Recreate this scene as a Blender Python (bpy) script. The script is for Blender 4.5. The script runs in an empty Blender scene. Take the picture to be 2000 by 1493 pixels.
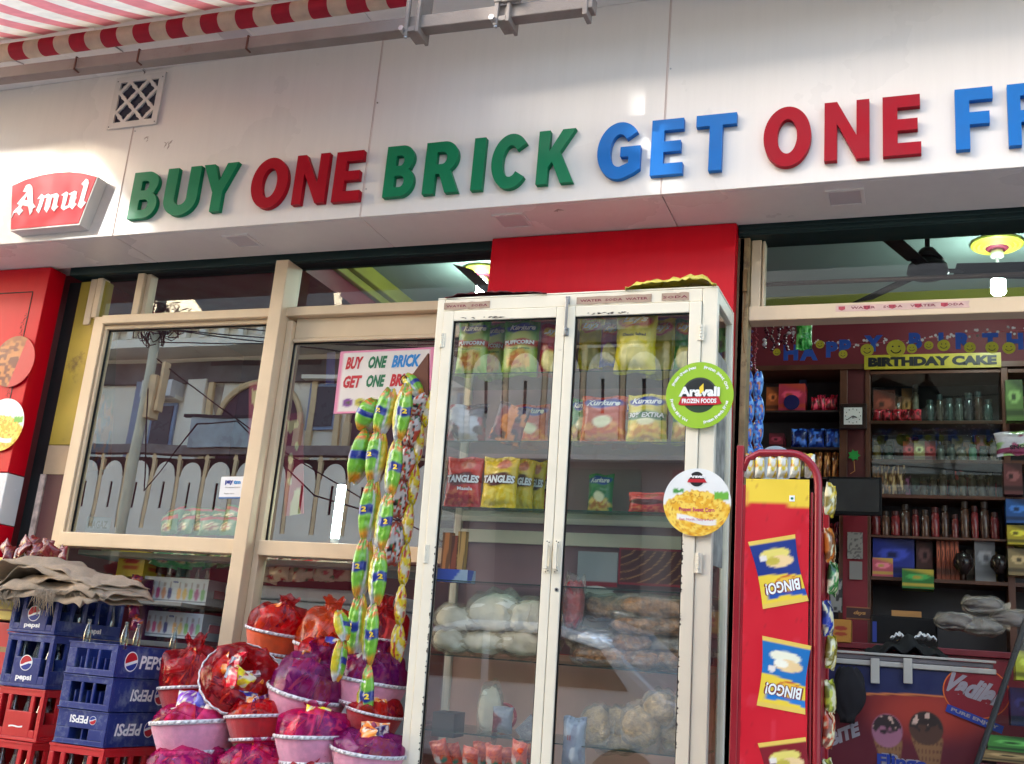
import bpy, math, random
import numpy as np
from mathutils import Vector, Matrix, Euler
random.seed(7); np.random.seed(7)
SC = bpy.context.scene
COL = SC.collection
# ------------------------------------------------------------------ camera, sky, sun, exposure
F_PX = 2127.06
YAW, PIT, ROL = (math.radians(a) for a in (21.36, 15.338, 5.045))
_fwd = Vector((-math.sin(YAW)*math.cos(PIT), math.cos(YAW)*math.cos(PIT), math.sin(PIT)))
_rt = Vector((math.cos(YAW), math.sin(YAW), 0)); _up = _rt.cross(_fwd)
RT = math.cos(ROL)*_rt + math.sin(ROL)*_up
UP = -math.sin(ROL)*_rt + math.cos(ROL)*_up
FW = _fwd
CAMP = Vector((0, 0, 1.6))
cd = bpy.data.cameras.new('camera'); cam = bpy.data.objects.new('camera', cd); COL.objects.link(cam)
cd.sensor_fit = 'HORIZONTAL'; cd.sensor_width = 36; cd.lens = 36*F_PX/2000
cd.clip_start = 0.05; cd.clip_end = 500
cam.matrix_world = Matrix(((RT.x, UP.x, -FW.x, 0), (RT.y, UP.y, -FW.y, 0), (RT.z, UP.z, -FW.z, 1.6), (0, 0, 0, 1)))
SC.camera = cam
SC.view_settings.view_transform = 'Standard'; SC.view_settings.look = 'None'; SC.view_settings.gamma = 1
SC.view_settings.use_curve_mapping = False
SC.view_settings.exposure = 2.8
SUNV = Vector((-0.60, -0.75, 0.27)).normalized()
w = bpy.data.worlds.new('World'); SC.world = w; w.use_nodes = True
nt = w.node_tree; bg = nt.nodes['Background']; sk = nt.nodes.new('ShaderNodeTexSky')
sk.sky_type = 'NISHITA'; sk.sun_disc = False; sk.sun_elevation = math.asin(SUNV.z)
sk.sun_rotation = math.atan2(SUNV.x, SUNV.y); sk.air_density = 1.0; sk.dust_density = 3.0; sk.ozone_density = 1.0
nt.links.new(sk.outputs[0], bg.inputs[0]); bg.inputs[1].default_value = 0.15
sl = bpy.data.lights.new('sun', 'SUN'); so = bpy.data.objects.new('sun', sl); COL.objects.link(so)
sl.energy = 2.0; sl.angle = math.radians(0.3); sl.color = (1, 0.96, 0.9)
so.rotation_euler = (-SUNV).to_track_quat('-Z', 'Y').to_euler(); so.location = (0, 0, 12)

# ------------------------------------------------------------------ pixel -> place on a real plane (photo is 2000 x 1493)
def _ray(x, y): return (x-1000)/F_PX*RT - (y-746.5)/F_PX*UP + FW
def A(x, y, Y): d = _ray(x, y); return CAMP + d*(Y/d.y)
def AX(x, y, X): d = _ray(x, y); return CAMP + d*(X/d.x)
def AZ(x, y, Z): d = _ray(x, y); return CAMP + d*((Z-1.6)/d.z)

# ------------------------------------------------------------------ materials
def S(r, g, b):
    f = lambda c: (c/255/12.92) if c/255 <= 0.04045 else ((c/255+0.055)/1.055)**2.4
    return (f(r), f(g), f(b))
MC = {}
def mat(name, col, rough=0.5, metal=0.0, var=0.08, vs=6.0, bump=0.0, bs=60.0, coat=0.0, spec=0.5, alpha=1.0, dirt=None, ds=3.0, trans=0.0, sheen=0.0, attr=None, streak=0.0):
    if name in MC: return MC[name]
    m = bpy.data.materials.new(name); m.use_nodes = True; n = m.node_tree.nodes; l = m.node_tree.links
    b = n['Principled BSDF']
    b.inputs['Roughness'].default_value = rough; b.inputs['Metallic'].default_value = metal
    b.inputs['Coat Weight'].default_value = coat; b.inputs['Coat Roughness'].default_value = 0.08
    b.inputs['Specular IOR Level'].default_value = spec; b.inputs['Alpha'].default_value = alpha
    b.inputs['Sheen Weight'].default_value = sheen
    tc = n.new('ShaderNodeTexCoord'); geo = tc.outputs['Object']
    if attr:
        at = n.new('ShaderNodeAttribute'); at.attribute_name = attr; base = at.outputs['Color']
    else:
        rg = n.new('ShaderNodeRGB'); rg.outputs[0].default_value = (*col, 1); base = rg.outputs[0]
    if var > 0:
        no = n.new('ShaderNodeTexNoise'); no.inputs['Scale'].default_value = vs; no.inputs['Detail'].default_value = 6
        l.new(geo, no.inputs['Vector'])
        mr = n.new('ShaderNodeMapRange'); mr.inputs[1].default_value = .3; mr.inputs[2].default_value = .7
        mr.inputs[3].default_value = 1-var; mr.inputs[4].default_value = 1+var; l.new(no.outputs[0], mr.inputs[0])
        mx = n.new('ShaderNodeVectorMath'); mx.operation = 'SCALE'; l.new(base, mx.inputs[0]); l.new(mr.outputs[0], mx.inputs['Scale'])
        base = mx.outputs[0]
        mr2 = n.new('ShaderNodeMapRange'); mr2.inputs[1].default_value = .3; mr2.inputs[2].default_value = .7
        mr2.inputs[3].default_value = max(0.02, rough-.08); mr2.inputs[4].default_value = rough+.1
        l.new(no.outputs[0], mr2.inputs[0]); l.new(mr2.outputs[0], b.inputs['Roughness'])
    if dirt:
        no2 = n.new('ShaderNodeTexNoise'); no2.inputs['Scale'].default_value = ds; no2.inputs['Detail'].default_value = 12; no2.inputs['Roughness'].default_value = .75
        l.new(geo, no2.inputs['Vector'])
        m3 = n.new('ShaderNodeMapRange'); m3.inputs[1].default_value = dirt[3]; m3.inputs[2].default_value = dirt[3]+.12; l.new(no2.outputs[0], m3.inputs[0])
        mm = n.new('ShaderNodeMath'); mm.operation = 'MULTIPLY'; mm.inputs[1].default_value = dirt[4]; l.new(m3.outputs[0], mm.inputs[0])
        mi = n.new('ShaderNodeMix'); mi.data_type = 'RGBA'; l.new(mm.outputs[0], mi.inputs[0]); l.new(base, mi.inputs[6]); mi.inputs[7].default_value = (*dirt[:3], 1)
        base = mi.outputs[2]
    if streak > 0:
        mp = n.new('ShaderNodeMapping'); mp.inputs['Scale'].default_value = (9, 9, .7); l.new(geo, mp.inputs['Vector']); n5 = n.new('ShaderNodeTexNoise'); n5.inputs['Scale'].default_value = 1.6; n5.inputs['Detail'].default_value = 9; n5.inputs['Roughness'].default_value = .7; l.new(mp.outputs[0], n5.inputs['Vector'])
        r5 = n.new('ShaderNodeMapRange'); r5.inputs[1].default_value = .42; r5.inputs[2].default_value = .75; r5.inputs[3].default_value = 1; r5.inputs[4].default_value = 1-streak*2.2; l.new(n5.outputs[0], r5.inputs[0])
        x5 = n.new('ShaderNodeVectorMath'); x5.operation = 'SCALE'; l.new(base, x5.inputs[0]); l.new(r5.outputs[0], x5.inputs['Scale']); base = x5.outputs[0]
    l.new(base, b.inputs['Base Color'])
    if bump > 0:
        nb = n.new('ShaderNodeTexNoise'); nb.inputs['Scale'].default_value = bs; nb.inputs['Detail'].default_value = 4; l.new(geo, nb.inputs['Vector'])
        bp = n.new('ShaderNodeBump'); bp.inputs['Strength'].default_value = bump; bp.inputs['Distance'].default_value = .01
        l.new(nb.outputs[0], bp.inputs['Height']); l.new(bp.outputs[0], b.inputs['Normal'])
    if trans > 0:
        out = n['Material Output']; tr = n.new('ShaderNodeBsdfTranslucent'); l.new(base, tr.inputs[0])
        ms = n.new('ShaderNodeMixShader'); ms.inputs[0].default_value = trans
        l.new(b.outputs[0], ms.inputs[1]); l.new(tr.outputs[0], ms.inputs[2]); l.new(ms.outputs[0], out.inputs[0])
    MC[name] = m; return m
def glass(name, tint=(1, 1, 1), ior=1.9, rough=0.0):
    if name in MC: return MC[name]
    m = bpy.data.materials.new(name); m.use_nodes = True; n = m.node_tree.nodes; l = m.node_tree.links
    n.remove(n['Principled BSDF']); out = n['Material Output']
    g = n.new('ShaderNodeNewGeometry'); mr = n.new('ShaderNodeMapRange'); l.new(g.outputs['Backfacing'], mr.inputs[0])
    mr.inputs[3].default_value = ior; mr.inputs[4].default_value = 1/ior
    fr = n.new('ShaderNodeFresnel'); l.new(mr.outputs[0], fr.inputs[0])
    t = n.new('ShaderNodeBsdfTransparent'); t.inputs[0].default_value = (*tint, 1)
    gl = n.new('ShaderNodeBsdfGlossy'); gl.inputs['Roughness'].default_value = rough; tc = n.new('ShaderNodeTexCoord'); nz = n.new('ShaderNodeTexNoise'); nz.inputs['Scale'].default_value = 2.2; nz.inputs['Detail'].default_value = 1; l.new(tc.outputs['Object'], nz.inputs['Vector']); bp = n.new('ShaderNodeBump'); bp.inputs['Strength'].default_value = .15; bp.inputs['Distance'].default_value = .003; l.new(nz.outputs[0], bp.inputs['Height']); l.new(bp.outputs[0], gl.inputs['Normal'])
    ms = n.new('ShaderNodeMixShader'); l.new(fr.outputs[0], ms.inputs[0]); l.new(t.outputs[0], ms.inputs[1]); l.new(gl.outputs[0], ms.inputs[2])
    l.new(ms.outputs[0], out.inputs[0]); MC[name] = m; return m
def film(name, col, op=0.5, rough=0.15):
    """thin coloured cellophane: part see-through, part glossy coloured film"""
    if name in MC: return MC[name]
    m = mat(name, col, rough=rough, var=.2, vs=14, bump=.9, bs=26, coat=.8)
    n = m.node_tree.nodes; l = m.node_tree.links; b = n['Principled BSDF']; out = n['Material Output']
    t = n.new('ShaderNodeBsdfTransparent'); t.inputs[0].default_value = (*[min(1, c*.8+.24) for c in col], 1)
    ms = n.new('ShaderNodeMixShader'); ms.inputs[0].default_value = op
    l.new(t.outputs[0], ms.inputs[1]); l.new(b.outputs[0], ms.inputs[2]); l.new(ms.outputs[0], out.inputs[0]); return m
def emit(name, col, st):
    if name in MC: return MC[name]
    m = bpy.data.materials.new(name); m.use_nodes = True; b = m.node_tree.nodes['Principled BSDF']
    b.inputs['Base Color'].default_value = (*col, 1); b.inputs['Emission Color'].default_value = (*col, 1); b.inputs['Emission Strength'].default_value = st
    MC[name] = m; return m
CREAM = mat('cream_aluminium', S(218, 194, 162), .38, var=.05, bump=.03, streak=.012, dirt=(*S(120, 95, 65), .66, .5), ds=7)
CABM = mat('cabinet_cream_paint', S(236, 226, 204), .35, var=.04, bump=.04, dirt=(*S(110, 85, 60), .64, .55), ds=9)
WHITEP = mat('white_composite_panel', S(226, 218, 212), .3, var=.015, vs=1.2, coat=.08, spec=.35, streak=.022, dirt=(*S(170, 150, 140), .70, .25), ds=2.2)
REDP = mat('red_composite_panel', S(204, 2, 28), .35, var=.03, vs=2, coat=.0, spec=.25, streak=.04)
GREENL = mat('green_acrylic', S(4, 116, 76), .42, spec=.2, var=.05, vs=9, dirt=(*S(60, 130, 100), .62, .2), ds=14)
REDL = mat('red_acrylic', S(158, 0, 26), .42, spec=.15, var=.05, vs=9, dirt=(*S(150, 40, 50), .62, .15), ds=14)
BLUEL = mat('blue_acrylic', S(6, 104, 182), .42, spec=.2, var=.05, vs=9, dirt=(*S(60, 120, 170), .62, .2), ds=14)
PRINT = mat('printed_film', (1, 1, 1), .28, var=.05, vs=15, bump=.25, bs=45, coat=.35, attr='Col')
PAPER = mat('printed_board', (1, 1, 1), .45, var=.05, vs=8, attr='Col')
CARD = mat('printed_carton', (1, 1, 1), .55, var=.06, vs=8, attr='Col')
PANE = glass('window_glass', (.93, .95, .93), 4.0)
CPANE = glass('cabinet_glass', (.95, .97, .96), 2.7)
SHELFG = glass('shelf_glass', (.72, .85, .80), 1.6)
BOTTLE = glass('bottle_glass', (.62, .72, .70), 2.3, .04)
BLACK = mat('black_plastic', S(9, 9, 12), .4, spec=.25)
DARK = mat('dark_gap', S(18, 18, 20), .7)
STEEL = mat('steel', S(170, 170, 172), .3, 1.0, dirt=(*S(90, 70, 55), .6, .4), ds=12)
GALV = mat('old_galvanised_steel', S(136, 124, 116), .65, .2, var=.15, bump=.15, bs=80, dirt=(*S(120, 80, 60), .56, .6), ds=8)
BLUEC = mat('blue_crate_plastic', S(30, 48, 118), .42, var=.15, vs=5, bump=.08, dirt=(*S(112, 122, 146), .50, .75), ds=9)
REDC = mat('red_crate_plastic', S(196, 26, 36), .42, var=.12, vs=5, bump=.08, dirt=(*S(150, 70, 70), .55, .5), ds=9)
WHITE = mat('white_ink', S(228, 228, 226), .5, var=.04)
WOOD = mat('brown_wood', S(96, 52, 30), .45, var=.2, vs=9, bump=.1)
YELW = mat('yellow_pillar_paint', S(176, 150, 50), .6, var=.15, vs=4, dirt=(*S(90, 60, 40), .58, .7), ds=5)
def ink(name, r, g, b, rough=.45): return mat(name, S(r, g, b), rough, var=.05)

# ------------------------------------------------------------------ mesh helper
class M:
    def __init__(s): s.v = []; s.f = []; s.mi = []; s.c = None
    def add(s, vs, fs, mi=0):
        o = len(s.v); s.v += [tuple(p) for p in vs]; s.f += [tuple(i+o for i in f) for f in fs]; s.mi += [mi]*len(fs); return s
    def box(s, x0, x1, y0, y1, z0, z1, mi=0):
        return s.add([(x0, y0, z0), (x1, y0, z0), (x1, y1, z0), (x0, y1, z0), (x0, y0, z1), (x1, y0, z1), (x1, y1, z1), (x0, y1, z1)],
                     [(0, 3, 2, 1), (4, 5, 6, 7), (0, 1, 5, 4), (1, 2, 6, 5), (2, 3, 7, 6), (3, 0, 4, 7)], mi)
    def prism(s, poly, y0, y1, mi=0):
        """poly in XZ extruded along Y (y0 front)"""
        n = len(poly); vs = [(x, y0, z) for x, z in poly]+[(x, y1, z) for x, z in poly]
        return s.add(vs, [tuple(range(n)), tuple(range(2*n-1, n-1, -1))]+[(i, i+n, (i+1) % n+n, (i+1) % n) for i in range(n)], mi)
    def slab(s, poly, z0, z1, mi=0):
        n = len(poly); vs = [(x, y, z0) for x, y in poly]+[(x, y, z1) for x, y in poly]
        return s.add(vs, [tuple(range(n-1, -1, -1)), tuple(range(n, 2*n))]+[(i, (i+1) % n, (i+1) % n+n, i+n) for i in range(n)], mi)
    def tube(s, pts, r, n=8, mi=0, cap=True):
        pts = [Vector(p) for p in pts]; rs = r if isinstance(r, (list, tuple)) else [r]*len(pts); base = len(s.v)
        ref = None
        for i, p in enumerate(pts):
            d = (pts[min(i+1, len(pts)-1)]-pts[max(i-1, 0)]).normalized()
            if ref is None: ref = Vector((0, 0, 1)) if abs(d.z) < .9 else Vector((1, 0, 0))
            a = d.cross(ref).normalized(); b = a.cross(d); ref = b
            for k in range(n):
                t = 2*math.pi*k/n; s.v.append(tuple(p+rs[i]*(math.cos(t)*a+math.sin(t)*b)))
        for i in range(len(pts)-1):
            for k in range(n):
                k2 = (k+1) % n; s.f.append((base+i*n+k, base+i*n+k2, base+(i+1)*n+k2, base+(i+1)*n+k)); s.mi.append(mi)
        if cap:
            s.f.append(tuple(base+k for k in range(n-1, -1, -1))); s.f.append(tuple(base+(len(pts)-1)*n+k for k in range(n))); s.mi += [mi, mi]
        return s
    def lathe(s, prof, n=24, c=(0, 0, 0), mi=0, cap=True):
        base = len(s.v)
        for r, z in prof:
            for k in range(n):
                t = 2*math.pi*k/n; s.v.append((c[0]+r*math.cos(t), c[1]+r*math.sin(t), c[2]+z))
        for i in range(len(prof)-1):
            for k in range(n):
                k2 = (k+1) % n; s.f.append((base+i*n+k, base+i*n+k2, base+(i+1)*n+k2, base+(i+1)*n+k)); s.mi.append(mi)
        if cap:
            s.f.append(tuple(base+k for k in range(n-1, -1, -1))); s.f.append(tuple(base+(len(prof)-1)*n+k for k in range(n))); s.mi += [mi, mi]
        return s
    def disc(s, c, r, y0, y1, n=40, mi=0):
        return s.prism([(c[0]+r*math.cos(2*math.pi*k/n), c[1]+r*math.sin(2*math.pi*k/n)) for k in range(n)], y0, y1, mi)
    def xf(s, mtx):
        s.v = [tuple(mtx @ Vector(p)) for p in s.v]; return s
    def join(s, o, dmi=0):
        b = len(s.v); s.v += o.v; s.f += [tuple(i+b for i in f) for f in o.f]; s.mi += [k+dmi for k in o.mi]; return s
def build(name, m, mats, parent=None, smooth=False, bevel=0.0, off=None, label=None):
    me = bpy.data.meshes.new(name)
    if off is None:
        off = Vector((0, 0, 0)); q = parent
        while q is not None:
            if '_org' in q: off = Vector(q['_org']); break
            q = q.parent
    v = np.array(m.v, float).reshape(-1, 3)-np.array(off)
    me.from_pydata(v.tolist(), [], m.f)
    if not isinstance(mats, (list, tuple)): mats = [mats]
    for x in mats: me.materials.append(x)
    me.polygons.foreach_set('material_index', np.minimum(np.array(m.mi, dtype=np.int32), len(mats)-1))
    if smooth: me.polygons.foreach_set('use_smooth', [True]*len(m.f))
    if m.c is not None:
        a = me.color_attributes.new('Col', 'FLOAT_COLOR', 'POINT')
        c = np.ones((len(m.v), 4)); c[:, :3] = np.array(m.c).reshape(-1, 3); a.data.foreach_set('color', c.ravel())
    me.update()
    o = bpy.data.objects.new(name, me); COL.objects.link(o)
    if parent is not None: o.parent = parent
    if bevel > 0:
        b = o.modifiers.new('bevel', 'BEVEL'); b.width = bevel; b.segments = 2; b.limit_method = 'ANGLE'; b.harden_normals = False
    if label: o['label'] = label
    return o
def tag(o, label=None, cat=None, group=None, kind=None):
    if label: o['label'] = label
    if cat: o['category'] = cat
    if group: o['group'] = group
    if kind: o['kind'] = kind
    return o
def thing(name, label, cat, loc=(0, 0, 0), rot=(0, 0, 0), group=None, world=False):
    """Empty at the base. world=True: parts are given in world coordinates."""
    o = bpy.data.objects.new(name, None); COL.objects.link(o); o.location = loc; o.rotation_euler = rot
    o.empty_display_size = .05
    if world: o['_org'] = tuple(loc)
    return tag(o, label, cat, group)
def cp(root, loc, rot=None, label=None, group=None, scale=None):
    def rec(o, par):
        c = o.copy(); COL.objects.link(c)
        if par is not None: c.parent = par
        for ch in o.children: rec(ch, c)
        return c
    r = rec(root, None); r.location = loc
    if rot is not None: r.rotation_euler = rot
    if scale is not None: r.scale = scale if isinstance(scale, (tuple, list)) else (scale,)*3
    if label: r['label'] = label
    if group: r['group'] = group
    return r

# ------------------------------------------------------------------ text
TC = {}
def text2d(s, bold=0.0, shear=0.0, res=3, sp=1.0):
    k = (s, bold, shear, res, sp)
    if k in TC: return TC[k]
    cu = bpy.data.curves.new('t', 'FONT'); cu.body = s; cu.size = 1; cu.offset = bold; cu.shear = shear; cu.resolution_u = res; cu.space_character = sp
    cu.fill_mode = 'FRONT'
    o = bpy.data.objects.new('t', cu); COL.objects.link(o)
    bpy.context.view_layer.update()
    me = bpy.data.meshes.new_from_object(o.evaluated_get(bpy.context.evaluated_depsgraph_get()))
    vs = np.array([tuple(v.co) for v in me.vertices]).reshape(-1, 3); fs = [tuple(p.vertices) for p in me.polygons]
    bpy.data.objects.remove(o); bpy.data.curves.remove(cu); bpy.data.meshes.remove(me)
    if len(vs):
        mn = vs.min(0); mx = vs.max(0); vs = vs[:, :2]-mn[:2]; wh = (mx-mn)[:2]
    else: wh = np.array([1, 1.])
    TC[k] = (vs, fs, wh); return TC[k]
def text(m, s, cx, cz, h, y=0.0, width=None, bold=0.0, shear=0.0, mi=0, f=None, ang=0.0, res=3, th=0.0, flip=False, sp=1.0):
    """adds text to mesh m in the XZ plane facing -Y, centred on (cx, cz)"""
    vs, fs, wh = text2d(s, bold, shear, res, sp)
    if not len(vs): return
    sc = h/wh[1]; sx = sc if width is None else width/wh[0]
    X = (vs[:, 0]-wh[0]/2)*sx; Z = (vs[:, 1]-wh[1]/2)*sc
    if flip: X = -X
    c, s_ = math.cos(ang), math.sin(ang)
    X, Z = cx+X*c-Z*s_, cz+X*s_+Z*c
    pts = [(x, (f(x, z) if f else y), z) for x, z in zip(X, Z)]
    if flip: fs = [t[::-1] for t in fs]
    m.add(pts, fs, mi)
    if th > 0:
        ed = {}
        for t in fs:
            for i in range(len(t)):
                a, b = t[i], t[(i+1) % len(t)]; ed[(a, b)] = 1
        o = len(m.v); m.v += [(p[0], p[1]+th, p[2]) for p in pts]; b0 = o-len(pts)
        for a, b in ed:
            if (b, a) not in ed: m.f.append((b0+b, b0+a, o+a, o+b)); m.mi.append(mi)

# ------------------------------------------------------------------ printed surfaces
def rgb(*c): return np.array(S(*c))
def lerp(a, b, t): return a*(1-t[..., None])+b*t[..., None]
def sm(x, e0, e1): t = np.clip((x-e0)/(e1-e0), 0, 1); return t*t*(3-2*t)
def vnoise(U, V, fx, fy, seed=0):
    r = np.random.RandomState(seed); g = r.rand(64, 64)
    x = U*fx; y = V*fy; xi = np.floor(x).astype(int); yi = np.floor(y).astype(int); fx_ = x-xi; fy_ = y-yi
    fx_ = fx_*fx_*(3-2*fx_); fy_ = fy_*fy_*(3-2*fy_)
    a = g[xi % 64, yi % 64]; b = g[(xi+1) % 64, yi % 64]; c = g[xi % 64, (yi+1) % 64]; d = g[(xi+1) % 64, (yi+1) % 64]
    return (a*(1-fx_)+b*fx_)*(1-fy_)+(c*(1-fx_)+d*fx_)*fy_
_G = {}
def sn(x, y, seed=0):
    g = _G.get(seed)
    if g is None: g = _G[seed] = np.random.RandomState(seed).rand(64, 64).tolist()
    xi = math.floor(x); yi = math.floor(y); fx = x-xi; fy = y-yi; fx = fx*fx*(3-2*fx); fy = fy*fy*(3-2*fy)
    r0 = g[xi % 64]; r1 = g[(xi+1) % 64]; a = r0[yi % 64]; b = r1[yi % 64]; c = r0[(yi+1) % 64]; d = r1[(yi+1) % 64]
    return (a*(1-fx)+b*fx)*(1-fy)+(c*(1-fx)+d*fx)*fy
def blob(c, U, V, u0, v0, ru, rv, col, soft=.12):
    d = np.sqrt(((U-u0)/ru)**2+((V-v0)/rv)**2); return lerp(c, rgb(*col), 1-sm(d, 1-soft, 1+soft))
def band(c, x, a, b, col, soft=.012):
    return lerp(c, rgb(*col), sm(x, a-soft, a+soft)*(1-sm(x, b-soft, b+soft)))
def solid(U, col): return np.ones(U.shape+(3,))*rgb(*col)
def snack(c, U, V, u0, v0, ru, rv, col1, col2, seed=1):
    d = np.sqrt(((U-u0)/ru)**2+((V-v0)/rv)**2); n = vnoise(U, V, 14, 18, seed)
    k = (1-sm(d+0.5*(n-.5), .8, 1.1)); c2 = lerp(solid(U, col1), rgb(*col2), sm(n, .35, .65)); return c*(1-k[..., None])+c2*k[..., None]

def pillow(w, h, d, design, nu=22, nv=30, seed=0, crimp=.07, power=2.4, side=0.0, wr=1.0, spin=0.0):
    """filled packet: origin at bottom centre, front faces -Y. Returns M and its front height function."""
    r = np.random.RandomState(seed); ph = r.rand(8)*6.28
    u = np.linspace(0, 1, nu); v = np.linspace(0, 1, nv); U, V = np.meshgrid(u, v)
    def H(U, V):
        e = np.clip(1-np.abs(2*U-1)**power, 0, 1)**.55
        vv = np.clip((V-crimp)/(1-2*crimp), 0, 1); f = np.clip(1-np.abs(2*vv-1)**(power*1.3), 0, 1)**.6
        g = d/2*e*f
        k = np.exp(-np.abs(V-crimp)*9)+np.exp(-np.abs(1-crimp-V)*9)
        g = g+wr*.0035*(h/.2)*k*np.sin(U*34+ph[0]+3*np.sin(V*9))*e
        g = g+wr*.002*(h/.2)*np.sin(U*11+V*17+ph[1])*np.sin(V*23-U*9+ph[2])*e*np.clip(f*3, 0, 1)
        return g+.0012
    def shape(U, V):
        pin = (1-.07*np.exp(-((V-.5)/.33)**2)*(1 if power < 4 else .2))*(1-spin*np.abs(2*V-1)**2.0)
        x = (U-.5)*w*pin*(1+.012*np.sin(V*26+ph[3])); z = V*h*(1-.0)+.004*np.sin(U*9+ph[4])*(h/.2)
        return x+side*h*(V-.5)**2, z
    Xc, Zc = shape(U, V); m = M(); Hf = H(U, V)
    fr = np.stack([Xc, -Hf, Zc], -1).reshape(-1, 3); bk = np.stack([Xc, Hf*.8, Zc], -1).reshape(-1, 3)
    m.v = [tuple(p) for p in fr]+[tuple(p) for p in bk]; N = nu*nv
    for j in range(nv-1):
        for i in range(nu-1):
            a = j*nu+i; m.f.append((a, a+1, a+nu+1, a+nu)); m.f.append((N+a, N+a+nu, N+a+nu+1, N+a+1))
    per = [i for i in range(nu)]+[j*nu+nu-1 for j in range(1, nv)]+[(nv-1)*nu+i for i in range(nu-2, -1, -1)]+[j*nu for j in range(nv-2, 0, -1)]
    for i in range(len(per)): a, b = per[i], per[(i+1) % len(per)]; m.f.append((b, a, N+a, N+b))
    m.mi = [0]*len(m.f); c = design(U, V).reshape(-1, 3); m.c = np.concatenate([c, c])
    def surf(x, z):
        V_ = np.array([min(max(z/h, 0), 1)]); pin = 1-.07*math.exp(-((V_[0]-.5)/.33)**2)*(1 if power < 4 else .2)
        pin *= 1-spin*abs(2*V_[0]-1)**2; U_ = np.array([min(max(x/(w*pin)+.5, 0.02), .98)]); return float(-H(U_, V_)[0]-.0030)
    return m, surf
def sheet(w, h, design, nu=40, nv=50, th=.003):
    """flat printed board, origin bottom centre, facing -Y"""
    u = np.linspace(0, 1, nu); v = np.linspace(0, 1, nv); U, V = np.meshgrid(u, v); m = M(); N = nu*nv
    p = np.stack([(U-.5)*w, 0*U, V*h], -1).reshape(-1, 3)
    m.v = [tuple(q) for q in p]+[(q[0], th, q[2]) for q in p]
    for j in range(nv-1):
        for i in range(nu-1): a = j*nu+i; m.f.append((a, a+1, a+nu+1, a+nu))
    per = [i for i in range(nu)]+[j*nu+nu-1 for j in range(1, nv)]+[(nv-1)*nu+i for i in range(nu-2, -1, -1)]+[j*nu for j in range(nv-2, 0, -1)]
    for i in range(len(per)): a, b = per[i], per[(i+1) % len(per)]; m.f.append((b, a, N+a, N+b))
    m.f.append(tuple(N+k for k in reversed(per))); m.mi = [0]*len(m.f)
    c = design(U, V).reshape(-1, 3); m.c = np.concatenate([c, c]); return m
def carton(w, d, h, design, side=None, top=None, n=14):
    """box with printed front; origin bottom centre"""
    m = M(); c = []
    u = np.linspace(0, 1, n); U, V = np.meshgrid(u, u)
    def face(f, col):
        b = len(m.v); m.v.extend([tuple(q) for q in f(U, V).reshape(-1, 3)]); c.append(np.broadcast_to(col, U.shape+(3,)).reshape(-1, 3))
        for j in range(n-1):
            for i in range(n-1): a = b+j*n+i; m.f.append((a, a+1, a+n+1, a+n))
    fr = design(U, V); sd = fr if side is None else solid(U, side); tp = sd if top is None else solid(U, top)
    st = lambda x, y, z: np.stack(np.broadcast_arrays(x, y, z), -1)
    face(lambda U, V: st((U-.5)*w, 0*U, V*h), fr); face(lambda U, V: st((.5-U)*w, d+0*U, V*h), fr)
    face(lambda U, V: st(w/2+0*U, U*d, V*h), sd); face(lambda U, V: st(-w/2+0*U, (1-U)*d, V*h), sd)
    face(lambda U, V: st((U-.5)*w, V*d, h+0*U), tp); face(lambda U, V: st((U-.5)*w, (1-V)*d, 0*U), tp)
    m.mi = [0]*len(m.f); m.c = np.concatenate(c); return m

# ================================================================== THE GROUND AND THE SHOP BUILDING
YF, YR, ZS, YW = 4.08, 4.44, 3.609, 4.50      # fascia face, back of soffit, soffit height, window plane
ASPH = mat('asphalt', (.11, .105, .10), .85, var=.25, vs=3, bump=.4, bs=90)
CONC = mat('pale_concrete', (.46, .44, .42), .8, var=.15, vs=2, bump=.2, bs=40)
tag(build('ground', M().box(-60, 60, -60, 60, -.3, 0), CONC), kind='structure')
tag(build('road', M().box(-60, 60, -5.2, 1.8, 0.0, .004), ASPH), kind='structure')
m = M().box(-60, 60, 1.8, 2.0, 0, .14); tag(build('kerb', m, CONC, bevel=.01), kind='structure')
tag(build('pavement', M().box(-60, 60, 2.0, 3.0, 0, .13), CONC), kind='structure')
shop = thing('shop_building', 'white and red shop front with a deep white sign band and cream framed windows', 'shop', (-2, 4.5, 0), world=True)
build('plinth', M().box(-8, 5, 3.0, 4.42, 0, .80), CONC, shop, bevel=.01)
FLOORM = mat('shop_floor_tiles', S(84, 70, 66), .35, var=.1, vs=3)
build('floor', M().box(-5, 3.2, 4.42, 6.6, 0, .80), FLOORM, shop)
MAROON = mat('maroon_wall_paint', S(116, 28, 42), .55, var=.08, vs=2)
CEILM = mat('pale_ceiling_paint', S(130, 148, 142), .6, var=.04, vs=2)
build('back_wall', M().box(-5, 3.2, 6.6, 6.75, .8, 4.05), MAROON, shop)
build('side_wall', M().box(-5, -4.75, 4.6, 6.6, .8, 4.05), MAROON, shop)
build('side_wall', M().box(3.0, 3.2, 4.6, 6.6, .8, 4.05), MAROON, shop)
build('ceiling', M().box(-5, 3.2, 4.6, 6.75, 4.05, 4.2), CEILM, shop)
build('bulkhead', M().box(-4.75, -3.32, 4.62, 6.6, 3.78, 4.05), mat('dark_red_beam', S(110, 24, 40), .4, var=.05), shop)
LIME = mat('lime_cornice_paint', S(130, 130, 36), .5, var=.08)
m = M(); m.box(-3.32, 3.0, 6.52, 6.6, 3.95, 4.05); m.box(-3.32, 3.0, 6.56, 6.598, 3.90, 3.948)
m.box(-3.319, -3.24, 4.62, 6.518, 3.95, 4.049); m.box(-3.318, -3.28, 4.62, 6.518, 3.90, 3.948)
build('cornice', m, LIME, shop, bevel=.006)
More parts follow.
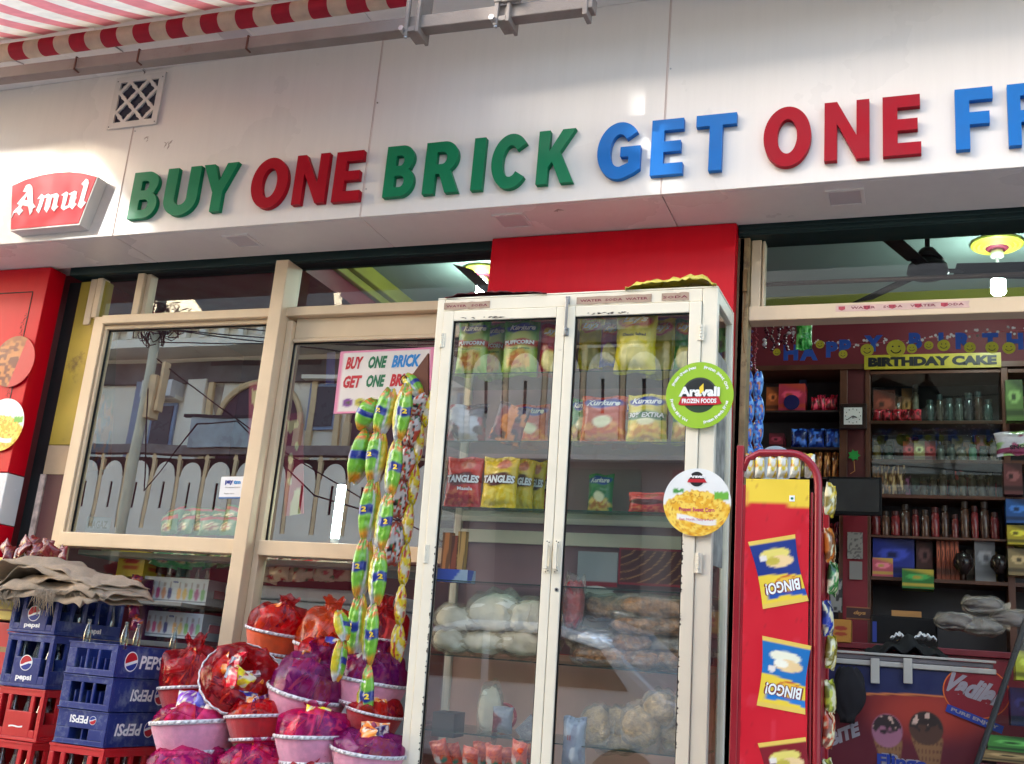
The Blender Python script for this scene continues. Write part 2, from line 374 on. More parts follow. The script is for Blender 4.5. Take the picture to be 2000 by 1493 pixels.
# outer shell over the shop
build('upper_wall', M().box(-4.9, 5, 4.6, 7, 4.25, 8.2), CONC, shop)
build('party_wall', M().box(-8, -5.02, 4.45, 6.8, .8, 8.2), CONC, shop)
# the white sign band: panels butted with fine seams, soffit under, overhang above
seams = [-5.6, -3.84, -2.42, -1.003, .42, 1.84, 3.26]
gapm = mat('seam_sealant', S(216, 196, 188), .6)
for i in range(len(seams)-1):
    m = M(); a, b = seams[i]+.002, seams[i+1]-.002
    m.box(a, b, YF, YF+.02, ZS, 4.56)
    build('fascia_panel', m, WHITEP, shop, bevel=.0025)
    build('soffit_panel', M().box(a, b, YF+.022, YR, ZS, ZS+.02), WHITEP, shop, bevel=.002)
    build('overhang_panel', M().box(a, b, 3.42, YF+.03, 4.5605, 4.58), WHITEP, shop, bevel=.002)
build('backing_frame', M().box(-5.59, 3.25, YF+.006+.018, 4.6, ZS+.024, 4.54), gapm, shop)
build('overhang_core', M().box(-5.59, 3.25, 3.43, YF+.02, 4.583, 4.75), gapm, shop)
for sx in seams[1:-1]:
    build('seam_strip', M().box(sx-.0018, sx+.0018, YF+.0015, YF+.0198, ZS+.001, 4.559), gapm, shop)
    build('seam_strip', M().box(sx-.0055, sx-.0035, YF-.0008, YF+.0005, ZS+.004, 4.555), mat('seam_line', S(186, 150, 140), .6), shop)
# screws and scuffs on the seams
for sx in seams[1:5]:
    for z in (3.75, 4.2):
        build('screw', M().disc((sx+.012, z), .004, YF-.002, YF+.002, 8), STEEL, shop)
SCUFF = mat('old_glue_marks', S(178, 160, 152), .7)
for k, (px, py, n) in enumerate([(288, 272, 4), (327, 283, 6), (1090, 412, 4)]):
    m = M()
    for j in range(n):
        p = A(px+random.uniform(-6, 6), py+random.uniform(-5, 5), YF-.0012) if k < 2 else AZ(px+random.uniform(-8, 8), py+random.uniform(-3, 3), ZS-.0012)
        L = random.uniform(.006, .018); a = random.uniform(0, 3.1)
        q = [(p.x+L*math.cos(a+b)*(.3 if i % 2 else 1), p.z+L*math.sin(a+b)*(.3 if i % 2 else 1)) for i, b in enumerate((0, 1.6, 3.1, 4.7))]
        if k < 2: m.prism(q, YF-.0012, YF+.001)
        else: m.slab([(x, y-p.z+p.y) for x, y in q], ZS-.0014, ZS+.001)
    build('glue_mark', m, SCUFF, shop)
# recessed square lights in soffit and overhang (unlit)
def downlight(x, y, z, wx=.15, wy=.15):
    m = M()
    for a, b, c, d in ((-1, 1, -1, -.82), (-1, 1, .82, 1), (-1, -.82, -.82, .82), (.82, 1, -.82, .82)):
        m.box(x+a*wx/2, x+b*wx/2, y+c*wy/2, y+d*wy/2, z-.007, z+.006)
    f = build('light_frame', m, WHITEP, shop, bevel=.001)
    build('diffuser', M().box(x-wx*.405, x+wx*.405, y-wy*.405, y+wy*.405, z-.003, z+.004), mat('milky_diffuser', S(196, 184, 184), .4, var=.02), f)
for px, py in ((474, 470), (1001, 431), (1651, 385)):
    p = AZ(px, py, ZS); downlight(p.x, p.y, ZS)
p = AZ(455, 62, 4.562); downlight(p.x, p.y, 4.562, .2, .16)
# green-black shutter box under the soffit at both openings
SHUT = mat('dark_green_shutter', S(18, 44, 42), .5, var=.15, dirt=(*S(60, 60, 50), .6, .5), ds=6)
m = M(); m.box(-.74, 3, 4.45, 4.60, 3.562, ZS+.02)
for k in range(2): m.box(-.74, 3, 4.442, 4.449, 3.568+k*.02, 3.578+k*.02)
build('shutter_box', m, SHUT, shop, bevel=.003)
build('shutter_box', M().box(-4.46, -1.89, 4.47, 4.60, 3.578, ZS+.02), SHUT, shop, bevel=.003)
# pillars
m = M(); m.box(-5.4, -4.53, 4.40, 4.52, 2.44, ZS-.004); lp = build('pillar', m, REDP, shop, bevel=.004)
build('pillar_band', M().box(-5.4, -4.53, 4.402, 4.52, 2.17, 2.436), mat('white_pillar_cladding', S(216, 216, 218), .2, var=.02, coat=.4), lp, bevel=.003)
build('pillar_base', M().box(-5.4, -4.53, 4.401, 4.52, .8, 2.166), REDP, lp, bevel=.003)
# engraved door outline on pillar: dark fine groove
m = M(); g0 = A(0, 574, 4.398); g1 = A(64, 570, 4.398); g2 = A(22, 790, 4.398)
m.box(g0.x-.3, g1.x, 4.3985, 4.402, g1.z-.003, g1.z+.003); m.box(g1.x-.003, g1.x+.003, 4.3986, 4.402, 2.55, g1.z-.003)
build('groove', m, DARK, lp)
build('pillar', M().box(-1.886, -.742, 4.405, 4.6, .8, ZS-.003), REDP, shop, bevel=.004)
build('pillar_return', M().box(-.741, -.715, 4.47, 4.6, .8, 3.56), mat('dirty_plaster', S(110, 92, 70), .8, var=.3, vs=12, bump=.2), shop)
build('recess', M().box(-4.53, -4.42, 4.56, 4.60, .8, 3.57), DARK, shop)
yp = build('side_pillar', M().box(-4.42, -4.25, 4.53, 4.60, 2.62, 3.56), YELW, shop, bevel=.003)
build('side_pillar', M().box(-4.42, -4.25, 4.531, 4.60, 2.46, 2.617), mat('cream_plaster', S(176, 150, 120), .7, var=.15), shop)
build('side_pillar', M().box(-4.39, -4.25, 4.532, 4.60, .8, 2.457), mat('brown_plaster', S(84, 44, 44), .7, var=.2), shop)
build('plaster_strip', M().box(-4.43, -4.395, 4.525, 4.60, .8, 2.457), mat('peeling_plaster', S(180, 160, 150), .8, var=.4, vs=25, bump=.4), shop)

# ---- window frames (cream aluminium)
win = thing('shop_window', 'wide cream aluminium framed shop window left of the glass cabinet', 'window', (-3.1, YW, 1.0), world=True)
def bar(x0, x1, z0, z1, y0=YW, y1=YW+.07, name='frame', mt=None): return build(name, M().box(x0, x1, y0, y1, z0, z1), mt or CREAM, win, bevel=.004)
bar(-4.25, -4.18, .85, 3.335); bar(-4.18, -1.9, 3.287, 3.335, YW-.02)
bar(-3.085, -3.01, .85, 3.575, YW-.07); bar(-3.009, -2.975, .85, 3.268, YW-.005)
bar(-4.18, -3.085, 2.078, 2.15, YW-.025); bar(-2.975, -1.9, 2.078, 2.15, YW-.025)
bar(-4.18, -3.085, 3.264, 3.286, YW+.012); bar(-4.178, -4.16, 2.152, 3.263, YW+.012)
bar(-4.0*1, -3.955, 3.337, 3.575, YW-.01); bar(-3.953, -3.925, 3.337, 3.575, YW+.01); bar(-4.345, -4.30, 3.30, 3.57, YW+.02)
bar(-4.29, -4.252, 3.337, 3.57, YW+.01)
bar(-2.973, -1.9, 3.178, 3.286, YW+.025, name='blind_panel'); bar(-2.973, -1.9, 3.158, 3.176, YW+.015)
bar(-4.25, -1.9, 3.5755, 3.60, YW+.0, name='head', mt=DARK)
for x0, x1, z0, z1 in ((-4.175, -3.09, 2.152, 3.263), (-4.175, -3.09, .9, 2.076), (-2.972, -1.91, 2.152, 3.157), (-2.972, -1.91, .9, 2.076),
                       (-3.92, -3.09, 3.337, 3.573), (-3.005, -1.91, 3.337, 3.573), (-4.25, -4.003, 3.337, 3.573)):
    build('pane', M().add([(x0, YW+.04, z0), (x1, YW+.04, z0), (x1, YW+.04, z1), (x0, YW+.04, z1)], [(0, 1, 2, 3)]), PANE if z1 > 2.1 and z1 < 3.3 else glass('clear_window_glass', (.95, .97, .96), 1.9), win)
m = M()
for x0, x1, z0, z1 in ((-4.16, -3.086, 3.259, 3.2635), (-4.16, -4.154, 2.15, 3.259), (-2.974, -2.968, 2.15, 3.152), (-2.97, -1.9, 3.152, 3.1575)):
    m.box(x0, x1, YW+.03, YW+.041, z0, z1)
build('gasket', m, BLACK, win)
door = thing('doorway_frame', 'cream transom frame over the open shop doorway', 'door frame', (-.7, YW, 1.0), world=True)
def dbar(x0, x1, z0, z1, y0=YW, y1=YW+.07, name='frame'): return build(name, M().box(x0, x1, y0, y1, z0, z1), CREAM, door, bevel=.004)
DJ = mat('grimy_jamb', S(150, 128, 88), .6, var=.25, vs=18, dirt=(*S(70, 50, 35), .52, .7), ds=12)
build('jamb', M().box(-.735, -.69, YW-.03, YW+.07, .8, 3.56), DJ, door, bevel=.003)
dbar(-.688, -.645, 3.246, 3.56, name='post'); dbar(-.69, 3, 3.178, 3.244, YW-.02, name='transom')
dbar(-.642, -.63, 3.246, 3.56, YW+.012, name='bead')
build('pane', M().add([(-.63, YW+.04, 3.246), (3, YW+.04, 3.246), (3, YW+.04, 3.56), (-.63, YW+.04, 3.56)], [(0, 1, 2, 3)]), glass('transom_glass', (.94, .97, .96), 1.25), door)
build('curtain_rod', M().tube([(-.67, YW+.09, 3.385), (3, YW+.09, 3.362)], .011), mat('rod', S(70, 56, 52), .5, .5), door, smooth=True)
m = M(); p = A(1456, 550, YW-.035); m.box(p.x-.008, p.x+.008, YW-.05, YW-.03, p.z-.05, p.z+.05)
m.tube([(p.x, YW-.045, p.z-.05+.01*0), (p.x+.004, YW-.05, p.z-.11), (p.x-.006, YW-.045, p.z-.2), (p.x+.006, YW-.048, p.z-.33)], .0025, 5)
build('latch_and_string', m, mat('rusty_latch', S(120, 90, 50), .6, .3), door)

ta, tb = A(1632, 603, YW-.0215), A(1894, 597, YW-.0215)
tt = build('tape', M().prism([(ta.x, ta.z-.014), (tb.x, ta.z-.016), (tb.x-.004, ta.z-.002), (tb.x, ta.z+.013), (ta.x, ta.z+.014)][::-1][::-1], YW-.0213, YW-.0195), mat('pink_printed_tape', S(206, 170, 160), .35, var=.12, vs=20), door)
for k in range(5): x = ta.x+.012+k*(tb.x-ta.x)/5.2; build('tape_badge', M().prism([(x, ta.z+.008), (x, ta.z-.005), (x+.013, ta.z-.010), (x+.026, ta.z-.005), (x+.026, ta.z+.008)][::-1], YW-.0224, YW-.0215), mat('badge_red', S(180, 50, 66), .4), tt)
TAPETXT = (ta, tb, tt)
# ---- big cut-out letters on the band
def arc(cx, cz, rx, rz, a0, a1, n=14): return [(cx+rx*math.cos(math.radians(a0+(a1-a0)*i/n)), cz+rz*math.sin(math.radians(a0+(a1-a0)*i/n))) for i in range(n+1)]
def glyph(ch):
    t = .235
    if ch == 'I': return t, [[(0, 0), (t, 0), (t, 1), (0, 1)]]
    if ch == 'E': return .60, [[(0, 0), (.60, 0), (.60, .2), (t, .2), (t, .41), (.55, .41), (.55, .6), (t, .6), (t, .8), (.59, .8), (.59, 1), (0, 1)]]
    if ch == 'F': return .62, [[(0, 0), (t, 0), (t, .40), (.56, .40), (.56, .6), (t, .6), (t, .8), (.62, .8), (.62, 1), (0, 1)]]
    if ch == 'T': return .72, [[(.245, 0), (.475, 0), (.475, .8), (.72, .8), (.72, 1), (0, 1), (0, .8), (.245, .8)]]
    if ch == 'N': return .74, [[(0, 0), (.21, 0), (.21, .62), (.53, 0), (.74, 0), (.74, 1), (.53, 1), (.53, .40), (.21, 1), (0, 1)]]
    if ch == 'Y': return .80, [[(.285, 0), (.515, 0), (.515, .40), (.80, 1), (.545, 1), (.40, .63), (.255, 1), (0, 1), (.285, .40)]]
    if ch == 'K': return .78, [[(0, 0), (t, 0), (t, .30), (.31, .41), (.51, 0), (.78, 0), (.47, .585), (.77, 1), (.50, 1), (t, .60), (t, 1), (0, 1)]]
    if ch == 'U': return .72, [[(0, 1), (0, .33)]+arc(.36, .34, .36, .36, 180, 360, 20)+[(.72, 1), (.49, 1), (.49, .36)]+arc(.36, .34, .13, .14, 360, 180, 12)+[(t-.005, 1)]]
    if ch == 'O': return .80, [arc(.40, .5, .40, .52, 0, 360, 48)[:-1], arc(.40, .5, .165, .30, 0, 360, 40)[:-1]]
    if ch == 'C': return .76, [arc(.40, .5, .40, .52, 38, 322, 34)+arc(.40, .5, .165, .30, 318, 42, 26)]
    if ch == 'G': return .78, [arc(.40, .5, .40, .52, 38, 290, 32)+[(.66, .06), (.78, .14), (.78, .56), (.42, .56), (.42, .38), (.57, .38), (.57, .26)]+arc(.40, .5, .165, .30, 290, 42, 24)]
    if ch == 'B': return .70, [[(0, 0), (.36, 0)]+arc(.40, .285, .30, .285, -82, 62, 14)+[(.585, .535)]+arc(.37, .74, .29, .26, -35, 86, 12)+[(.30, 1), (0, 1)],
                               [(t, .18), (.38, .18)]+arc(.38, .29, .09, .11, -90, 90, 8)+[(t, .40)], [(t, .60), (.35, .60)]+arc(.35, .70, .08, .10, -90, 90, 8)+[(t, .80)]]
    if ch == 'R': return .74, [[(0, 0), (t, 0), (t, .37), (.32, .37), (.47, 0), (.74, 0), (.545, .43)]+arc(.38, .70, .30, .30, -55, 86, 14)+[(.32, 1), (0, 1)],
                               [(t, .56), (.36, .56)]+arc(.36, .68, .09, .12, -90, 90, 8)+[(t, .80)]]
def fill2d(loops, ext=0.0):
    cu = bpy.data.curves.new('c', 'CURVE'); cu.dimensions = '2D'; cu.fill_mode = 'BOTH'; cu.extrude = ext
    for lp_ in loops:
        sp = cu.splines.new('POLY'); sp.points.add(len(lp_)-1); sp.use_cyclic_u = True
        for i, (x, y) in enumerate(lp_): sp.points[i].co = (x, y, 0, 1)
    o = bpy.data.objects.new('c', cu); COL.objects.link(o); bpy.context.view_layer.update()
    me = bpy.data.meshes.new_from_object(o.evaluated_get(bpy.context.evaluated_depsgraph_get()))
    vs = [tuple(v.co) for v in me.vertices]; fs = [tuple(p.vertices) for p in me.polygons]
    bpy.data.objects.remove(o); bpy.data.curves.remove(cu); bpy.data.meshes.remove(me); return vs, fs
def cut(m, loops, y0, th, mi=0):
    """closed loops in XZ -> solid from y0 (front) back by th"""
    vs, fs = fill2d(loops, th/2); m.add([(x, y0+th/2-z, y) for x, y, z in vs], [f for f in fs], mi); return m
ROW = [('B', 254, 306, 392, 'g', 'green letter B, first of the row'), ('U', 320, 384, 385, 'g', 'green letter U'), ('Y', 398, 464, 335, 'g', 'green letter Y'),
       ('O', 490, 560, 365, 'r', 'red letter O of the first ONE'), ('N', 574, 637, 358, 'r', 'red letter N of the first ONE'), ('E', 652, 705, 350, 'r', 'red letter E of the first ONE'),
       ('B', 751, 808, 345, 'g', 'green letter B of BRICK'), ('R', 828, 897, 338, 'g', 'green letter R of BRICK'), ('I', 922, 944, 330, 'g', 'green letter I of BRICK'),
       ('C', 959, 1029, 325, 'g', 'green letter C of BRICK'), ('K', 1049, 1121, 318, 'g', 'green letter K of BRICK'),
       ('G', 1166, 1250, 305, 'b', 'blue letter G of GET'), ('E', 1271, 1334, 298, 'b', 'blue letter E of GET'), ('T', 1358, 1437, 288, 'b', 'blue letter T of GET'),
       ('O', 1491, 1584, 275, 'r', 'red letter O of the second ONE'), ('N', 1610, 1698, 265, 'r', 'red letter N of the second ONE'), ('E', 1724, 1799, 258, 'r', 'red letter E of the second ONE'),
       ('F', 1866, 1941, 245, 'b', 'blue letter F near the right edge'), ('R', 1969, 2050, 235, 'b', 'blue letter R cut off by the right edge')]
LM = {'g': GREENL, 'r': REDL, 'b': BLUEL}
for i, (ch, l, r, y, c, lab) in enumerate(ROW):
    d = .029; yl = YF-d; a = A(l, y, yl).x; b = A(r, y, yl).x; gw, loops = glyph(ch)
    z0 = 3.684+random.uniform(-.003, .003); h = .257; sx = (b-a)/gw
    L = [[(a+x*sx, z0+z*h) for x, z in lp_] for lp_ in loops]
    build('letter', cut(M(), L, yl, d-.002), LM[c], shop, bevel=.0012, label=lab)
for ch, x in (('E', .56), ('E', .78)):
    gw, loops = glyph(ch); L = [[(x+px_*.25, 3.684+z*.257) for px_, z in lp_] for lp_ in loops]
    build('letter', cut(M(), L, YF-.034, .032), BLUEL, shop, bevel=.0012)

# ---- vent grille
vg = thing('vent_grille', 'square white grille with quatrefoil holes on the sign band over the red logo', 'vent', (-3.85, YF, 4.37), world=True)
vx0, vx1, vz0, vz1 = -4.008, -3.690, 4.222, 4.528
loops = [[(vx0, vz0), (vx1, vz0), (vx1, vz1), (vx0, vz1)]]
def quatre(cx, cz, rx, rz, clip):
    pts = []
    for k in range(48):
        t = 2*math.pi*k/48; r = .62+.38*abs(math.cos(2*t))**.7-(.16*abs(math.sin(4*t)))
        x = cx+rx*r*math.cos(t); z = cz+rz*r*math.sin(t); pts.append((min(max(x, clip[0]), clip[1]), min(max(z, clip[2]), clip[3])))
    out = [pts[0]]
    for p in pts[1:]:
        if abs(p[0]-out[-1][0])+abs(p[1]-out[-1][1]) > 1e-4: out.append(p)
    return out
cl = (vx0+.035, vx1-.035, vz0+.034, vz1-.034); n = 2; w_ = (cl[1]-cl[0])/3.6
cxs = (vx0+vx1)/2; czs = (vz0+vz1)/2
for ix in range(-2, 3):
    for iz in range(-2, 3):
        if (ix+iz) % 2 == 0:
            cx, cz = cxs+ix*.0605, czs+iz*.0585
            q = quatre(cx, cz, .046, .049, cl)
            if len(q) > 6 and max(p[0] for p in q)-min(p[0] for p in q) > .01: loops.append(q)
build('grille_plate', cut(M(), loops, YF-.014, .011), mat('grille_white', S(214, 206, 200), .5, var=.04), vg, bevel=.0008)
build('grille_back', M().box(vx0+.02, vx1-.02, YF-.0028, YF-.0005, vz0+.02, vz1-.02), mat('grille_dark', S(28, 28, 52), .4, var=.3, vs=20), vg)
for x, z in ((vx0+.012, vz0+.012), (vx1-.012, vz0+.014), (vx1-.012, vz1-.03), (vx0+.015, vz1-.025)): build('screw', M().disc((x, z), .003, YF-.016, YF-.013, 8), DARK, vg)

# ---- red illuminated brand box
ab = thing('logo_sign', 'red arched logo box with white blackletter lettering at the left end of the sign band', 'sign', (-4.27, YF, 3.7), world=True)
ay = YF-.075
def ap(x, y, Y=ay): p = A(x/9.0909, 320+y/9.0909, Y); return (p.x, p.z)
top = [(205, 395), (450, 285), (750, 200), (1000, 158), (1250, 145), (1500, 170), (1740, 232)]
body = [ap(*q) for q in [(178, 1195)]+top+[(1405, 1085)]][::-1]
# keep outline upright: built as the slab it is
build('sign_case', cut(M(), [body], ay, .073), mat('sign_case_white', S(205, 198, 194), .4, var=.03), ab, bevel=.001)
cxm = sum(p[0] for p in body)/len(body); czm = sum(p[1] for p in body)/len(body)
inner = [(cxm+(x-cxm)*.975, czm+(z-czm)*.965) for x, z in body]
build('sign_face', cut(M(), [inner], ay-.003, .003), mat('sign_face_red', S(196, 10, 36), .5, var=.03, spec=.25), ab)
am = [[(205, 965), (240, 860), (290, 800), (330, 770), (345, 730), (305, 715), (400, 600), (480, 510), (410, 500), (470, 385), (530, 365), (560, 390), (580, 430), (590, 700), (635, 770), (585, 800), (575, 850), (530, 915), (505, 760), (400, 740), (370, 790), (415, 835), (340, 920), (300, 860), (250, 880)],
      [(485, 560), (430, 650), (495, 650)],
      [(665, 630), (740, 540), (790, 575), (860, 535), (900, 560), (1010, 525), (1050, 560), (1010, 740), (1040, 760), (960, 850), (915, 800), (945, 700), (965, 600), (925, 600), (890, 760), (830, 870), (785, 810), (840, 600), (790, 610), (745, 770), (690, 885), (645, 830), (700, 700), (720, 620)],
      [(1090, 560), (1180, 500), (1215, 520), (1180, 680), (1150, 760), (1215, 745), (1265, 560), (1215, 545), (1330, 485), (1370, 500), (1330, 700), (1365, 715), (1285, 815), (1240, 770), (1130, 830), (1085, 790), (1120, 640), (1130, 570)],
      [(1450, 365), (1530, 272), (1570, 290), (1580, 340), (1530, 520), (1490, 660), (1530, 690), (1440, 800), (1380, 750), (1420, 640), (1460, 500), (1490, 400)]]
LW = mat('logo_white', S(240, 238, 240), .6, var=.02)
build('lettering', cut(M(), [[ap(x, y, ay-.004) for x, y in l_] for l_ in am], ay-.006, .003), LW, ab)
m = M(); p1 = body[0]
for q in ((.35), (.8)):
    x = body[0][0]+(body[1][0]-body[0][0])*q
build('screw', M().disc((-4.05, 3.80), .003, ay-.005, ay, 8), STEEL, ab)

# ---- awning: striped canvas on a roller, steel mounting bar
ST = mat('awning_canvas', (1, 1, 1), .75, var=.10, vs=18, trans=.45, attr='Col')
XR0, XR1, PER = -4.46, -2.06, .1925
def stripe(x): return ((x-(-4.262)) / PER) % 1.0 < .5
aw = thing('striped_awning', 'red and white striped canvas awning on its roller above the sign band', 'awning', (-3.3, 3.6, 4.45), world=True)
m = M(); cols = []
red, crm, pk_, wt = rgb(186, 44, 66), rgb(220, 206, 184), rgb(214, 130, 134), rgb(226, 220, 206)
edges = []; x = -4.262-PER*2
while x < XR1+PER:
    for e in (x, x+PER/2): edges.append(e)
    x += PER
edges = [XR0]+[e for e in edges if XR0 < e < XR1]+[XR1]
def canvas(m, cols, f, na, colr, colw):
    for a, b in zip(edges[:-1], edges[1:]):
        c = colr if stripe((a+b)/2) else colw
        for k in range(4):
            xa = a+(b-a)*k/4; xb = a+(b-a)*(k+1)/4
            for j in range(na):
                base = len(m.v); p = [f(xa, j/na), f(xb, j/na), f(xb, (j+1)/na), f(xa, (j+1)/na)]
                m.v += p; m.f.append((base, base+1, base+2, base+3)); m.mi.append(0); cols += [c]*4
def froll(x, t): a = t*2*math.pi; return (x, 3.62+.044*math.cos(a), 4.446-(x+4.3)*.012+.044*math.sin(a))
canvas(m, cols, froll, 24, red, crm); m.c = cols; build('roller', m, ST, aw, smooth=True)
m = M(); cols = []
def ffab(x, t): y = 3.60-.75*t; return (x, y, 4.505-(x+4.3)*.012-.38*(3.6-y)-.018*math.sin(math.pi*t)+.004*math.sin(x*14+t*3))
canvas(m, cols, ffab, 8, pk_, wt); m.c = cols; build('canopy', m, ST, aw)
build('front_bar', M().box(XR0, XR1, 2.82, 2.86, 4.19, 4.23), GALV, aw, bevel=.004)
bm = thing('awning_beam', 'weathered steel box beam running under the awning roller', 'beam', (-2.5, 3.5, 4.3), world=True)
a = A(-30, 153, 3.5); b = A(1162, 10, 3.5)
m = M(); L = b-a; tk = .030
m.box(0, L.length, -tk, tk, -tk, tk); q = L.to_track_quat('X', 'Z').to_matrix().to_4x4(); q.translation = a; m.xf(q)
build('beam', m, GALV, bm, bevel=.004)
def onb(px): t = (px+30)/1192; return a+L*t
for px in (196, 335, 560):
    c = onb(px); build('weld_seam', M().box(c.x-.004, c.x+.004, c.y-.034, c.y+.0, c.z-.034, c.z+.034), mat('rust', S(92, 52, 40), .8), bm)
for px, up in ((868, 1), (1020, 1), (1150, 0)):
    c = onb(px)
    if up:
        m = M(); m.box(c.x-.02, c.x+.02, c.y-.05, c.y+.05, c.z-.055, c.z-.032); m.box(c.x-.03, c.x-.012, c.y-.055, c.y-.036, c.z-.075, c.z+.12); m.box(c.x+.02, c.x+.035, c.y-.05, c.y+.06, c.z-.06, c.z+.25)
        br = build('bracket', m, GALV, bm, bevel=.003)
        build('bolt', M().tube([(c.x-.03, c.y-.075, c.z-.05), (c.x-.03, c.y-.03, c.z-.05)], .012, 6).tube([(c.x-.02, c.y-.045, c.z-.08), (c.x-.02, c.y-.045, c.z+.07)], .008, 6), STEEL, br)
    else:
        build('end_plate', M().box(c.x-.008, c.x+.012, c.y-.035, c.y+.035, c.z-.06, c.z+.05), GALV, bm, bevel=.003)
m = M()
for k in range(10): m.box(onb(1020).x+random.uniform(-.05, .06), onb(1020).x+random.uniform(.07, .09), onb(1020).y-.06, onb(1020).y-.04, onb(1020).z+random.uniform(.02, .05), onb(1020).z+random.uniform(.06, .1))
build('winch', m, GALV, bm, bevel=.004)
# thin cables above the vent
m = M(); m.tube([AZ(205, 78, 4.556), AZ(238, 100, 4.556), A(268, 122, YF-.006), A(283, 142, YF-.006)], .0035, 6)
tag(build('cable', m, mat('grey_cable', S(150, 140, 140), .6), smooth=True), 'thin grey cable curving from the overhang to the white grille', 'cable')
m = M(); m.tube([AZ(-8, 124, 4.552), AZ(10, 119, 4.55), AZ(30, 119, 4.55), AZ(47, 126, 4.552)], .0035, 6)
tag(build('cable', m, MC['grey_cable'], smooth=True), 'short grey cable loop behind the beam at the left edge', 'cable')

# ================================================================== ACROSS THE STREET (seen in the glass)
YO = -6.0
OWH = mat('old_white_stucco', S(236, 226, 206), .8, var=.12, vs=1.5, bump=.15, bs=20, dirt=(*S(90, 88, 84), .60, .7), ds=1.6)
OTAN = mat('ochre_stone_trim', S(226, 196, 150), .7, var=.15)
ODK = mat('dark_opening', S(30, 28, 32), .6)
OCUR = mat('brown_curtain', S(86, 66, 74), .8, var=.2, vs=4)
op = thing('balcony_house', 'white stucco house across the street with arched balcony panels and a cusped arch', 'house', (-10, YO, 0), world=True)
m = M(); m.box(-19, 5, YO-1.2, YO-.9, 0, 7.33); build('wall', m, OWH, op)
build('grimy_band', M().box(-19, 5, YO-.895, YO-.80, 6.35, 6.75), mat('grimy_stucco', S(104, 98, 94), .9, var=.4, vs=2.5), op)
build('eave', M().box(-19, 5, YO-.9, YO-.2, 6.86, 7.02), OWH, op)
m = M()
for k in range(60): x = -18.8+k*.4; m.box(x, x+.12, YO-.3, YO-.18, 7.02, 7.22)
m.box(-19, 5, YO-.32, YO-.16, 7.22, 7.30)
build('roof_balustrade', m, OWH, op)
build('sun_leak_blocker', M().box(-19, 5, YO-.36, YO-.33, 6.9, 7.36), OWH, op)  # added strip behind the balusters, stops sun leaking in below the blocker wall
# balcony parapet with arched panels
bz0, bz1 = 3.55, 4.86
build('balcony_slab', M().box(-19, 5, YO-.9, YO+.06, 3.3, 3.56), OWH, op); build('balcony_rail', M().box(-19, 5, YO-.1, YO+.08, 4.84, 5.0), mat('rail_dark_stucco', S(120, 112, 106), .8, var=.3), op)
step = .545
for k in range(44):
    x = -18.9+k*step
    m = M(); m.box(x, x+.065, YO-.02, YO+.035, 3.562, 4.75); m.add([(x-.02, YO+.04, 4.75), (x+.085, YO+.04, 4.75), (x+.032, YO+.04, 4.92)], [(0, 2, 1)])
    ar = [(x+.08, 3.56), (x+step-.015, 3.56), (x+step-.015, 4.45)]+[(x+.305+.21*math.cos(t)*(1+.0*t), 4.45+.26*math.sin(t)) for t in np.linspace(0, math.pi, 12)]+[(x+.08, 4.45)]
    slot = [(x+.28, 3.9), (x+.33, 3.9), (x+.33, 4.35), (x+.28, 4.35)]
    pnl = build('arched_panel', cut(M(), [ar, slot], YO+.02, .02).xf(Matrix.Identity(4)), OWH, op); build('baluster', m, OTAN, op)
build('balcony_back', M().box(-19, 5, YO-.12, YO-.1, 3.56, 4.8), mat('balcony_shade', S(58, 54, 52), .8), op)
# arch openings with ochre trim
def archway(cx, w_, z0, zs, name, cur=True):
    y = YO-.88; m = M(); pts = [(cx-w_/2, z0), (cx-w_/2, zs)]+[(cx-w_/2*math.cos(t), zs+w_*.45*math.sin(t)*(1-.0)) for t in np.linspace(.15, math.pi-.15, 16)]+[(cx+w_/2, zs), (cx+w_/2, z0)]
    ap_ = build(name, cut(M(), [pts], y, .02), OCUR if cur else ODK, op)
    for s in (-1, 1):
        build('pilaster', M().box(cx+s*w_/2-.06, cx+s*w_/2+.06, y-.02, y+.1, z0, zs), OTAN, ap_)
        build('pilaster', M().box(cx+s*(w_/2+.22)-.05, cx+s*(w_/2+.22)+.05, y, y+.07, z0, zs+w_*.62), OTAN, ap_)
    build('arch_trim', M().tube([(cx-w_/2*math.cos(t)*1.02, y+.05, zs+w_*.46*math.sin(t)) for t in np.linspace(.0, math.pi, 20)], .05, 6), OTAN, ap_)
    build('arch_head', M().box(cx-w_/2-.3, cx+w_/2+.3, y, y+.09, zs+w_*.62, zs+w_*.62+.08), mat('dark_lintel', S(70, 60, 58), .8), ap_)
archway(-10.95, 1.7, 4.8, 5.6, 'curtained_arch'); archway(-8.4, 1.5, 4.8, 5.6, 'curtained_arch'); archway(-5.4, 1.3, 4.8, 5.7, 'curtained_arch'); archway(-2.9, 1.3, 4.8, 5.7, 'curtained_arch')
build('pier', M().box(-12.5, -12.1, YO-.9, YO-.75, 3.56, 6.4), OWH, op); build('pier', M().box(-13.7, -13.4, YO-.9, YO-.78, 3.56, 6.4), mat('blue_grey_pier', S(140, 150, 168), .8, var=.1), op)
for k, (x, z) in enumerate(((-13.0, 5.55), (-9.7, 5.9), (-6.9, 5.7), (-4.1, 5.8), (-1.6, 5.6))):
    f_ = build('window', M().box(x-.28, x+.28, YO-.89, YO-.84, z-.42, z+.42), mat('faded_blue_frame', S(130, 150, 176), .6, var=.15), op); build('window_leaf', M().box(x-.22, x+.22, YO-.838, YO-.82, z-.36, z+.36), mat('dark_window', S(56, 54, 60), .3), f_)
    build('ledge', M().box(x-.36, x+.36, YO-.9, YO-.66, z+.46, z+.53), OWH, op)
build('air_conditioner', M().box(-13.35, -12.65, YO-.88, YO-.5, 6.02, 6.34), mat('ac_white', S(200, 200, 196), .5, var=.1), op)
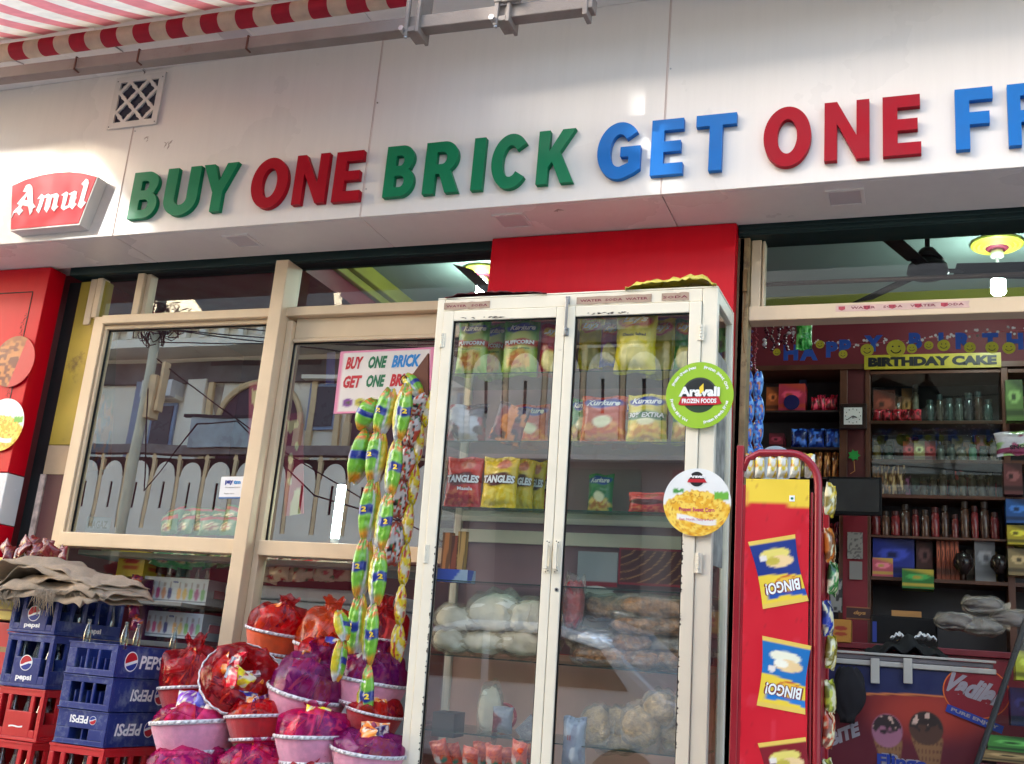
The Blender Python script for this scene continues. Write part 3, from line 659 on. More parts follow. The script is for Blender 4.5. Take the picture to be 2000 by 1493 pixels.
for k in range(7): x = -18.5+k*3.1; build('stain', M().prism([(x, 6.3), (x+.5, 6.34), (x+.42, 5.6), (x+.3, 6.0), (x+.15, 5.3)][::-1], YO-.8985, YO-.89), mat('damp_stain', S(150, 140, 124), .9, var=.4, vs=5), op)
build('balcony_screen', M().box(-11.6, -10.1, YO+.1, YO+.14, 4.95, 5.45), mat('plastic_sheet', S(150, 158, 160), .3, var=.3, vs=3), op)
build('screen_rail', M().box(-11.75, -9.95, YO+.08, YO+.16, 5.45, 5.50), ODK, op)
# ground floor shop fronts across the street
gf = build('ground_floor', M().box(-19, 5, YO-.9, YO-.3, 0, 3.3), mat('pale_stucco', S(150, 142, 134), .8, var=.2, vs=1), op)
for i, (x0, x1, c) in enumerate(((-17, -14.5, (50, 50, 54)), (-14, -11.5, (60, 52, 52)), (-11, -8.4, (60, 62, 64)), (-8, -5.8, (70, 62, 60)), (-5.4, -3.4, (70, 74, 78)), (-3, -.8, (64, 60, 60)), (-.4, 2, (60, 60, 66)))):
    build('shutter', M().box(x0, x1, YO-.29, YO-.25, .1, 2.5), ink('street_shutter%d' % i, *c), gf)
    build('shop_board', M().box(x0, x1, YO-.29, YO-.2, 2.6, 3.2), ink('street_board%d' % i, *[(120, 116, 110), (40, 90, 70), (140, 30, 40)][i % 3]), gf)
# added unseen wall blocking the low sun; its holes shape patches on the sign band
scr = thing('sun_blocker_wall', 'tall plain rooftop wall with ragged openings above the balcony house', 'wall', (-10, YO, 7.3), world=True)
def thru(px, py): p = A(px, py, YF); t = (YF-(YO-.3))/(-SUNV.y); q = p+SUNV*t; return (q.x, q.z)
HA = [thru(*q) for q in [(-70, 302), (40, 300), (82, 300), (92, 296), (105, 296), (108, 304), (128, 307), (150, 303), (178, 303), (190, 307), (207, 328), (240, 372), (245, 395), (258, 402), (290, 440), (312, 458), (312, 474), (150, 480), (-70, 494)]]
HB = [thru(*q) for q in [(1236, 182), (1258, 178), (1263, 192), (1275, 197), (1297, 194), (1299, 235), (1319, 240), (1320, 290), (1336, 315), (1338, 392), (1275, 396), (1270, 340), (1256, 298), (1240, 240)]]
build('wall', cut(M(), [[(-20, 7.32), (-2.5, 7.32), (-2.5, 10), (-20, 10)], HA, HB], YO-.3, .02), mat('blocker_plaster', S(190, 186, 178), .85, var=.1), scr)
DIMMER = bpy.data.materials.new('sun_dimmer_sheet'); DIMMER.use_nodes = True; _n = DIMMER.node_tree.nodes; _l = DIMMER.node_tree.links
_t = _n.new('ShaderNodeBsdfTransparent'); _t.inputs[0].default_value = (.9, .97, 1, 1); _m = _n.new('ShaderNodeMixShader'); _m.inputs[0].default_value = .74
_n['Principled BSDF'].inputs['Base Color'].default_value = (.25, .3, .3, 1); _l.new(_t.outputs[0], _m.inputs[1]); _l.new(_n['Principled BSDF'].outputs[0], _m.inputs[2]); _l.new(_m.outputs[0], _n['Material Output'].inputs[0])
build('sun_dimmer_sheet', M().add([(-16, YO-.35, 7.35), (-6, YO-.35, 7.35), (-6, YO-.35, 9.8), (-16, YO-.35, 9.8)], [(0, 1, 2, 3)]), DIMMER, scr)  # added half-transparent sheet across the holes, weakens the sun passing through
# utility pole with tangled wires, parked car, hanging red banners: all mirrored in the panes
pol = thing('utility_pole', 'pale concrete pole with a tangle of wires across the street', 'pole', (-9.0, -2.6, 0), world=True)
P0 = A(238, 1040, 11.6); P1 = A(286, 660, 11.6); 
px_ = -9.15
px_ = (P0.x+P1.x)/2
build('pole', M().tube([(px_, -2.6, 0), (px_, -2.6, 6.3)], [.085, .06], 12), mat('pole_cream', S(206, 200, 170), .7, var=.1), pol, smooth=True)
build('meter_boxes', M().box(px_+.09, px_+.2, -2.7, -2.5, 4.6, 5.2).box(px_+.22, px_+.27, -2.68, -2.55, 4.7, 5.4), OTAN, pol)
m = M()
for k in range(46):
    a = random.uniform(0, 6.28); r = random.uniform(.1, .45); z = 5.95+random.uniform(-.25, .2)
    m.tube([(px_+r*math.cos(a+t)*(1+.2*math.sin(k+t*2)), -2.6+.5*r*math.sin(a+t), z+.12*math.sin(t*2+k)) for t in np.linspace(0, 3.4, 8)], .008, 4)
build('wire_tangle', m, BLACK, pol)
for k, (x1, z1, x2, z2) in enumerate([(0, 6.0, 16, 5.2), (0, 5.9, 16, 4.6), (0, 5.7, 16, 6.1), (0, 6.1, -9, 6.2), (0, 5.5, 6, 2.6), (0, 5.9, 12, 5.9)]):
    pts = [(px_+x1+(x2-x1)*t, -2.6-.3*k*t, z1+(z2-z1)*t-1.1*t*(1-t)) for t in np.linspace(0, 1, 12)]
    build('overhead_wire', M().tube(pts, .009, 4), BLACK, pol)
# hanging wire loops
build('hanging_wire', M().tube([(px_+.1, -2.5, 5.0), (px_+.35, -2.5, 3.6), (px_+1.0, -2.5, 4.5), (px_+1.6, -2.5, 4.55), (px_+2.9, -2.5, 3.6), (px_+4.2, -2.5, 3.3)], .011, 5), BLACK, pol)
# car
car = thing('parked_car', 'small white car parked on the street opposite, mirrored in the cabinet glass', 'car', (-3.4, -1.8, 0))
CARW = mat('white_car_paint', S(220, 222, 224), .2, var=.02, coat=.8)
prof = [(-1.85, .35), (-1.9, .75), (-1.55, .92), (-1.0, 1.0), (-.55, 1.40), (-.2, 1.50), (.6, 1.50), (1.05, 1.38), (1.5, .98), (1.85, .9), (1.88, .38)]
build('body', M().prism(prof, -.8, .8), CARW, car, bevel=.06)
gl = M()
for s in (-1, 1):
    y0, y1 = (.795, .815) if s > 0 else (-.815, -.795)
    gl.prism([(-.88, 1.02), (-.5, 1.38), (-.02, 1.42), (-.02, 1.02)], y0, y1); gl.prism([(.05, 1.02), (.05, 1.42), (.6, 1.42), (.98, 1.33), (1.22, 1.02)], y0, y1)
build('side_windows', gl, mat('car_glass', S(60, 20, 26), .08), car)
for x in (-1.2, 1.2):
    for y in (-.82, .62): wh = build('wheel', M().prism([(x+.3*math.cos(t), .3+.3*math.sin(t)) for t in np.linspace(0, 6.1, 20)], y, y+.2), BLACK, car); build('rim', M().prism([(x+.17*math.cos(t), .3+.17*math.sin(t)) for t in np.linspace(0, 6.1, 16)], y-.01, y+.21), STEEL, wh)

# ================================================================== PACKETS
def frame_of(loc, rot): return Matrix.Translation(loc) @ Euler(rot).to_matrix().to_4x4()
def LP(mw, px, py, yl):
    """point of the pixel's ray on the local plane y = yl of a tilted thing"""
    inv = mw.inverted(); o = inv @ CAMP; d = inv.to_3x3() @ _ray(px, py); return o+d*((yl-o.y)/d.y)
TXI = {k: ink('ink_'+k, *v) for k, v in dict(white=(240, 240, 238), blue=(24, 50, 140), red=(190, 20, 40), green=(20, 110, 70), black=(24, 22, 26), yellow=(246, 212, 60), maroon=(120, 20, 50), magenta=(200, 20, 110), sky=(30, 130, 200), grey=(140, 140, 145), orange=(226, 110, 40), tan=(180, 130, 70), purple=(110, 40, 140)).items()}
def d_puff(U, V):
    c = lerp(solid(U, (150, 190, 60)), rgb(70, 150, 50), sm(V, .2, .9)); c = blob(c, U, V, .5, .45, .42, .42, (196, 206, 110), .3)
    c = snack(c, U, V, .5, .28, .36, .17, (228, 186, 96), (206, 120, 60), 3); c = band(c, V, .52, .64, (196, 70, 60)); c = blob(c, U, V, .5, .86, .42, .08, (40, 70, 170)); return c
def d_lays(col, col2):
    def f(U, V):
        c = lerp(solid(U, col), rgb(*col2), sm(V, .15, .75)); c = blob(c, U, V, .5, .28, .36, .20, (240, 224, 130), .15)
        c = blob(c, U, V, .48, .27, .26, .14, (250, 236, 160), .3); c = blob(c, U, V, .5, .82, .42, .12, (200, 24, 40)); c = blob(c, U, V, .45, .83, .30, .085, (240, 190, 60)); return c
    return f
def d_kur(col, col2, sn1, sn2, bandc=None):
    def f(U, V):
        c = lerp(solid(U, col), rgb(*col2), sm(V, .1, .9)); c = blob(c, U, V, .5, .84, .46, .11, (30, 60, 160)); c = snack(c, U, V, .5, .22, .46, .22, sn1, sn2, 5)
        c = blob(c, U, V, .5, .45, .22, .12, (250, 246, 200), .2)
        if bandc is not None: c = band(c, V, .47, .62, bandc)
        return c
    return f
def d_tang(col, col2, sn):
    def f(U, V):
        c = lerp(solid(U, col), rgb(*col2), sm(V, .2, .8)); c = snack(c, U, V, .5, .2, .45, .2, sn, col, 7); c = blob(c, U, V, .5, .55, .48, .13, (90, 14, 24)); c = blob(c, U, V, .62, .84, .2, .1, (210, 120, 90)); return c
    return f
def d_foil(cols, seed=0, fx=5, fy=7):
    def f(U, V):
        n = vnoise(U, V, fx, fy, seed); n2 = vnoise(U+.3, V, fx*1.7, fy*1.3, seed+9); c = solid(U, cols[0])
        for i, q in enumerate(cols[1:]):
            lo = .38+.22*(i % 2); c = lerp(c, rgb(*q), sm(n if i % 2 == 0 else n2, lo, lo+.08))
        return c
    return f
def packet(name, label, cat, w_, h_, d_, design, loc, rot=(0, 0, 0), texts=(), seed=0, group=None, nu=22, nv=30, mt=None, power=2.4, par=None, side=0.0):
    m, surf = pillow(w_, h_, d_, design, nu, nv, seed, power=power, side=side)
    o = build(name, m, mt or PRINT, par, smooth=True); o.location = loc; o.rotation_euler = rot
    if par is None: tag(o, label, cat, group)
    by = {}
    for t in texts:
        s, u, v, hh, wd, ik = t[:6]; kw = t[6] if len(t) > 6 else {}
        by.setdefault(ik, M()); text(by[ik], s, (u-.5)*w_, v*h_, hh*h_, width=wd*w_ if wd else None, f=lambda x, z, k=kw.get('k', 0): surf(x, z)-.0012*k, bold=kw.get('bold', .03), shear=kw.get('shear', .0), ang=kw.get('ang', 0), res=2)
    for ik, mm in by.items():
        if mm.v: build('print', mm, TXI[ik], o, off=(0, 0, 0))
    return o
T_KUR = lambda *a: [('Kurkure', .5, .84, .13, .72, 'white', dict(shear=.3, bold=.04))]+list(a)
T_LAY = lambda *a: [("Lay's", .5, .83, .15, .6, 'white', dict(shear=.35, bold=.04))]+list(a)
def at_px(mw, px0, px1, pyb, pyt, yl):
    """packet placed by its picture box on local plane yl: world place, width, height"""
    b = LP(mw, (px0+px1)/2, pyb, yl); t = LP(mw, (px0+px1)/2, pyt, yl); l = LP(mw, px0, (pyb+pyt)/2, yl); r = LP(mw, px1, (pyb+pyt)/2, yl)
    return mw @ b, (r-l).length, t.z-b.z
IDM = Matrix.Identity(4)

ta, tb, tt = TAPETXT; m = M(); text(m, 'WATER    SODA    WATER    SODA', (ta.x+tb.x)/2+.02, ta.z, .011, y=YW-.0226, width=(tb.x-ta.x)*.84, bold=.02, res=1); build('print', m, TXI['maroon'], tt)
# ================================================================== GLASS CABINET
CL, CR = (-1.24, 3.842, .80), (.06, 0, 0); CM = frame_of(CL, CR)
cab = thing('display_cabinet', 'tall cream framed display cabinet with two glazed doors in front of the red pillar', 'cabinet', CL, CR)
Q = lambda px, py, y=0.0: LP(CM, px, py, y)
xl, x1, g1, g2, xm, g3, g4, x2, xr = (Q(px, 640).x for px in (851, 871, 888, 1086, 1104, 1123, 1346, 1370, 1401))
x1 = Q(866, 640).x; g1 = Q(885.5, 640).x
zt = Q(1000, 580).z; zd = Q(1104, 600).z; zg = Q(1104, 620).z; DPT = .36
def cb(x0, x1_, z0, z1, y0, y1, name='frame', par=cab, mt=CABM, bev=.003): return build(name, M().box(x0, x1_, y0, y1, z0, z1), mt, par, bevel=bev)
cb(xl, x1-.0015, 0, zt, 0, .035, 'post'); cb(x2+.0015, xr, 0, zt, 0, .035, 'post'); cb(x1-.0005, x2+.0005, zd+.002, zt, .001, .035, 'top_rail')
cb(xl, xl+.03, 0, zt, DPT-.03, DPT, 'post'); cb(xr-.03, xr, 0, zt, DPT-.03, DPT, 'post'); cb(xl, xr, zt, zt+.008, 0, DPT, 'top')
for z0, z1 in ((zt-.05, zt-.001), (0, .05)): cb(xr-.028, xr-.001, z0, z1, .036, DPT-.031, 'side_rail'); cb(xl+.001, xl+.028, z0, z1, .036, DPT-.031, 'side_rail')
for x in (xl+.012, xr-.012): build('side_pane', M().add([(x, .036, .05), (x, DPT-.031, .05), (x, DPT-.031, zt-.05), (x, .036, zt-.05)], [(0, 1, 2, 3)]), CPANE, cab)
build('back_panel', M().box(xl+.031, xr-.031, DPT-.012, DPT-.004, .9, zt-.002), mat('plum_laminate', S(150, 116, 122), .35, var=.1, vs=3), cab)
build('back_panel', M().box(xl+.031, xr-.031, DPT-.0125, DPT-.004, 0, .898), mat('rosy_laminate', S(232, 182, 160), .4, var=.15, vs=3), cab)
for py0, py1 in ((1000, 1024), (1040, 1066)): cb(xl+.031, xr-.031, Q(1100, py1, DPT-.03).z, Q(1100, py0, DPT-.03).z, DPT-.03, DPT-.014, 'back_rail')
doors = []
for k, (a, ga, gb, b) in enumerate(((x1, g1, g2, xm-.001), (xm+.001, g3, g4, x2))):
    d = cb(a, ga, .03, zd, -.006, .025, 'door', cab); d.data.name = 'door'; doors.append(d)
    d['label'] = ['left cabinet door', 'right cabinet door with the two round stickers'][k]
    cb(gb, b, .03, zd, -.006, .025, 'stile', d); cb(ga+.0003, gb-.0003, zg, zd, -.0055, .025, 'rail', d); cb(ga+.0003, gb-.0003, .03, .08, -.0055, .025, 'rail', d)
    build('pane', M().add([(ga, .01, .08), (gb, .01, .08), (gb, .01, zg), (ga, .01, zg)], [(0, 1, 2, 3)]), CPANE, d)
    e = .0035; build('gasket', M().box(ga, ga+e, .0, .012, .08, zg).box(gb-e, gb, .0, .012, .08, zg).box(ga+e, gb-e, .0, .012, zg-e, zg), BLACK, d)
    # chipped paint along the glass edge
    m = M(); r = random.Random(k+3)
    for xe, sgn, za, zb in (((ga, -1, .3, 1.3) if k == 0 else (gb, 1, .5, 1.35)),):
        for j in range(46): z = r.uniform(za, zb); L = r.uniform(.002, .008); m.prism([(xe+sgn*-.001, z-L), (xe+sgn*r.uniform(.001, .006), z-L*.3), (xe+sgn*r.uniform(.001, .005), z+L*.5), (xe-sgn*.001, z+L)][::sgn], -.0068, -.0055)
    for j in range(18): x = ga+.04+r.random()*.17; z = zg+.008+r.uniform(-.003, .004); L = r.uniform(.003, .012); m.prism([(x-L, z), (x, z-.0012), (x+L, z+.0005), (x, z+.0016)], -.0064, -.005)
    build('chipped_paint', m, mat('paint_chips', S(60, 42, 36), .8), d)
def hinge(px, py, par, h=.03):
    p = Q(px, py, -.006); m = M()
    for k in range(5): m.lathe([(.0055, -h+k*h*.4+.001), (.0055, -h+(k+1)*h*.4-.001)], 10, (p.x, -.009, p.z))
    m.box(p.x-.013, p.x+.013, -.0085, -.006, p.z-h, p.z+h); build('hinge', m, CABM, par, bevel=.0008)
hinge(863, 665, doors[0]); hinge(1369, 650, doors[1]); hinge(831, 1082, doors[0], .035); hinge(1364, 1100, doors[1], .035)
p0 = Q(1110, 580, -.006); p1 = Q(1110, 656, -.006); m = M()
m.box(p0.x-.009, p0.x+.009, -.016, -.0062, p0.z-.03, p0.z); m.box(p0.x-.006, p0.x+.006, -.02, -.0165, p1.z+.02, p0.z-.01); m.box(p0.x-.010, p0.x+.010, -.013, -.0066, p1.z, p1.z+.03)
m.tube([(p0.x, -.014, p1.z+.028), (p0.x, -.028, p1.z+.02), (p0.x+.002, -.026, p1.z+.006), (p0.x, -.014, p1.z+.003)], .003, 6)
build('hasp', m, STEEL, doors[1], bevel=.001)
for k, px in enumerate((1071, 1089)):
    a = Q(px, 1062, -.006); b = Q(px, 1112, -.006); m = M()
    m.box(a.x-.009, a.x+.009, -.009, -.0062, b.z-.014, a.z+.012); m.box(a.x-.0065, a.x+.0065, -.030, -.022, b.z, a.z); m.box(a.x-.0055, a.x+.0055, -.0225, -.0092, a.z-.012, a.z-.002); m.box(a.x-.0055, a.x+.0055, -.0225, -.0092, b.z+.002, b.z+.012)
    h = build('handle', m, CABM, doors[k], bevel=.002)
    for dx, dz in ((-.004, a.z+.008), (.004, a.z+.004), (-.004, b.z-.01), (.005, b.z-.006)): build('screw', M().disc((a.x+dx, dz), .0022, -.0102, -.0088, 8), DARK, h)
p = Q(1087, 1152, -.006); build('lock', M().disc((p.x, p.z), .007, -.0085, -.006, 20).disc((p.x, p.z), .003, -.0095, -.0086, 12, 1), [STEEL, DARK], doors[1])
sh = {}
for k, (pl, pr) in enumerate(((728, 724), (862, 862), (992, 1000), (1140, 1150), (1281, 1312), (1434, 1470))):
    z = (Q(960, pl+ (0 if k < 4 else 6), .03).z+Q(1240, pr-(0 if k < 4 else 4), .03).z)/2; sh[k] = z
    build('shelf', M().box(xl+.032, xr-.032, .03, DPT-.035, z-.004, z), SHELFG, cab)
    build('shelf_edge', M().box(xl+.032, xr-.032, .0285, .0298, z-.0042, z+.0002), mat('green_glass_edge', S(50, 66, 60), .2), cab)
build('side_poster', M().box(xr-.0095, xr-.008, .06, .27, 1.25, 2.02), mat('faded_newsprint', S(150, 148, 140), .7, var=.5, vs=14), cab)
# printed tape on the top rail
TAPE = mat('brown_printed_tape', S(176, 150, 130), .3, var=.12, vs=20)
def tape(px0, px1, s, par, y=-.0015, py0=590, py1=604):
    a = Q(px0, py0, y); b = Q(px1, py1, y); rr = random.Random(int(px0)); n = 10
    pts = [(a.x+(b.x-a.x)*i/n, zt-.013+rr.uniform(-.002, .002)) for i in range(n+1)]+[(b.x-(b.x-a.x)*i/n, zt-.042+rr.uniform(-.002, .002)) for i in range(n+1)]
    t = build('tape', M().prism(pts[::-1], y, .0005), TAPE, par); m = M()
    text(m, s, (a.x+b.x)/2, zt-.029, .010, y=y-.0005, width=(b.x-a.x)*.9, bold=.02, res=1); build('print', m, TXI['maroon'], t)
tape(868, 956, 'WATER   SODA', cab); tape(1126, 1272, 'WATER  SODA  WATER', cab); tape(1292, 1345, 'SODA', cab)
# things lying on top of the cabinet
def crumple(name, label, cat, pts, mt, th=.01, amp=.02, n=26, seed=0, zf=None):
    r = np.random.RandomState(seed); m = M(); (xa, xb, ya, yb, zz) = pts
    for j in range(n//2):
        for i in range(n):
            x = xa+(xb-xa)*i/(n-1); y = ya+(yb-ya)*j/(n//2-1)
            edge = min(i, n-1-i, 3)/3*min(j+1, n//2-j, 2)/2
            m.v.append((x+r.uniform(-.004, .004), y+r.uniform(-.004, .004), zz+edge*(.5*amp+amp*(vnoise(np.array([x*9+seed]), np.array([y*9]), 1, 1, seed)[0]))+r.uniform(0, amp*.3)))
    for j in range(n//2-1):
        for i in range(n-1): a = j*n+i; m.f.append((a, a+1, a+n+1, a+n)); m.mi.append(0)
    o = build(name, m, mt, smooth=True); sd = o.modifiers.new('solid', 'SOLIDIFY'); sd.thickness = .002
    return tag(o, label, cat)
ctz = (CM @ Vector((0, 0, zt))).z
crumple('plastic_sheet', 'crumpled yellow plastic sheet lying on top of the cabinet at the right', 'plastic sheet', (-1.03, -.69, 3.69, 3.9, ctz+.004), mat('yellow_film', S(214, 196, 70), .3, var=.3, vs=14, coat=.4), amp=.035, seed=4)
crumple('cloth', 'flat dark red cloth on top of the cabinet beside the lime cornice', 'cloth', (-1.76, -1.34, 3.70, 3.95, ctz+.004), mat('dark_red_cloth', S(96, 30, 34), .8, var=.5, vs=16), amp=.02, seed=9)
# round stickers hung on the frame
def d_green(U, V):
    x = U-.5; y = V-.5; r = np.hypot(x, y); c = solid(U, (150, 190, 40)); n = vnoise(U, V, 9, 9, 2)
    c = lerp(c, rgb(26, 30, 32), 1-sm(r, .262, .27)); c = lerp(c, rgb(150, 155, 150), (1-sm(np.abs(r-.245), .002, .006))); c = lerp(c, rgb(26, 60, 30), sm(-y, .14, .17)*(1-sm(r, .25, .26))*.8)
    return c
def d_corn(U, V):
    x = U-.5; y = V-.5; r = np.hypot(x, y); c = solid(U, (236, 236, 232)); n = vnoise(U, V, 26, 26, 6); n2 = vnoise(U, V, 50, 50, 8)
    k = lerp(solid(U, (236, 176, 40)), rgb(250, 214, 90), sm(n, .3, .6)); k = lerp(k, rgb(196, 120, 20), (1-sm(n2, .15, .3))*.8)
    e = sm(-(y-.16+.9*x*x-.05*n), 0, .02); c = c*(1-e[..., None])+k*e[..., None]
    g = (1-sm(np.abs(U-.22), .07, .09))*(1-sm(np.abs(V-.66), .02, .05)); c = lerp(c, rgb(70, 150, 60), g*sm(n, .3, .5))
    g = (1-sm(np.abs(U-.86), .10, .11))*(1-sm(np.abs(V-.60), .05, .06)); c = lerp(c, rgb(110, 180, 60), g)
    c = lerp(c, rgb(240, 238, 230), (1-sm(np.abs(V-.24-.04*np.sin(U*7)), .035, .045))*(1-sm(np.abs(x), .28, .3))); return c
def roundboard(name, label, cx, cy, rpx, yl, design, mw=CM, n=90):
    c = LP(mw, cx, cy, yl); rr = (LP(mw, cx+rpx, cy, yl)-LP(mw, cx-rpx, cy, yl)).length/2
    o = thing(name, label, 'sticker', mw @ c, mw.to_euler()); m = M(); cs = []
    # polar grid
    nr, na = 46, 96
    U = []; V = []
    for i in range(nr+1):
        for k in range(na):
            t = 2*math.pi*k/na; q = i/nr; m.v.append((rr*q*math.cos(t), 0, rr*q*math.sin(t))); U.append(.5+.5*q*math.cos(t)); V.append(.5+.5*q*math.sin(t))
    for i in range(nr):
        for k in range(na): k2 = (k+1) % na; m.f.append((i*na+k, i*na+k2, (i+1)*na+k2, (i+1)*na+k)); m.mi.append(0)
    cs = design(np.array(U)[None, :], np.array(V)[None, :])[0]; b = nr*na; o2 = len(m.v)
    m.v += [(p[0], .003, p[2]) for p in m.v[b:b+na]]; cs = np.concatenate([cs, cs[b:b+na]])
    for k in range(na): k2 = (k+1) % na; m.f.append((b+k, b+k2, o2+k2, o2+k)); m.mi.append(0)
    m.f.append(tuple(o2+k for k in range(na-1, -1, -1))); m.mi.append(0)
    m.c = cs; build('board', m, PAPER, o); return o, rr
def ringtext(m, s, rr, a0, a1, h, y=-.001, inward=False):
    n = len(s)
    for i, ch in enumerate(s):
        if ch == ' ': continue
        a = math.radians(a0+(a1-a0)*i/(n-1)); text(m, ch, rr*math.cos(a), rr*math.sin(a), h*(1 if ch.isupper() or ch in 'dfhklt' else .75), y=y, ang=a-math.pi/2 if not inward else a+math.pi/2, bold=.03, res=1)
g, rr = roundboard('round_sticker', 'lime green round frozen foods board on the right cabinet door frame', 1366, 772, 66, -.02, d_green)
m = M(); 
for s, a0, a1 in (('Frozen Green Peas', 158, 100), ('Frozen Sweet Corn', 80, 14), ): ringtext(m, s, rr*.84, a0, a1, rr*.10)
for s, a0, a1 in (('Frozen Mix Veg', 190, 245), ('Frozen French Fries', 282, 346)): ringtext(m, s, rr*.84, a0, a1, rr*.10, inward=True)
text(m, 'Aravali', 0, rr*.10, rr*.30, y=-.004, width=rr*1.22, bold=.05, res=2); build('print', m, TXI['white'], g)
m = M(); m.prism([(-rr*.62, -.28*rr), (-rr*.52, -.05*rr), (rr*.56, -.05*rr), (rr*.66, -.26*rr), (rr*.5, -.30*rr), (-rr*.5, -.31*rr)][::-1], -.003, -.0008)
rb = build('red_ribbon', m, TXI['red'], g); m = M(); text(m, 'FROZEN FOODS', 0, -rr*.18, rr*.14, y=-.0036, width=rr*1.02, bold=.04); build('print', m, TXI['white'], rb)
m = M(); m.prism([(.02*rr, .02*rr), (.13*rr, .12*rr), (.12*rr, .34*rr), (.0, .22*rr)], -.0055, -.0045); build('leaf', m, TXI['yellow'], g)
g, rr = roundboard('round_sticker', 'white round board showing golden sweet corn below the lime green board', 1361, 981, 66, -.018, d_corn)
m = M(); text(m, 'Frozen Sweet Corn', 0, -rr*.22, rr*.12, y=-.001, width=rr*1.05, bold=.02); text(m, 'East, North, Tasty & Pure', 0, -rr*.52, rr*.09, y=-.001, width=rr*1.0); build('print', m, TXI['magenta'], g)
m = M(); m.disc((-.02*rr, rr*.68), rr*.22, -.0016, -.0005, 30); eb = build('emblem', m, TXI['black'], g)
m = M(); m.prism([(-rr*.3, .58*rr), (-rr*.26, .68*rr), (rr*.22, .68*rr), (rr*.28, .58*rr)][::-1], -.0024, -.0017); build('red_ribbon', m, TXI['red'], eb)
m = M(); text(m, 'Aravali', -.02*rr, rr*.76, rr*.1, y=-.003, width=rr*.46, bold=.05); build('print', m, TXI['white'], eb)
# ---- cabinet contents
def cp_px(name, label, px0, px1, pyb, pyt, yl, design, dd=.05, rot=(0, 0, 0), texts=(), seed=0, cat='snack packet', group=None, **kw):
    loc, w_, h_ = at_px(CM, px0, px1, pyb, pyt, yl)
    if kw.pop('snap', True):
        li = CM.inverted() @ loc; zs = min(sh.values(), key=lambda z: abs(z-li.z))
        if abs(zs-li.z) < .05: h_ += li.z-zs-.001; li.z = zs+.001; loc = CM @ li
    return packet(name, label, cat, w_, h_, dd, design, loc, rot, texts, seed, group, **kw)
dK = d_kur((214, 90, 40), (200, 60, 30), (236, 150, 60), (220, 90, 40)); dKY = d_kur((190, 190, 60), (220, 200, 70), (240, 200, 80), (222, 150, 50), (30, 110, 60)); dKG = d_kur((40, 120, 70), (60, 130, 60), (220, 190, 90), (190, 120, 60))
LY = d_lays((236, 214, 20), (214, 196, 20)); LG = d_lays((60, 150, 60), (40, 120, 60)); LR = d_lays((196, 30, 60), (180, 20, 50)); LB = d_lays((40, 70, 160), (150, 60, 90))
PUF = [('Kurkure', .55, .86, .10, .7, 'white', dict(shear=.3, bold=.04)), ('PUFFCORN', .5, .58, .075, .8, 'white', dict(bold=.05)), ('Yummy Cheese', .5, .47, .035, .6, 'green')]
cp_px('snack_packet', 'green cheese puffcorn packet at the left end of the top shelf', 888, 950, 727, 628, .10, d_puff, texts=PUF, seed=1)
cp_px('snack_packet', 'green cheese puffcorn packet in the middle of the left door, top shelf', 978, 1048, 726, 626, .10, d_puff, texts=PUF, seed=2)
cp_px('snack_packet', 'green puffcorn packet set back between the two others on the top shelf', 935, 985, 724, 632, .17, d_puff, texts=PUF, seed=22)
cp_px('chips_packet', 'red chips packet half hidden by the middle stile on the top shelf', 1050, 1100, 727, 632, .12, LR, texts=T_LAY(), seed=3, cat='chips packet')
cp_px('chips_packet', 'blue and red chips packet behind the yellow one on the top shelf', 1170, 1212, 716, 632, .17, LB, texts=T_LAY(), seed=4, cat='chips packet')
cp_px('chips_packet', 'large yellow salted chips packet on the top shelf of the right door', 1198, 1280, 722, 606, .09, LY, dd=.07, texts=T_LAY(('Classic Salted', .5, .58, .045, .55, 'black'),), seed=5, cat='chips packet')
cp_px('chips_packet', 'second yellow chips packet behind the large one on the top shelf', 1262, 1318, 718, 622, .19, LY, dd=.06, texts=T_LAY(), seed=6, cat='chips packet')
cp_px('chips_packet', 'green chips packet at the right end of the top shelf', 1314, 1362, 718, 622, .14, LG, dd=.06, texts=T_LAY(), seed=7, cat='chips packet')
cp_px('snack_packet', 'green snack packet half hidden at the left of the second shelf behind the right door', 1112, 1160, 860, 778, .15, dKG, texts=T_KUR(), seed=8)
cp_px('snack_packet', 'orange masala snack packet on the second shelf', 1132, 1222, 860, 774, .10, dK, dd=.06, texts=T_KUR(), seed=9)
cp_px('snack_packet', 'yellow and green thirty percent extra snack packet on the second shelf', 1222, 1302, 861, 770, .08, dKY, dd=.06, texts=T_KUR(('30% EXTRA', .5, .545, .10, .86, 'white', dict(shear=.2, bold=.04)),), seed=10)
cp_px('snack_packet', 'yellow snack packet at the right end of the second shelf under the lime board', 1310, 1366, 862, 776, .11, dKY, dd=.06, texts=T_KUR(), seed=11)
cp_px('snack_packet', 'grey and red snack bag slumped at the left end of the second shelf', 872, 948, 861, 790, .08, d_foil([(200, 200, 205), (150, 30, 40), (60, 30, 40)], 3, 3, 3), dd=.08, seed=12, nu=30)
o = cp_px('snack_packet', 'dark packet tipped open showing its silver lining on the second shelf', 953, 1014, 866, 790, .05, d_foil([(120, 30, 50), (60, 24, 50), (210, 120, 50)], 5, 4, 4), dd=.03, rot=(.1, .25, .2), seed=13, snap=False)
TNG = lambda c='white': [('TANGLES', .5, .55, .15, .86, c, dict(bold=.05, shear=.1))]
dTR = d_tang((196, 24, 44), (220, 80, 70), (220, 110, 70)); dTY = d_tang((236, 200, 24), (230, 190, 40), (244, 220, 90))
cp_px('snack_packet', 'red ring snack packet on the third shelf at the left', 866, 938, 990, 893, .07, dTR, texts=TNG()+[('Masala', .6, .36, .07, .4, 'white'), ('2 Bags', .45, .2, .12, .7, 'red', dict(bold=.03))], seed=14)
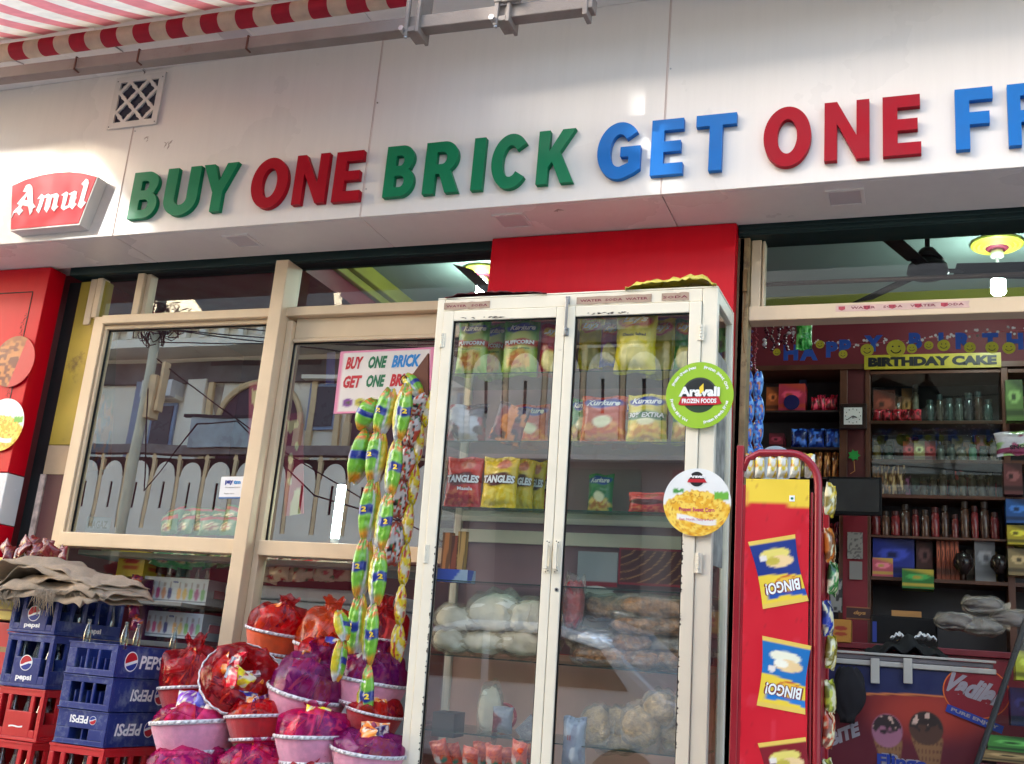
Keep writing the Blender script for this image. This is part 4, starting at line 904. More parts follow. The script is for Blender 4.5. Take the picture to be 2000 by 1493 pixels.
cp_px('snack_packet', 'front yellow ring snack packet on the third shelf', 938, 1008, 990, 893, .06, dTY, texts=TNG(), seed=15)
cp_px('snack_packet', 'second yellow ring snack packet of the row on the third shelf', 985, 1040, 990, 897, .13, dTY, texts=TNG(), seed=16)
cp_px('snack_packet', 'third yellow ring snack packet of the row on the third shelf', 1020, 1062, 990, 900, .20, dTY, texts=TNG(), seed=17)
cp_px('snack_packet', 'red ring snack packet at the back end of the third shelf row', 1050, 1085, 990, 905, .25, dTR, texts=TNG(), seed=18)
cp_px('chips_packet', 'pale yellow chips packet at the back left of the right door, top shelf', 1126, 1176, 722, 622, .22, LY, dd=.05, texts=T_LAY(), seed=31, cat='chips packet')
cp_px('snack_packet', 'orange snack packet set back between the orange and the yellow one on the second shelf', 1196, 1250, 860, 782, .20, dK, dd=.05, texts=T_KUR(), seed=32)
cp_px('snack_packet', 'orange snack packet at the back of the left half of the second shelf', 1000, 1070, 860, 790, .24, dK, dd=.05, texts=T_KUR(), seed=33)
cp_px('snack_packet', 'folded red snack packet lying at the right of the third shelf', 1226, 1300, 996, 962, .16, dTR, dd=.05, seed=34)
cp_px('snack_packet', 'green snack packet standing alone at the back of the third shelf', 1146, 1196, 996, 926, .24, dKG, dd=.05, texts=T_KUR(), seed=35)
for k, (a, b, t, c) in enumerate(((858, 876, 1040, (196, 120, 60)), (876, 890, 1046, (150, 70, 40)), (888, 903, 1038, (206, 160, 90)))):
    loc, w_, h_ = at_px(CM, a, b, 1138, t, .12); m = carton(w_, .03, h_, d_foil([c, tuple(int(q*.6) for q in c)], k, 3, 1))
    o = build('incense_pack', m, CARD, bevel=.001); o.location = loc; o.rotation_euler = CR; tag(o, ['orange tall narrow pack standing left on the fourth shelf', 'brown tall narrow pack standing on the fourth shelf', 'tan tall narrow pack standing on the fourth shelf'][k], 'pack')
loc, w_, h_ = at_px(CM, 853, 912, 1137, 1112, .05); o = build('flat_box', carton(w_, .08, h_, lambda U, V: lerp(solid(U, (60, 90, 190)), rgb(170, 190, 210), sm(U-V*.3, .45, .5))), CARD); o.location = loc; o.rotation_euler = CR; tag(o, 'blue and silver flat box on the fourth shelf', 'box')
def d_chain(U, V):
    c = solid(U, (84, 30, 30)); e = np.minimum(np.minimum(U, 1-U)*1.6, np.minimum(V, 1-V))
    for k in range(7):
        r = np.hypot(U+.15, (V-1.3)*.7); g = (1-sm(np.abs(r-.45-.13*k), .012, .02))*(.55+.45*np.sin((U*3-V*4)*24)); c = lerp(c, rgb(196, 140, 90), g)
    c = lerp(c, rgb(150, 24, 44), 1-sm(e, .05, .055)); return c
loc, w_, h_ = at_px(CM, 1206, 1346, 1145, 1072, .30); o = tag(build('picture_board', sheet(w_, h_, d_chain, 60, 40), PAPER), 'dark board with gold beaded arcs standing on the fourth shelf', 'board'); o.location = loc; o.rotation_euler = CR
loc, w_, h_ = at_px(CM, 1126, 1204, 1145, 1078, .30); o = tag(build('picture_board', sheet(w_, h_, lambda U, V: lerp(solid(U, (170, 172, 176)), rgb(150, 24, 44), 1-sm(V, .12, .14)), 12, 20), PAPER), 'pale board with red lower edge left of the beaded one', 'board'); o.location = loc; o.rotation_euler = CR
# soft transparent bags
CLEAR = film('clear_film', S(240, 236, 226), .2, .1)
for _b in [q for q in CLEAR.node_tree.nodes if q.type == 'BUMP']: _b.inputs['Distance'].default_value = .03; _b.inputs['Strength'].default_value = 1.0; BROWNS = mat('brown_snack_mass', S(176, 128, 84), .5, var=.6, vs=45, bump=.8, bs=90); WHITES = mat('white_snack_mass', S(236, 232, 218), .5, var=.12, vs=18, bump=.4, bs=50)
PASTA = mat('pasta_mass', S(196, 166, 116), .5, var=.45, vs=60, bump=.9, bs=120); FOIL = mat('silver_foil', S(200, 200, 205), .18, .9, var=.3, vs=20, bump=.8, bs=35); REDM = mat('red_candy_mass', S(206, 40, 36), .35, var=.4, vs=40, bump=.8, bs=70, coat=.5)
def softbag(name, label, loc, sx, sy, sz, core, outer=CLEAR, seed=0, tail=True, rot=(0, 0, 0), group=None, cat='bag'):
    r = np.random.RandomState(seed+50); o = thing(name, label, cat, loc, rot, group)
    sd_ = int(r.randint(1000))
    def lump(k, amp, n1=26, n2=26):
        m = M()
        for j in range(n2+1):
            u = j/n2; e = 1-abs(2*u-1)**3.2; th = max(.04, e)**.6
            for i in range(n1):
                a = 2*math.pi*i/n1; ca, sa = math.cos(a), math.sin(a)
                n = sn(1.6*(u*3+5+.9*ca), 1.6*(5+1.2*sa+u*2), sd_)-.5; w_n = sn(2.2*(8+3*ca+u*1.5), 2.2*(8+3*sa), sd_+1)-.5
                q = k*(1+.30*n+amp*w_n*(1+3*abs(2*u-1)**2))
                ca2 = math.copysign(abs(ca)**.8, ca); sa2 = math.copysign(abs(sa)**.8, sa)
                m.v.append((sx*(u-.5)*1.08*(k if k < 1 else 1)+.02*sx*n, sy/2*q*th**.7*ca2, sz*.5+sz/2*q*th*sa2*(1 if sa > 0 else .96)))
        for j in range(n2):
            for i in range(n1): i2 = (i+1) % n1; m.f.append((j*n1+i, j*n1+i2, (j+1)*n1+i2, (j+1)*n1+i)); m.mi.append(0)
        m.f.append(tuple(range(n1-1, -1, -1))); m.f.append(tuple(n2*n1+q for q in range(n1))); m.mi += [0, 0]
        return m
    build('contents', lump(.9, .05), core, o, smooth=True); build('bag_film', lump(1.03, .45, 40, 30), outer, o, smooth=True)
    if tail:
        m = M(); n = 9
        for i in range(n):
            t = i/(n-1)-.5; m.v += [(sx*.46, t*sy*.35, sz*.5+.1*sz*math.sin(i*2)), (sx*.66, t*sy*1.1, sz*.55+.25*sz*math.sin(i*2.4+seed))]
        for i in range(n-1): m.f.append((2*i, 2*i+2, 2*i+3, 2*i+1)); m.mi.append(0)
        build('bag_end', m, outer, o)
    return o
def cbag(label, px0, px1, pyb, pyt, yl, core, seed, sy=.12, name='snack_bag', **kw):
    loc, w_, h_ = at_px(CM, px0, px1, pyb, pyt, yl); return softbag(name, label, loc, w_*1.30, sy, h_*1.34, core, seed=seed, **kw)
T5 = 1276
cbag('white plastic bag of savouries, lower left of the pile behind the left door', 855, 915, 1277, 1238, .13, WHITES, 1); cbag('white plastic bag of savouries, bottom middle of the pile behind the left door', 912, 985, 1279, 1240, .13, WHITES, 2); cbag('white plastic bag of savouries, bottom right of the pile behind the left door', 982, 1062, 1282, 1242, .13, WHITES, 3)
cbag('white plastic bag of savouries, upper left of the pile behind the left door', 862, 940, 1240, 1196, .14, WHITES, 4); cbag('white plastic bag of savouries, top middle of the pile behind the left door', 925, 1010, 1242, 1180, .12, WHITES, 5); cbag('white plastic bag of savouries, upper right of the pile behind the left door', 1000, 1066, 1243, 1190, .12, WHITES, 6)
R5 = [(1130, 1215, 1303, 1272, BROWNS), (1205, 1285, 1308, 1276, BROWNS), (1275, 1350, 1312, 1280, BROWNS), (1120, 1200, 1274, 1240, FOIL), (1195, 1270, 1278, 1244, BROWNS), (1262, 1345, 1282, 1246, FOIL),
      (1205, 1290, 1244, 1214, BROWNS), (1280, 1350, 1248, 1214, BROWNS), (1150, 1230, 1212, 1176, BROWNS), (1225, 1345, 1212, 1176, BROWNS), (1200, 1262, 1214, 1196, FOIL)]
pos5 = ['lowest left', 'lowest middle', 'lowest right', 'silver left', 'second row middle', 'silver right', 'third row left', 'third row right', 'top left', 'top right', 'small silver upper']
for k, (a, b, c, d, mt_) in enumerate(R5): cbag('clear bag of brown namkeen, %s of the heap behind the right door' % pos5[k], a, b, c, d, .10+.02*(k % 3), mt_, 10+k, sy=.13)
cbag('red candy filled bag standing at the left edge behind the right door', 1102, 1132, 1238, 1152, .07, REDM, 30, sy=.08, tail=False)
loc = CM @ LP(CM, 1160, 1238, .16); o = tag(build('steel_plate', M().lathe([(.0, 0), (.085, .0), (.105, .012), (.107, .013)], 40, cap=False), mat('pale_melamine', S(206, 200, 190), .25, var=.1), smooth=True), 'pale round plate leaning behind the red candy bag', 'plate'); o.location = (loc.x, loc.y, loc.z+.07); o.rotation_euler = (1.25, 0, .3)
for k, (a, b, c, d) in enumerate([(1138, 1186, 1462, 1400), (1180, 1228, 1456, 1396), (1222, 1282, 1462, 1398), (1170, 1240, 1472, 1432), (1262, 1316, 1422, 1370), (1290, 1346, 1470, 1408), (1322, 1352, 1420, 1362)]):
    cbag('clear bag of dry pasta, %s on the shelf at lower right' % ['leftmost', 'second from left', 'middle', 'front low', 'blue topped upper', 'right grey tinted', 'rightmost upper'][k], a, b, c, d, .09+.03*(k % 2), PASTA, 40+k, sy=.10, tail=k % 2 == 0)
loc, w_, h_ = at_px(CM, 1096, 1142, 1500, 1400, .05); packet('flour_packet', 'grey blue flour packet leaning at the lower left behind the right door', 'packet', w_, h_, .07, d_foil([(160, 175, 190), (200, 205, 210), (120, 130, 150)], 2, 2, 3), loc, CR, [('II', .4, .6, .1, .15, 'maroon')], 61)
loc, w_, h_ = at_px(CM, 960, 1000, 1432, 1380, .14); packet('snack_packet', 'small silver cube shaped pack beside a red ring on the lower shelf', 'packet', w_, h_, .05, d_foil([(150, 155, 165), (120, 30, 40)], 3, 2, 2), loc, CR, [], 62)
loc, w_, h_ = at_px(CM, 993, 1040, 1440, 1374, .10); o = build('wrapped_gift', carton(w_*.72, .05, h_*.72, lambda U, V: solid(U, (170, 180, 190))), FOIL, bevel=.004); o.location = loc; o.rotation_euler = (.06, .78, 0); tag(o, 'silver wrapped gift box tilted on its corner on the lower shelf', 'gift')
loc = CM @ LP(CM, 985, 1400, .2); o = tag(build('red_hoop', M().tube([(.045*math.cos(t), 0, .045*math.sin(t)) for t in np.linspace(0, 6.28, 30)], .006, 8), TXI['red'], smooth=True), 'red ring standing behind the silver packs', 'ring'); o.location = loc
loc, w_, h_ = at_px(CM, 930, 975, 1440, 1335, .18); softbag('plastic_bag', 'pale empty plastic bag hanging on the lower left shelf', loc, w_, .04, h_, WHITES, seed=70, tail=False)
loc, w_, h_ = at_px(CM, 842, 885, 1440, 1392, .12); o = build('framed_tray', carton(w_, .10, h_, lambda U, V: solid(U, (50, 44, 46))), CARD, bevel=.006); o.location = loc; o.rotation_euler = CR; tag(o, 'dark tray with rounded rim at the lower left behind the glass', 'tray')
def d_org(U, V): c = solid(U, (214, 70, 34)); c = blob(c, U, V, .35, .4, .25, .2, (230, 220, 210)); c = blob(c, U, V, .7, .35, .2, .14, (20, 120, 90)); return snack(c, U, V, .6, .7, .5, .3, (226, 96, 40), (190, 40, 30), 4)
for k in range(9):
    a = 852+k*24; cp_px('noodle_packet', '%s of the orange packets along the bottom edge behind the left door' % ['leftmost', 'second', 'third', 'fourth', 'fifth', 'sixth', 'seventh', 'eighth', 'rightmost'][k], a, a+34, 1500+k, 1446+(k % 3)*6-abs(k-4)*1, .05+.04*(k % 2), d_org, dd=.04, rot=(.3, random.uniform(-.3, .3), random.uniform(-.3, .3)), seed=80+k, cat='noodle packet', snap=False, group='orange packets at the cabinet bottom', nu=14, nv=16)

# ================================================================== HANGING PACKET STRIPS
def d_strip(flip=False):
    def f(U, V):
        if flip: U = 1-U
        c = solid(U, (116, 178, 52)); c = lerp(c, rgb(206, 182, 36), sm(U, .70, .73)); c = lerp(c, rgb(196, 198, 200), sm(U, .54, .57)*(1-sm(U, .68, .71)))
        c = lerp(c, rgb(206, 206, 208), (1-sm(V, .10, .30+0*U))*sm(U, .3, .6)); c = lerp(c, rgb(232, 150, 40), (1-sm(V, .10, .22))*(1-sm(U, .4, .7)))
        n = vnoise(U, V, 9, 16, 4); c = lerp(c, rgb(226, 110, 40), (1-sm(np.abs(V-.88), .06, .11))*sm(n, .35, .5)); c = lerp(c, rgb(90, 150, 40), sm(n, .6, .7)*.4)
        k = (1-sm(np.abs(V-.50), .075, .085))*(1-sm(U, .60, .62)); c = lerp(c, rgb(24, 44, 130), k); return c
    return f
def d_cow(U, V):
    c = solid(U, (206, 200, 202)); n = vnoise(U, V, 8, 12, 21); n2 = vnoise(U, V, 7, 10, 33); c = lerp(c, rgb(24, 22, 26), sm(n, .70, .74)); c = lerp(c, rgb(196, 66, 40), sm(n2, .68, .72))
    c = lerp(c, rgb(60, 140, 80), sm(vnoise(U, V, 6, 9, 41), .78, .82)); c = lerp(c, rgb(156, 60, 40), 1-sm(np.minimum(V, 1-V), .04, .13)); return c
def d_gold(U, V):
    c = lerp(solid(U, (206, 180, 20)), rgb(236, 214, 40), vnoise(U, V, 3, 5, 8)); n = vnoise(U, V, 7, 9, 12); c = lerp(c, rgb(212, 208, 190), sm(n, .66, .72)); c = lerp(c, rgb(190, 60, 50), sm(vnoise(U, V, 9, 10, 17), .74, .78)); return c
HOOK = thing('hanging_hook', 'brown cardboard wedge holding the hanging packet strips at the cabinet edge', 'hook', tuple(A(815, 740, 3.95)), world=True)
p = [A(836, 690, 3.93), A(836, 772, 3.93), A(808, 772, 3.93), A(798, 742, 3.93)]
build('card', M().prism([(q.x, q.z) for q in p], 3.93, 3.945), mat('brown_card', S(96, 52, 34), .7, var=.2), HOOK); build('wire_loop', M().tube([A(785+6*math.cos(t)+4, 742-8*math.sin(t), 3.9) for t in np.linspace(0, 6, 16)], .0025, 5), BLACK, HOOK)
def strip(name, label, pts, design, wpx, hov=1.0, rz=0.0, Y0=3.88, txt=None, seed=0, dd=.042, Yd=0.0, spin=.58):
    """pts: packet centres in the picture; neighbours share crimped ends"""
    o = thing(name, label, 'packet strip', tuple(A(pts[0][0], pts[0][1], Y0)), world=True); org = Vector(o['_org'])
    for i, q in enumerate(pts):
        cx, cy, hh, tilt = q; Yq = Y0+Yd*i; c = A(cx, cy, Yq); t = A(cx, cy-hh/2, Yq); h_ = (t-c).length*2*1.04; w_ = (A(cx+wpx/2, cy, Yq)-A(cx-wpx/2, cy, Yq)).length
        m, surf = pillow(w_, h_, dd, design(i) if callable(design) and getattr(design, 'per', False) else design, 18, 26, seed+i, crimp=.05, power=2.0, wr=1.6, spin=spin)
        up = (A(cx+math.tan(math.radians(tilt))*hh, cy-hh, Yq)-c).normalized()
        ang = math.atan2(up.x, up.z); R_ = Matrix.Rotation(ang, 4, 'Y') @ Matrix.Rotation(rz+random.uniform(-.5, .5), 4, 'Z')
        pk = build('packet', m, PRINT, o, smooth=True, off=(0, 0, h_/2)); pk.matrix_basis = Matrix.Translation(c-org) @ R_
        if txt:
            for s, u, v, hh_, wd, ik in txt(i):
                mm = M(); text(mm, s, (u-.5)*w_, v*h_, hh_*h_, width=wd*w_, f=surf, bold=.05, res=2); build('print', mm, TXI[ik], pk, off=(0, 0, h_/2))
    return o
dS, dSf = d_strip(), d_strip(True)
tx1 = lambda i: [('₹2' if 0 else '2', .22, .5, .085, .20, 'yellow')]; tx2 = lambda i: [('2', .78, .5, .085, .20, 'yellow')]
strip('packet_strip', 'left green and yellow snack strip beside the cabinet', [(752, 805, 88, 14), (735, 890, 96, 8), (722, 997, 112, 7), (708, 1108, 112, 7), (698, 1224, 118, 6)], dS, 40, rz=.3, Y0=3.9, txt=tx1, seed=100)
strip('packet_strip', 'longest green and yellow snack strip, its last packet hanging over the pink baskets', [(786, 806, 106, 8), (769, 914, 106, 8), (750, 1020, 108, 8), (738, 1127, 108, 5), (724, 1240, 116, 4), (714, 1361, 122, 3)], dSf, 40, rz=-.3, Y0=3.86, txt=tx2, seed=110)
strip('packet_strip', 'short green strip with a fat grey backed packet, leftmost of the hanging bunch', [(722, 812, 62, 25), (704, 892, 100, 14)], dS, 54, rz=.9, Y0=3.93, txt=None, seed=120, dd=.08)
strip('packet_strip', 'two green packets turned sideways at the top of the hanging bunch', [(806, 752, 52, -35), (797, 778, 60, -5)], dSf, 32, rz=.2, Y0=3.92, seed=125)
strip('packet_strip', 'white strip of packets with black spots and red joins', [(822, 789, 50, 20), (804, 840, 66, 8), (793, 905, 70, 8), (781, 974, 72, 9), (771, 1062, 82, 6)], d_cow, 36, rz=.2, Y0=3.94, seed=130)
strip('packet_strip', 'golden foil strip of packets right against the cabinet', [(834, 800, 66, 6), (817, 868, 74, 6), (806, 948, 80, 6), (797, 1024, 78, 5), (790, 1103, 80, 4), (783, 1182, 78, 4), (777, 1258, 74, 4)], d_gold, 31, rz=-.2, Y0=3.96, seed=140)
strip('packet_strip', 'yellow snack strip curling outward above the pink baskets', [(668, 1222, 60, -14), (662, 1290, 78, 8)], dSf, 34, rz=.8, Y0=3.82, seed=150)

# ================================================================== GIFT BASKETS
FM, FR, FO, FP = film('magenta_net', S(224, 24, 130), .24), film('red_cellophane', S(206, 16, 34), .26), film('orange_cellophane', S(224, 80, 24), .32), film('purple_net', S(160, 16, 120), .32)
FABR = {'red': mat('red_basket_fabric', S(178, 10, 24), .8, var=.15, vs=40, bump=.4, bs=300, sheen=.4), 'pink': mat('pink_basket_fabric', S(226, 150, 178), .85, var=.12, vs=40, bump=.4, bs=300, sheen=.4), 'orange': mat('orange_basket_fabric', S(226, 84, 20), .8, var=.1, vs=40, bump=.4, bs=300, sheen=.4)}
LACE = mat('silver_lace', (1, 1, 1), .35, .3, var=.3, vs=90, bump=.5, bs=400, attr='Col')
GOLDR = mat('gold_ribbon', S(206, 160, 90), .3, .5, var=.2)
def basket(name, label, px, py, wpx, Y, fab, wrap, tilt=(0, 0, 0), hpx=None, seed=0, wh=1.0, tuft=0.0, tin=False):
    """px,py: rim centre in the picture; wpx: rim width there"""
    r_ = (A(px+wpx/2, py, Y)-A(px-wpx/2, py, Y)).length/2*.97; c = A(px, py, Y); H = r_*.78; R = np.random.RandomState(seed)
    rot = Euler(tilt).to_matrix(); loc = c-rot @ Vector((0, 0, H))
    o = thing(name, label, 'gift basket', loc, tilt, 'gift baskets heaped beside the glass cabinet')
    m = M(); n = 64
    for rr, z in ((.0, .0), (.74, 0), (.78, .06), (.84, .35), (.93, .7), (.99, .97), (.965, 1.0), (.93, .97), (.80, .35), (0, .3)):
        for k in range(n):
            t = 2*math.pi*k/n; q = rr*r_*(1+.012*math.sin(k*math.pi)*1+.012*math.sin(24*t)*(.3 < z < .9)+.012*math.sin(3*t+seed)); m.v.append((q*math.cos(t), q*math.sin(t), z*H))
    for j in range(9):
        for k in range(n): k2 = (k+1) % n; m.f.append((j*n+k, j*n+k2, (j+1)*n+k2, (j+1)*n+k)); m.mi.append(0)
    build('basket_body', m, FABR[fab], o, smooth=True)
    for z, rr in ((.97, 1.0), (.14, .825)):
        m = M(); cols = []; nn = 120
        for k in range(nn):
            t = 2*math.pi*k/nn
            for dz, dr in ((-.055, .0), (-.05, .028), (.0, .036), (.05, .028), (.055, .0)):
                w2 = 1+.012*math.sin(24*t)
                m.v.append(((rr*w2+dr)*r_*math.cos(t), (rr*w2+dr)*r_*math.sin(t), (z+dz*1.15)*H)); on = (k % 3 == 0 and dz == 0.0)
                cols.append((.25, .22, .24) if on else (.75, .73, .75))
        for k in range(nn):
            k2 = (k+1) % nn
            for j in range(4): m.f.append((k*5+j, k2*5+j, k2*5+j+1, k*5+j+1)); m.mi.append(0)
        m.c = cols; build('lace_trim', m, LACE, o, smooth=True)
    # goods packed inside
    cols_ = [(230, 190, 30), (110, 40, 150), (200, 30, 50), (230, 120, 40), (206, 200, 206), (60, 60, 150)]
    for k in range(9):
        a = math.radians(-58)+(k-4)*.42+R.uniform(-.15, .15) if k < 8 else R.uniform(0, 6); q = (.66 if k % 2 else .42)*r_; h = R.uniform(.55, .8)*r_*(.55+.6*wh); cl_ = cols_[(k*5+seed) % 6]
        if k % 3 == 0:
            g = build('sweet_pack', carton(r_*.55, r_*.16, h, d_foil([cl_, tuple(int(v*.7) for v in cl_), (230, 220, 210)], seed+k, 4, 3), n=10), PRINT, o, bevel=.002)
        else:
            m2, sf = pillow(r_*R.uniform(.55, .8), h*1.1, r_*.3, d_foil([cl_, tuple(min(255, int(v*1.25)) for v in cl_), (236, 226, 200)], seed+k, 5, 6), 14, 16, seed+k); g = build('snack_pack', m2, PRINT, o, smooth=True)
        g.location = (q*math.cos(a), q*math.sin(a), H*(.72 if k % 2 else .95)); g.rotation_euler = (R.uniform(-.45, -.1), R.uniform(-.6, .6), a+1.57+R.uniform(-.3, .3))
    if tin:
        g = build('round_tin', M().disc((0, 0), r_*.17, -.01, .014, 24), mat('silver_tin', S(200, 190, 196), .25, .5), o, bevel=.003, smooth=False); g.location = (-r_*.30, -r_*.78, H*1.12); g.rotation_euler = (-.2, 0, -.2)
    # cellophane dome gathered to a tuft
    m = M(); n1, n2 = 40, 22; ph = R.rand(6)*6.28; top = r_*1.05*wh; tx, ty = R.uniform(-.15, .15)*r_+tuft*r_, R.uniform(-.1, .1)*r_
    for j in range(n2+1):
        u = j/n2
        for i in range(n1):
            t = 2*math.pi*i/n1
            if u < .8: q = .97*math.cos(u/.8*math.pi/2*.80)**.65; z = H*.93+top*math.sin(u/.8*math.pi/2)**.9*.82
            else: s_ = (u-.8)/.2; q = .30*(1-s_)*.5+.10+.22*s_**2; z = H*.93+top*(.82+.30*s_)
            cu_, su_ = math.cos(t), math.sin(t); nn = sn(2.2*(3.1+1.3*cu_+u*.7), 2.2*(3.1+1.3*su_+u*2.2), seed+60)-.5
            fold = 1+(.02+.10*u)*math.sin(9*t+ph[0]+3*u)+(.01+.06*u)*math.sin(17*t+ph[1]-5*u)+.2*nn*min(1, u*4)*(1-u*.5)
            m.v.append((r_*q*fold*math.cos(t)+tx*u*u, r_*q*fold*math.sin(t)+ty*u*u, z+r_*(.05*math.sin(5*t+9*u+ph[4])+.18*nn)*min(1, u*3)))
    for j in range(n2):
        for i in range(n1): i2 = (i+1) % n1; m.f.append((j*n1+i, j*n1+i2, (j+1)*n1+i2, (j+1)*n1+i)); m.mi.append(0)
    build('wrapper', m, wrap, o, smooth=True)
    # gold ribbon strands
    m = M()
    for k in range(2):
        a = -1.57+R.uniform(-.9, .9); pts = [(tx+r_*(.1+.75*u)*math.cos(a+.3*math.sin(4*u+k)), ty+r_*(.1+.80*u)*math.sin(a+.3*math.sin(4*u+k)), H*.95+top*(.86-.75*u**1.6)) for u in np.linspace(0, 1, 9)]
        for i, p_ in enumerate(pts): m.v += [(p_[0]-.006, p_[1]-.004, p_[2]), (p_[0]+.006, p_[1]-.004, p_[2]+.002)]
        b = len(m.v)-2*len(pts)
        for i in range(len(pts)-1): m.f.append((b+2*i, b+2*i+1, b+2*i+3, b+2*i+2)); m.mi.append(0)
    rb_ = build('ribbon', m, GOLDR, o); sd = rb_.modifiers.new('s', 'SOLIDIFY'); sd.thickness = .0015
    return o, r_, H
basket('gift_basket', 'orange basket with a red cellophane tuft, highest of the heap', 541, 1232, 108, 4.25, 'orange', FR, (0.05, .14, 0), seed=1, tuft=.3, tin=False)
basket('gift_basket', 'red basket under an orange cellophane dome behind the hanging strips', 640, 1262, 120, 4.22, 'red', FO, (.05, .10, 0), seed=2, wh=1.25)
b1, r1, H1 = basket('gift_basket', 'red basket in red cellophane holding a small red biscuit box, nearest the blue crates', 374, 1342, 110, 4.0, 'red', FR, (.02, -.12, 0), seed=3, wh=1.35)
g = build('biscuit_box', carton(.095, .03, .055, lambda U, V: solid(U, (200, 14, 30)), n=6), CARD, b1, bevel=.002); g.location = (-.01, -r1*.80, H1+r1*.42); g.rotation_euler = (-.12, -.1, .05)
m = M(); text(m, 'Lotte', -.01, .038, .013, y=-.0008, bold=.04, shear=.2); text(m, 'ChocoPie', .0, .02, .013, y=-.0008, bold=.04, shear=.2); build('print', m, TXI['white'], g)
basket('gift_basket', 'red basket with white trim lying on its side, its sweets facing the street', 470, 1326, 138, 3.86, 'red', FR, (.75, .75, 0), seed=4, wh=.55)
basket('gift_basket', 'red basket behind the pink one, between orange basket and hanging strips', 632, 1292, 100, 4.12, 'red', FR, (.0, .06, 0), seed=21, wh=.9)
basket('gift_basket', 'pink basket with a purple net and round silver tin in the middle of the heap', 602, 1352, 144, 3.92, 'pink', FP, (.06, .20, 0), seed=5, tin=True)
basket('gift_basket', 'pink basket with purple net behind the lowest hanging packet', 728, 1330, 128, 3.98, 'pink', FP, (.0, .10, 0), seed=6)
basket('gift_basket', 'red basket squeezed between two pink baskets, centre of the heap', 506, 1398, 116, 3.84, 'red', FR, (.0, -.12, 0), seed=7, wh=.5)
basket('gift_basket', 'red basket beside the cabinet post under the pink one', 732, 1390, 106, 3.94, 'red', FR, (.0, .14, 0), seed=8, wh=.6)
basket('gift_basket', 'pink basket with clear wrapped toys, leftmost of the heap', 384, 1408, 150, 3.84, 'pink', FM, (.02, -.12, 0), seed=9, wh=.45)
basket('gift_basket', 'pink basket with magenta net, lower centre of the heap', 612, 1436, 136, 3.80, 'pink', FM, (.02, -.06, 0), seed=10, wh=.75, tin=False)
basket('gift_basket', 'pink basket with purple net at the foot of the cabinet post', 722, 1464, 140, 3.80, 'pink', FP, (.06, .08, 0), seed=11, wh=.5)
basket('gift_basket', 'magenta wrapped basket at the lower left corner of the heap', 368, 1524, 150, 3.78, 'pink', FM, (.0, -.05, 0), seed=12, wh=.85)
basket('gift_basket', 'magenta wrapped basket with silver creased top below the squeezed red one', 500, 1516, 138, 3.78, 'red', FM, (.0, .05, 0), seed=13, wh=.85)
basket('gift_basket', 'red wrapped basket just showing at the bottom edge', 612, 1540, 120, 3.74, 'red', FR, (.0, .0, 0), seed=14, wh=.8)
basket('gift_basket', 'dark red wrapped basket at the back beside the cabinet, under the golden strip', 748, 1250, 90, 4.2, 'red', FR, (0, 0, 0), seed=15, wh=1.5)

# ================================================================== BOTTLE CRATES
LOGOS = {}
def bottle_mesh(): return M().lathe([(.001, 0), (.026, 0), (.028, .01), (.027, .05), (.029, .09), (.024, .12), (.013, .165), (.011, .185), (.0135, .19), (.0135, .20), (.011, .20)], 16)
bt0 = None
def bottle(loc, label, group='empty glass bottles in the blue crates', sc=1.0, rot=(0, 0, 0)):
    global bt0
    if bt0 is None:
        bt0 = tag(build('glass_bottle', bottle_mesh(), BOTTLE, smooth=True), label, 'bottle', group); bt0.location = loc; bt0.rotation_euler = rot; bt0.scale = (sc,)*3; return bt0
    return cp(bt0, loc, rot, label, group, sc)
def globe(par, cx, cz, r, y, side=None, flip=False):
    """red white blue round emblem"""
    def arcpts(a0, a1, n=16): return [(r*math.cos(t), r*math.sin(t)) for t in np.linspace(a0, a1, n)]
    T = lambda P: [(cx+(-x if flip else x), cz+(-z if flip else z)) for x, z in P]
    wave = [(r*.98*math.cos(math.radians(200)-0), 0)]
    red_ = arcpts(math.radians(20), math.radians(195)); w1 = [(-r*.6, -r*.22), (-.1*r, .05*r), (.4*r, .2*r)]
    blue_ = arcpts(math.radians(215), math.radians(355)); w2 = [(r*.5, -r*.05), (0, -r*.25), (-r*.5, -r*.42)]
    m = M().disc((cx, cz), r*1.12, y, y+.001, 28); w = build('emblem', m, TXI['white'], par, off=(0, 0, 0))
    build('emblem_red', cut(M(), [T(red_+w1)], y-.001, .0008), TXI['red'], w, off=(0, 0, 0)); build('emblem_blue', cut(M(), [T(blue_+w2)], y-.0011, .0008), TXI['blue'], w, off=(0, 0, 0))
def side_text(m, s, yc, zc, h, x, wd, flip=False, bold=.03, shear=.15):
    """text on the +X side face, reading along +Y"""
    k = M(); text(k, s, 0, 0, h, width=wd, bold=bold, shear=shear, res=2); sg = -1 if flip else 1
    m.add([(x, yc+sg*p[0], zc+sg*p[2]) for p in k.v], k.f)
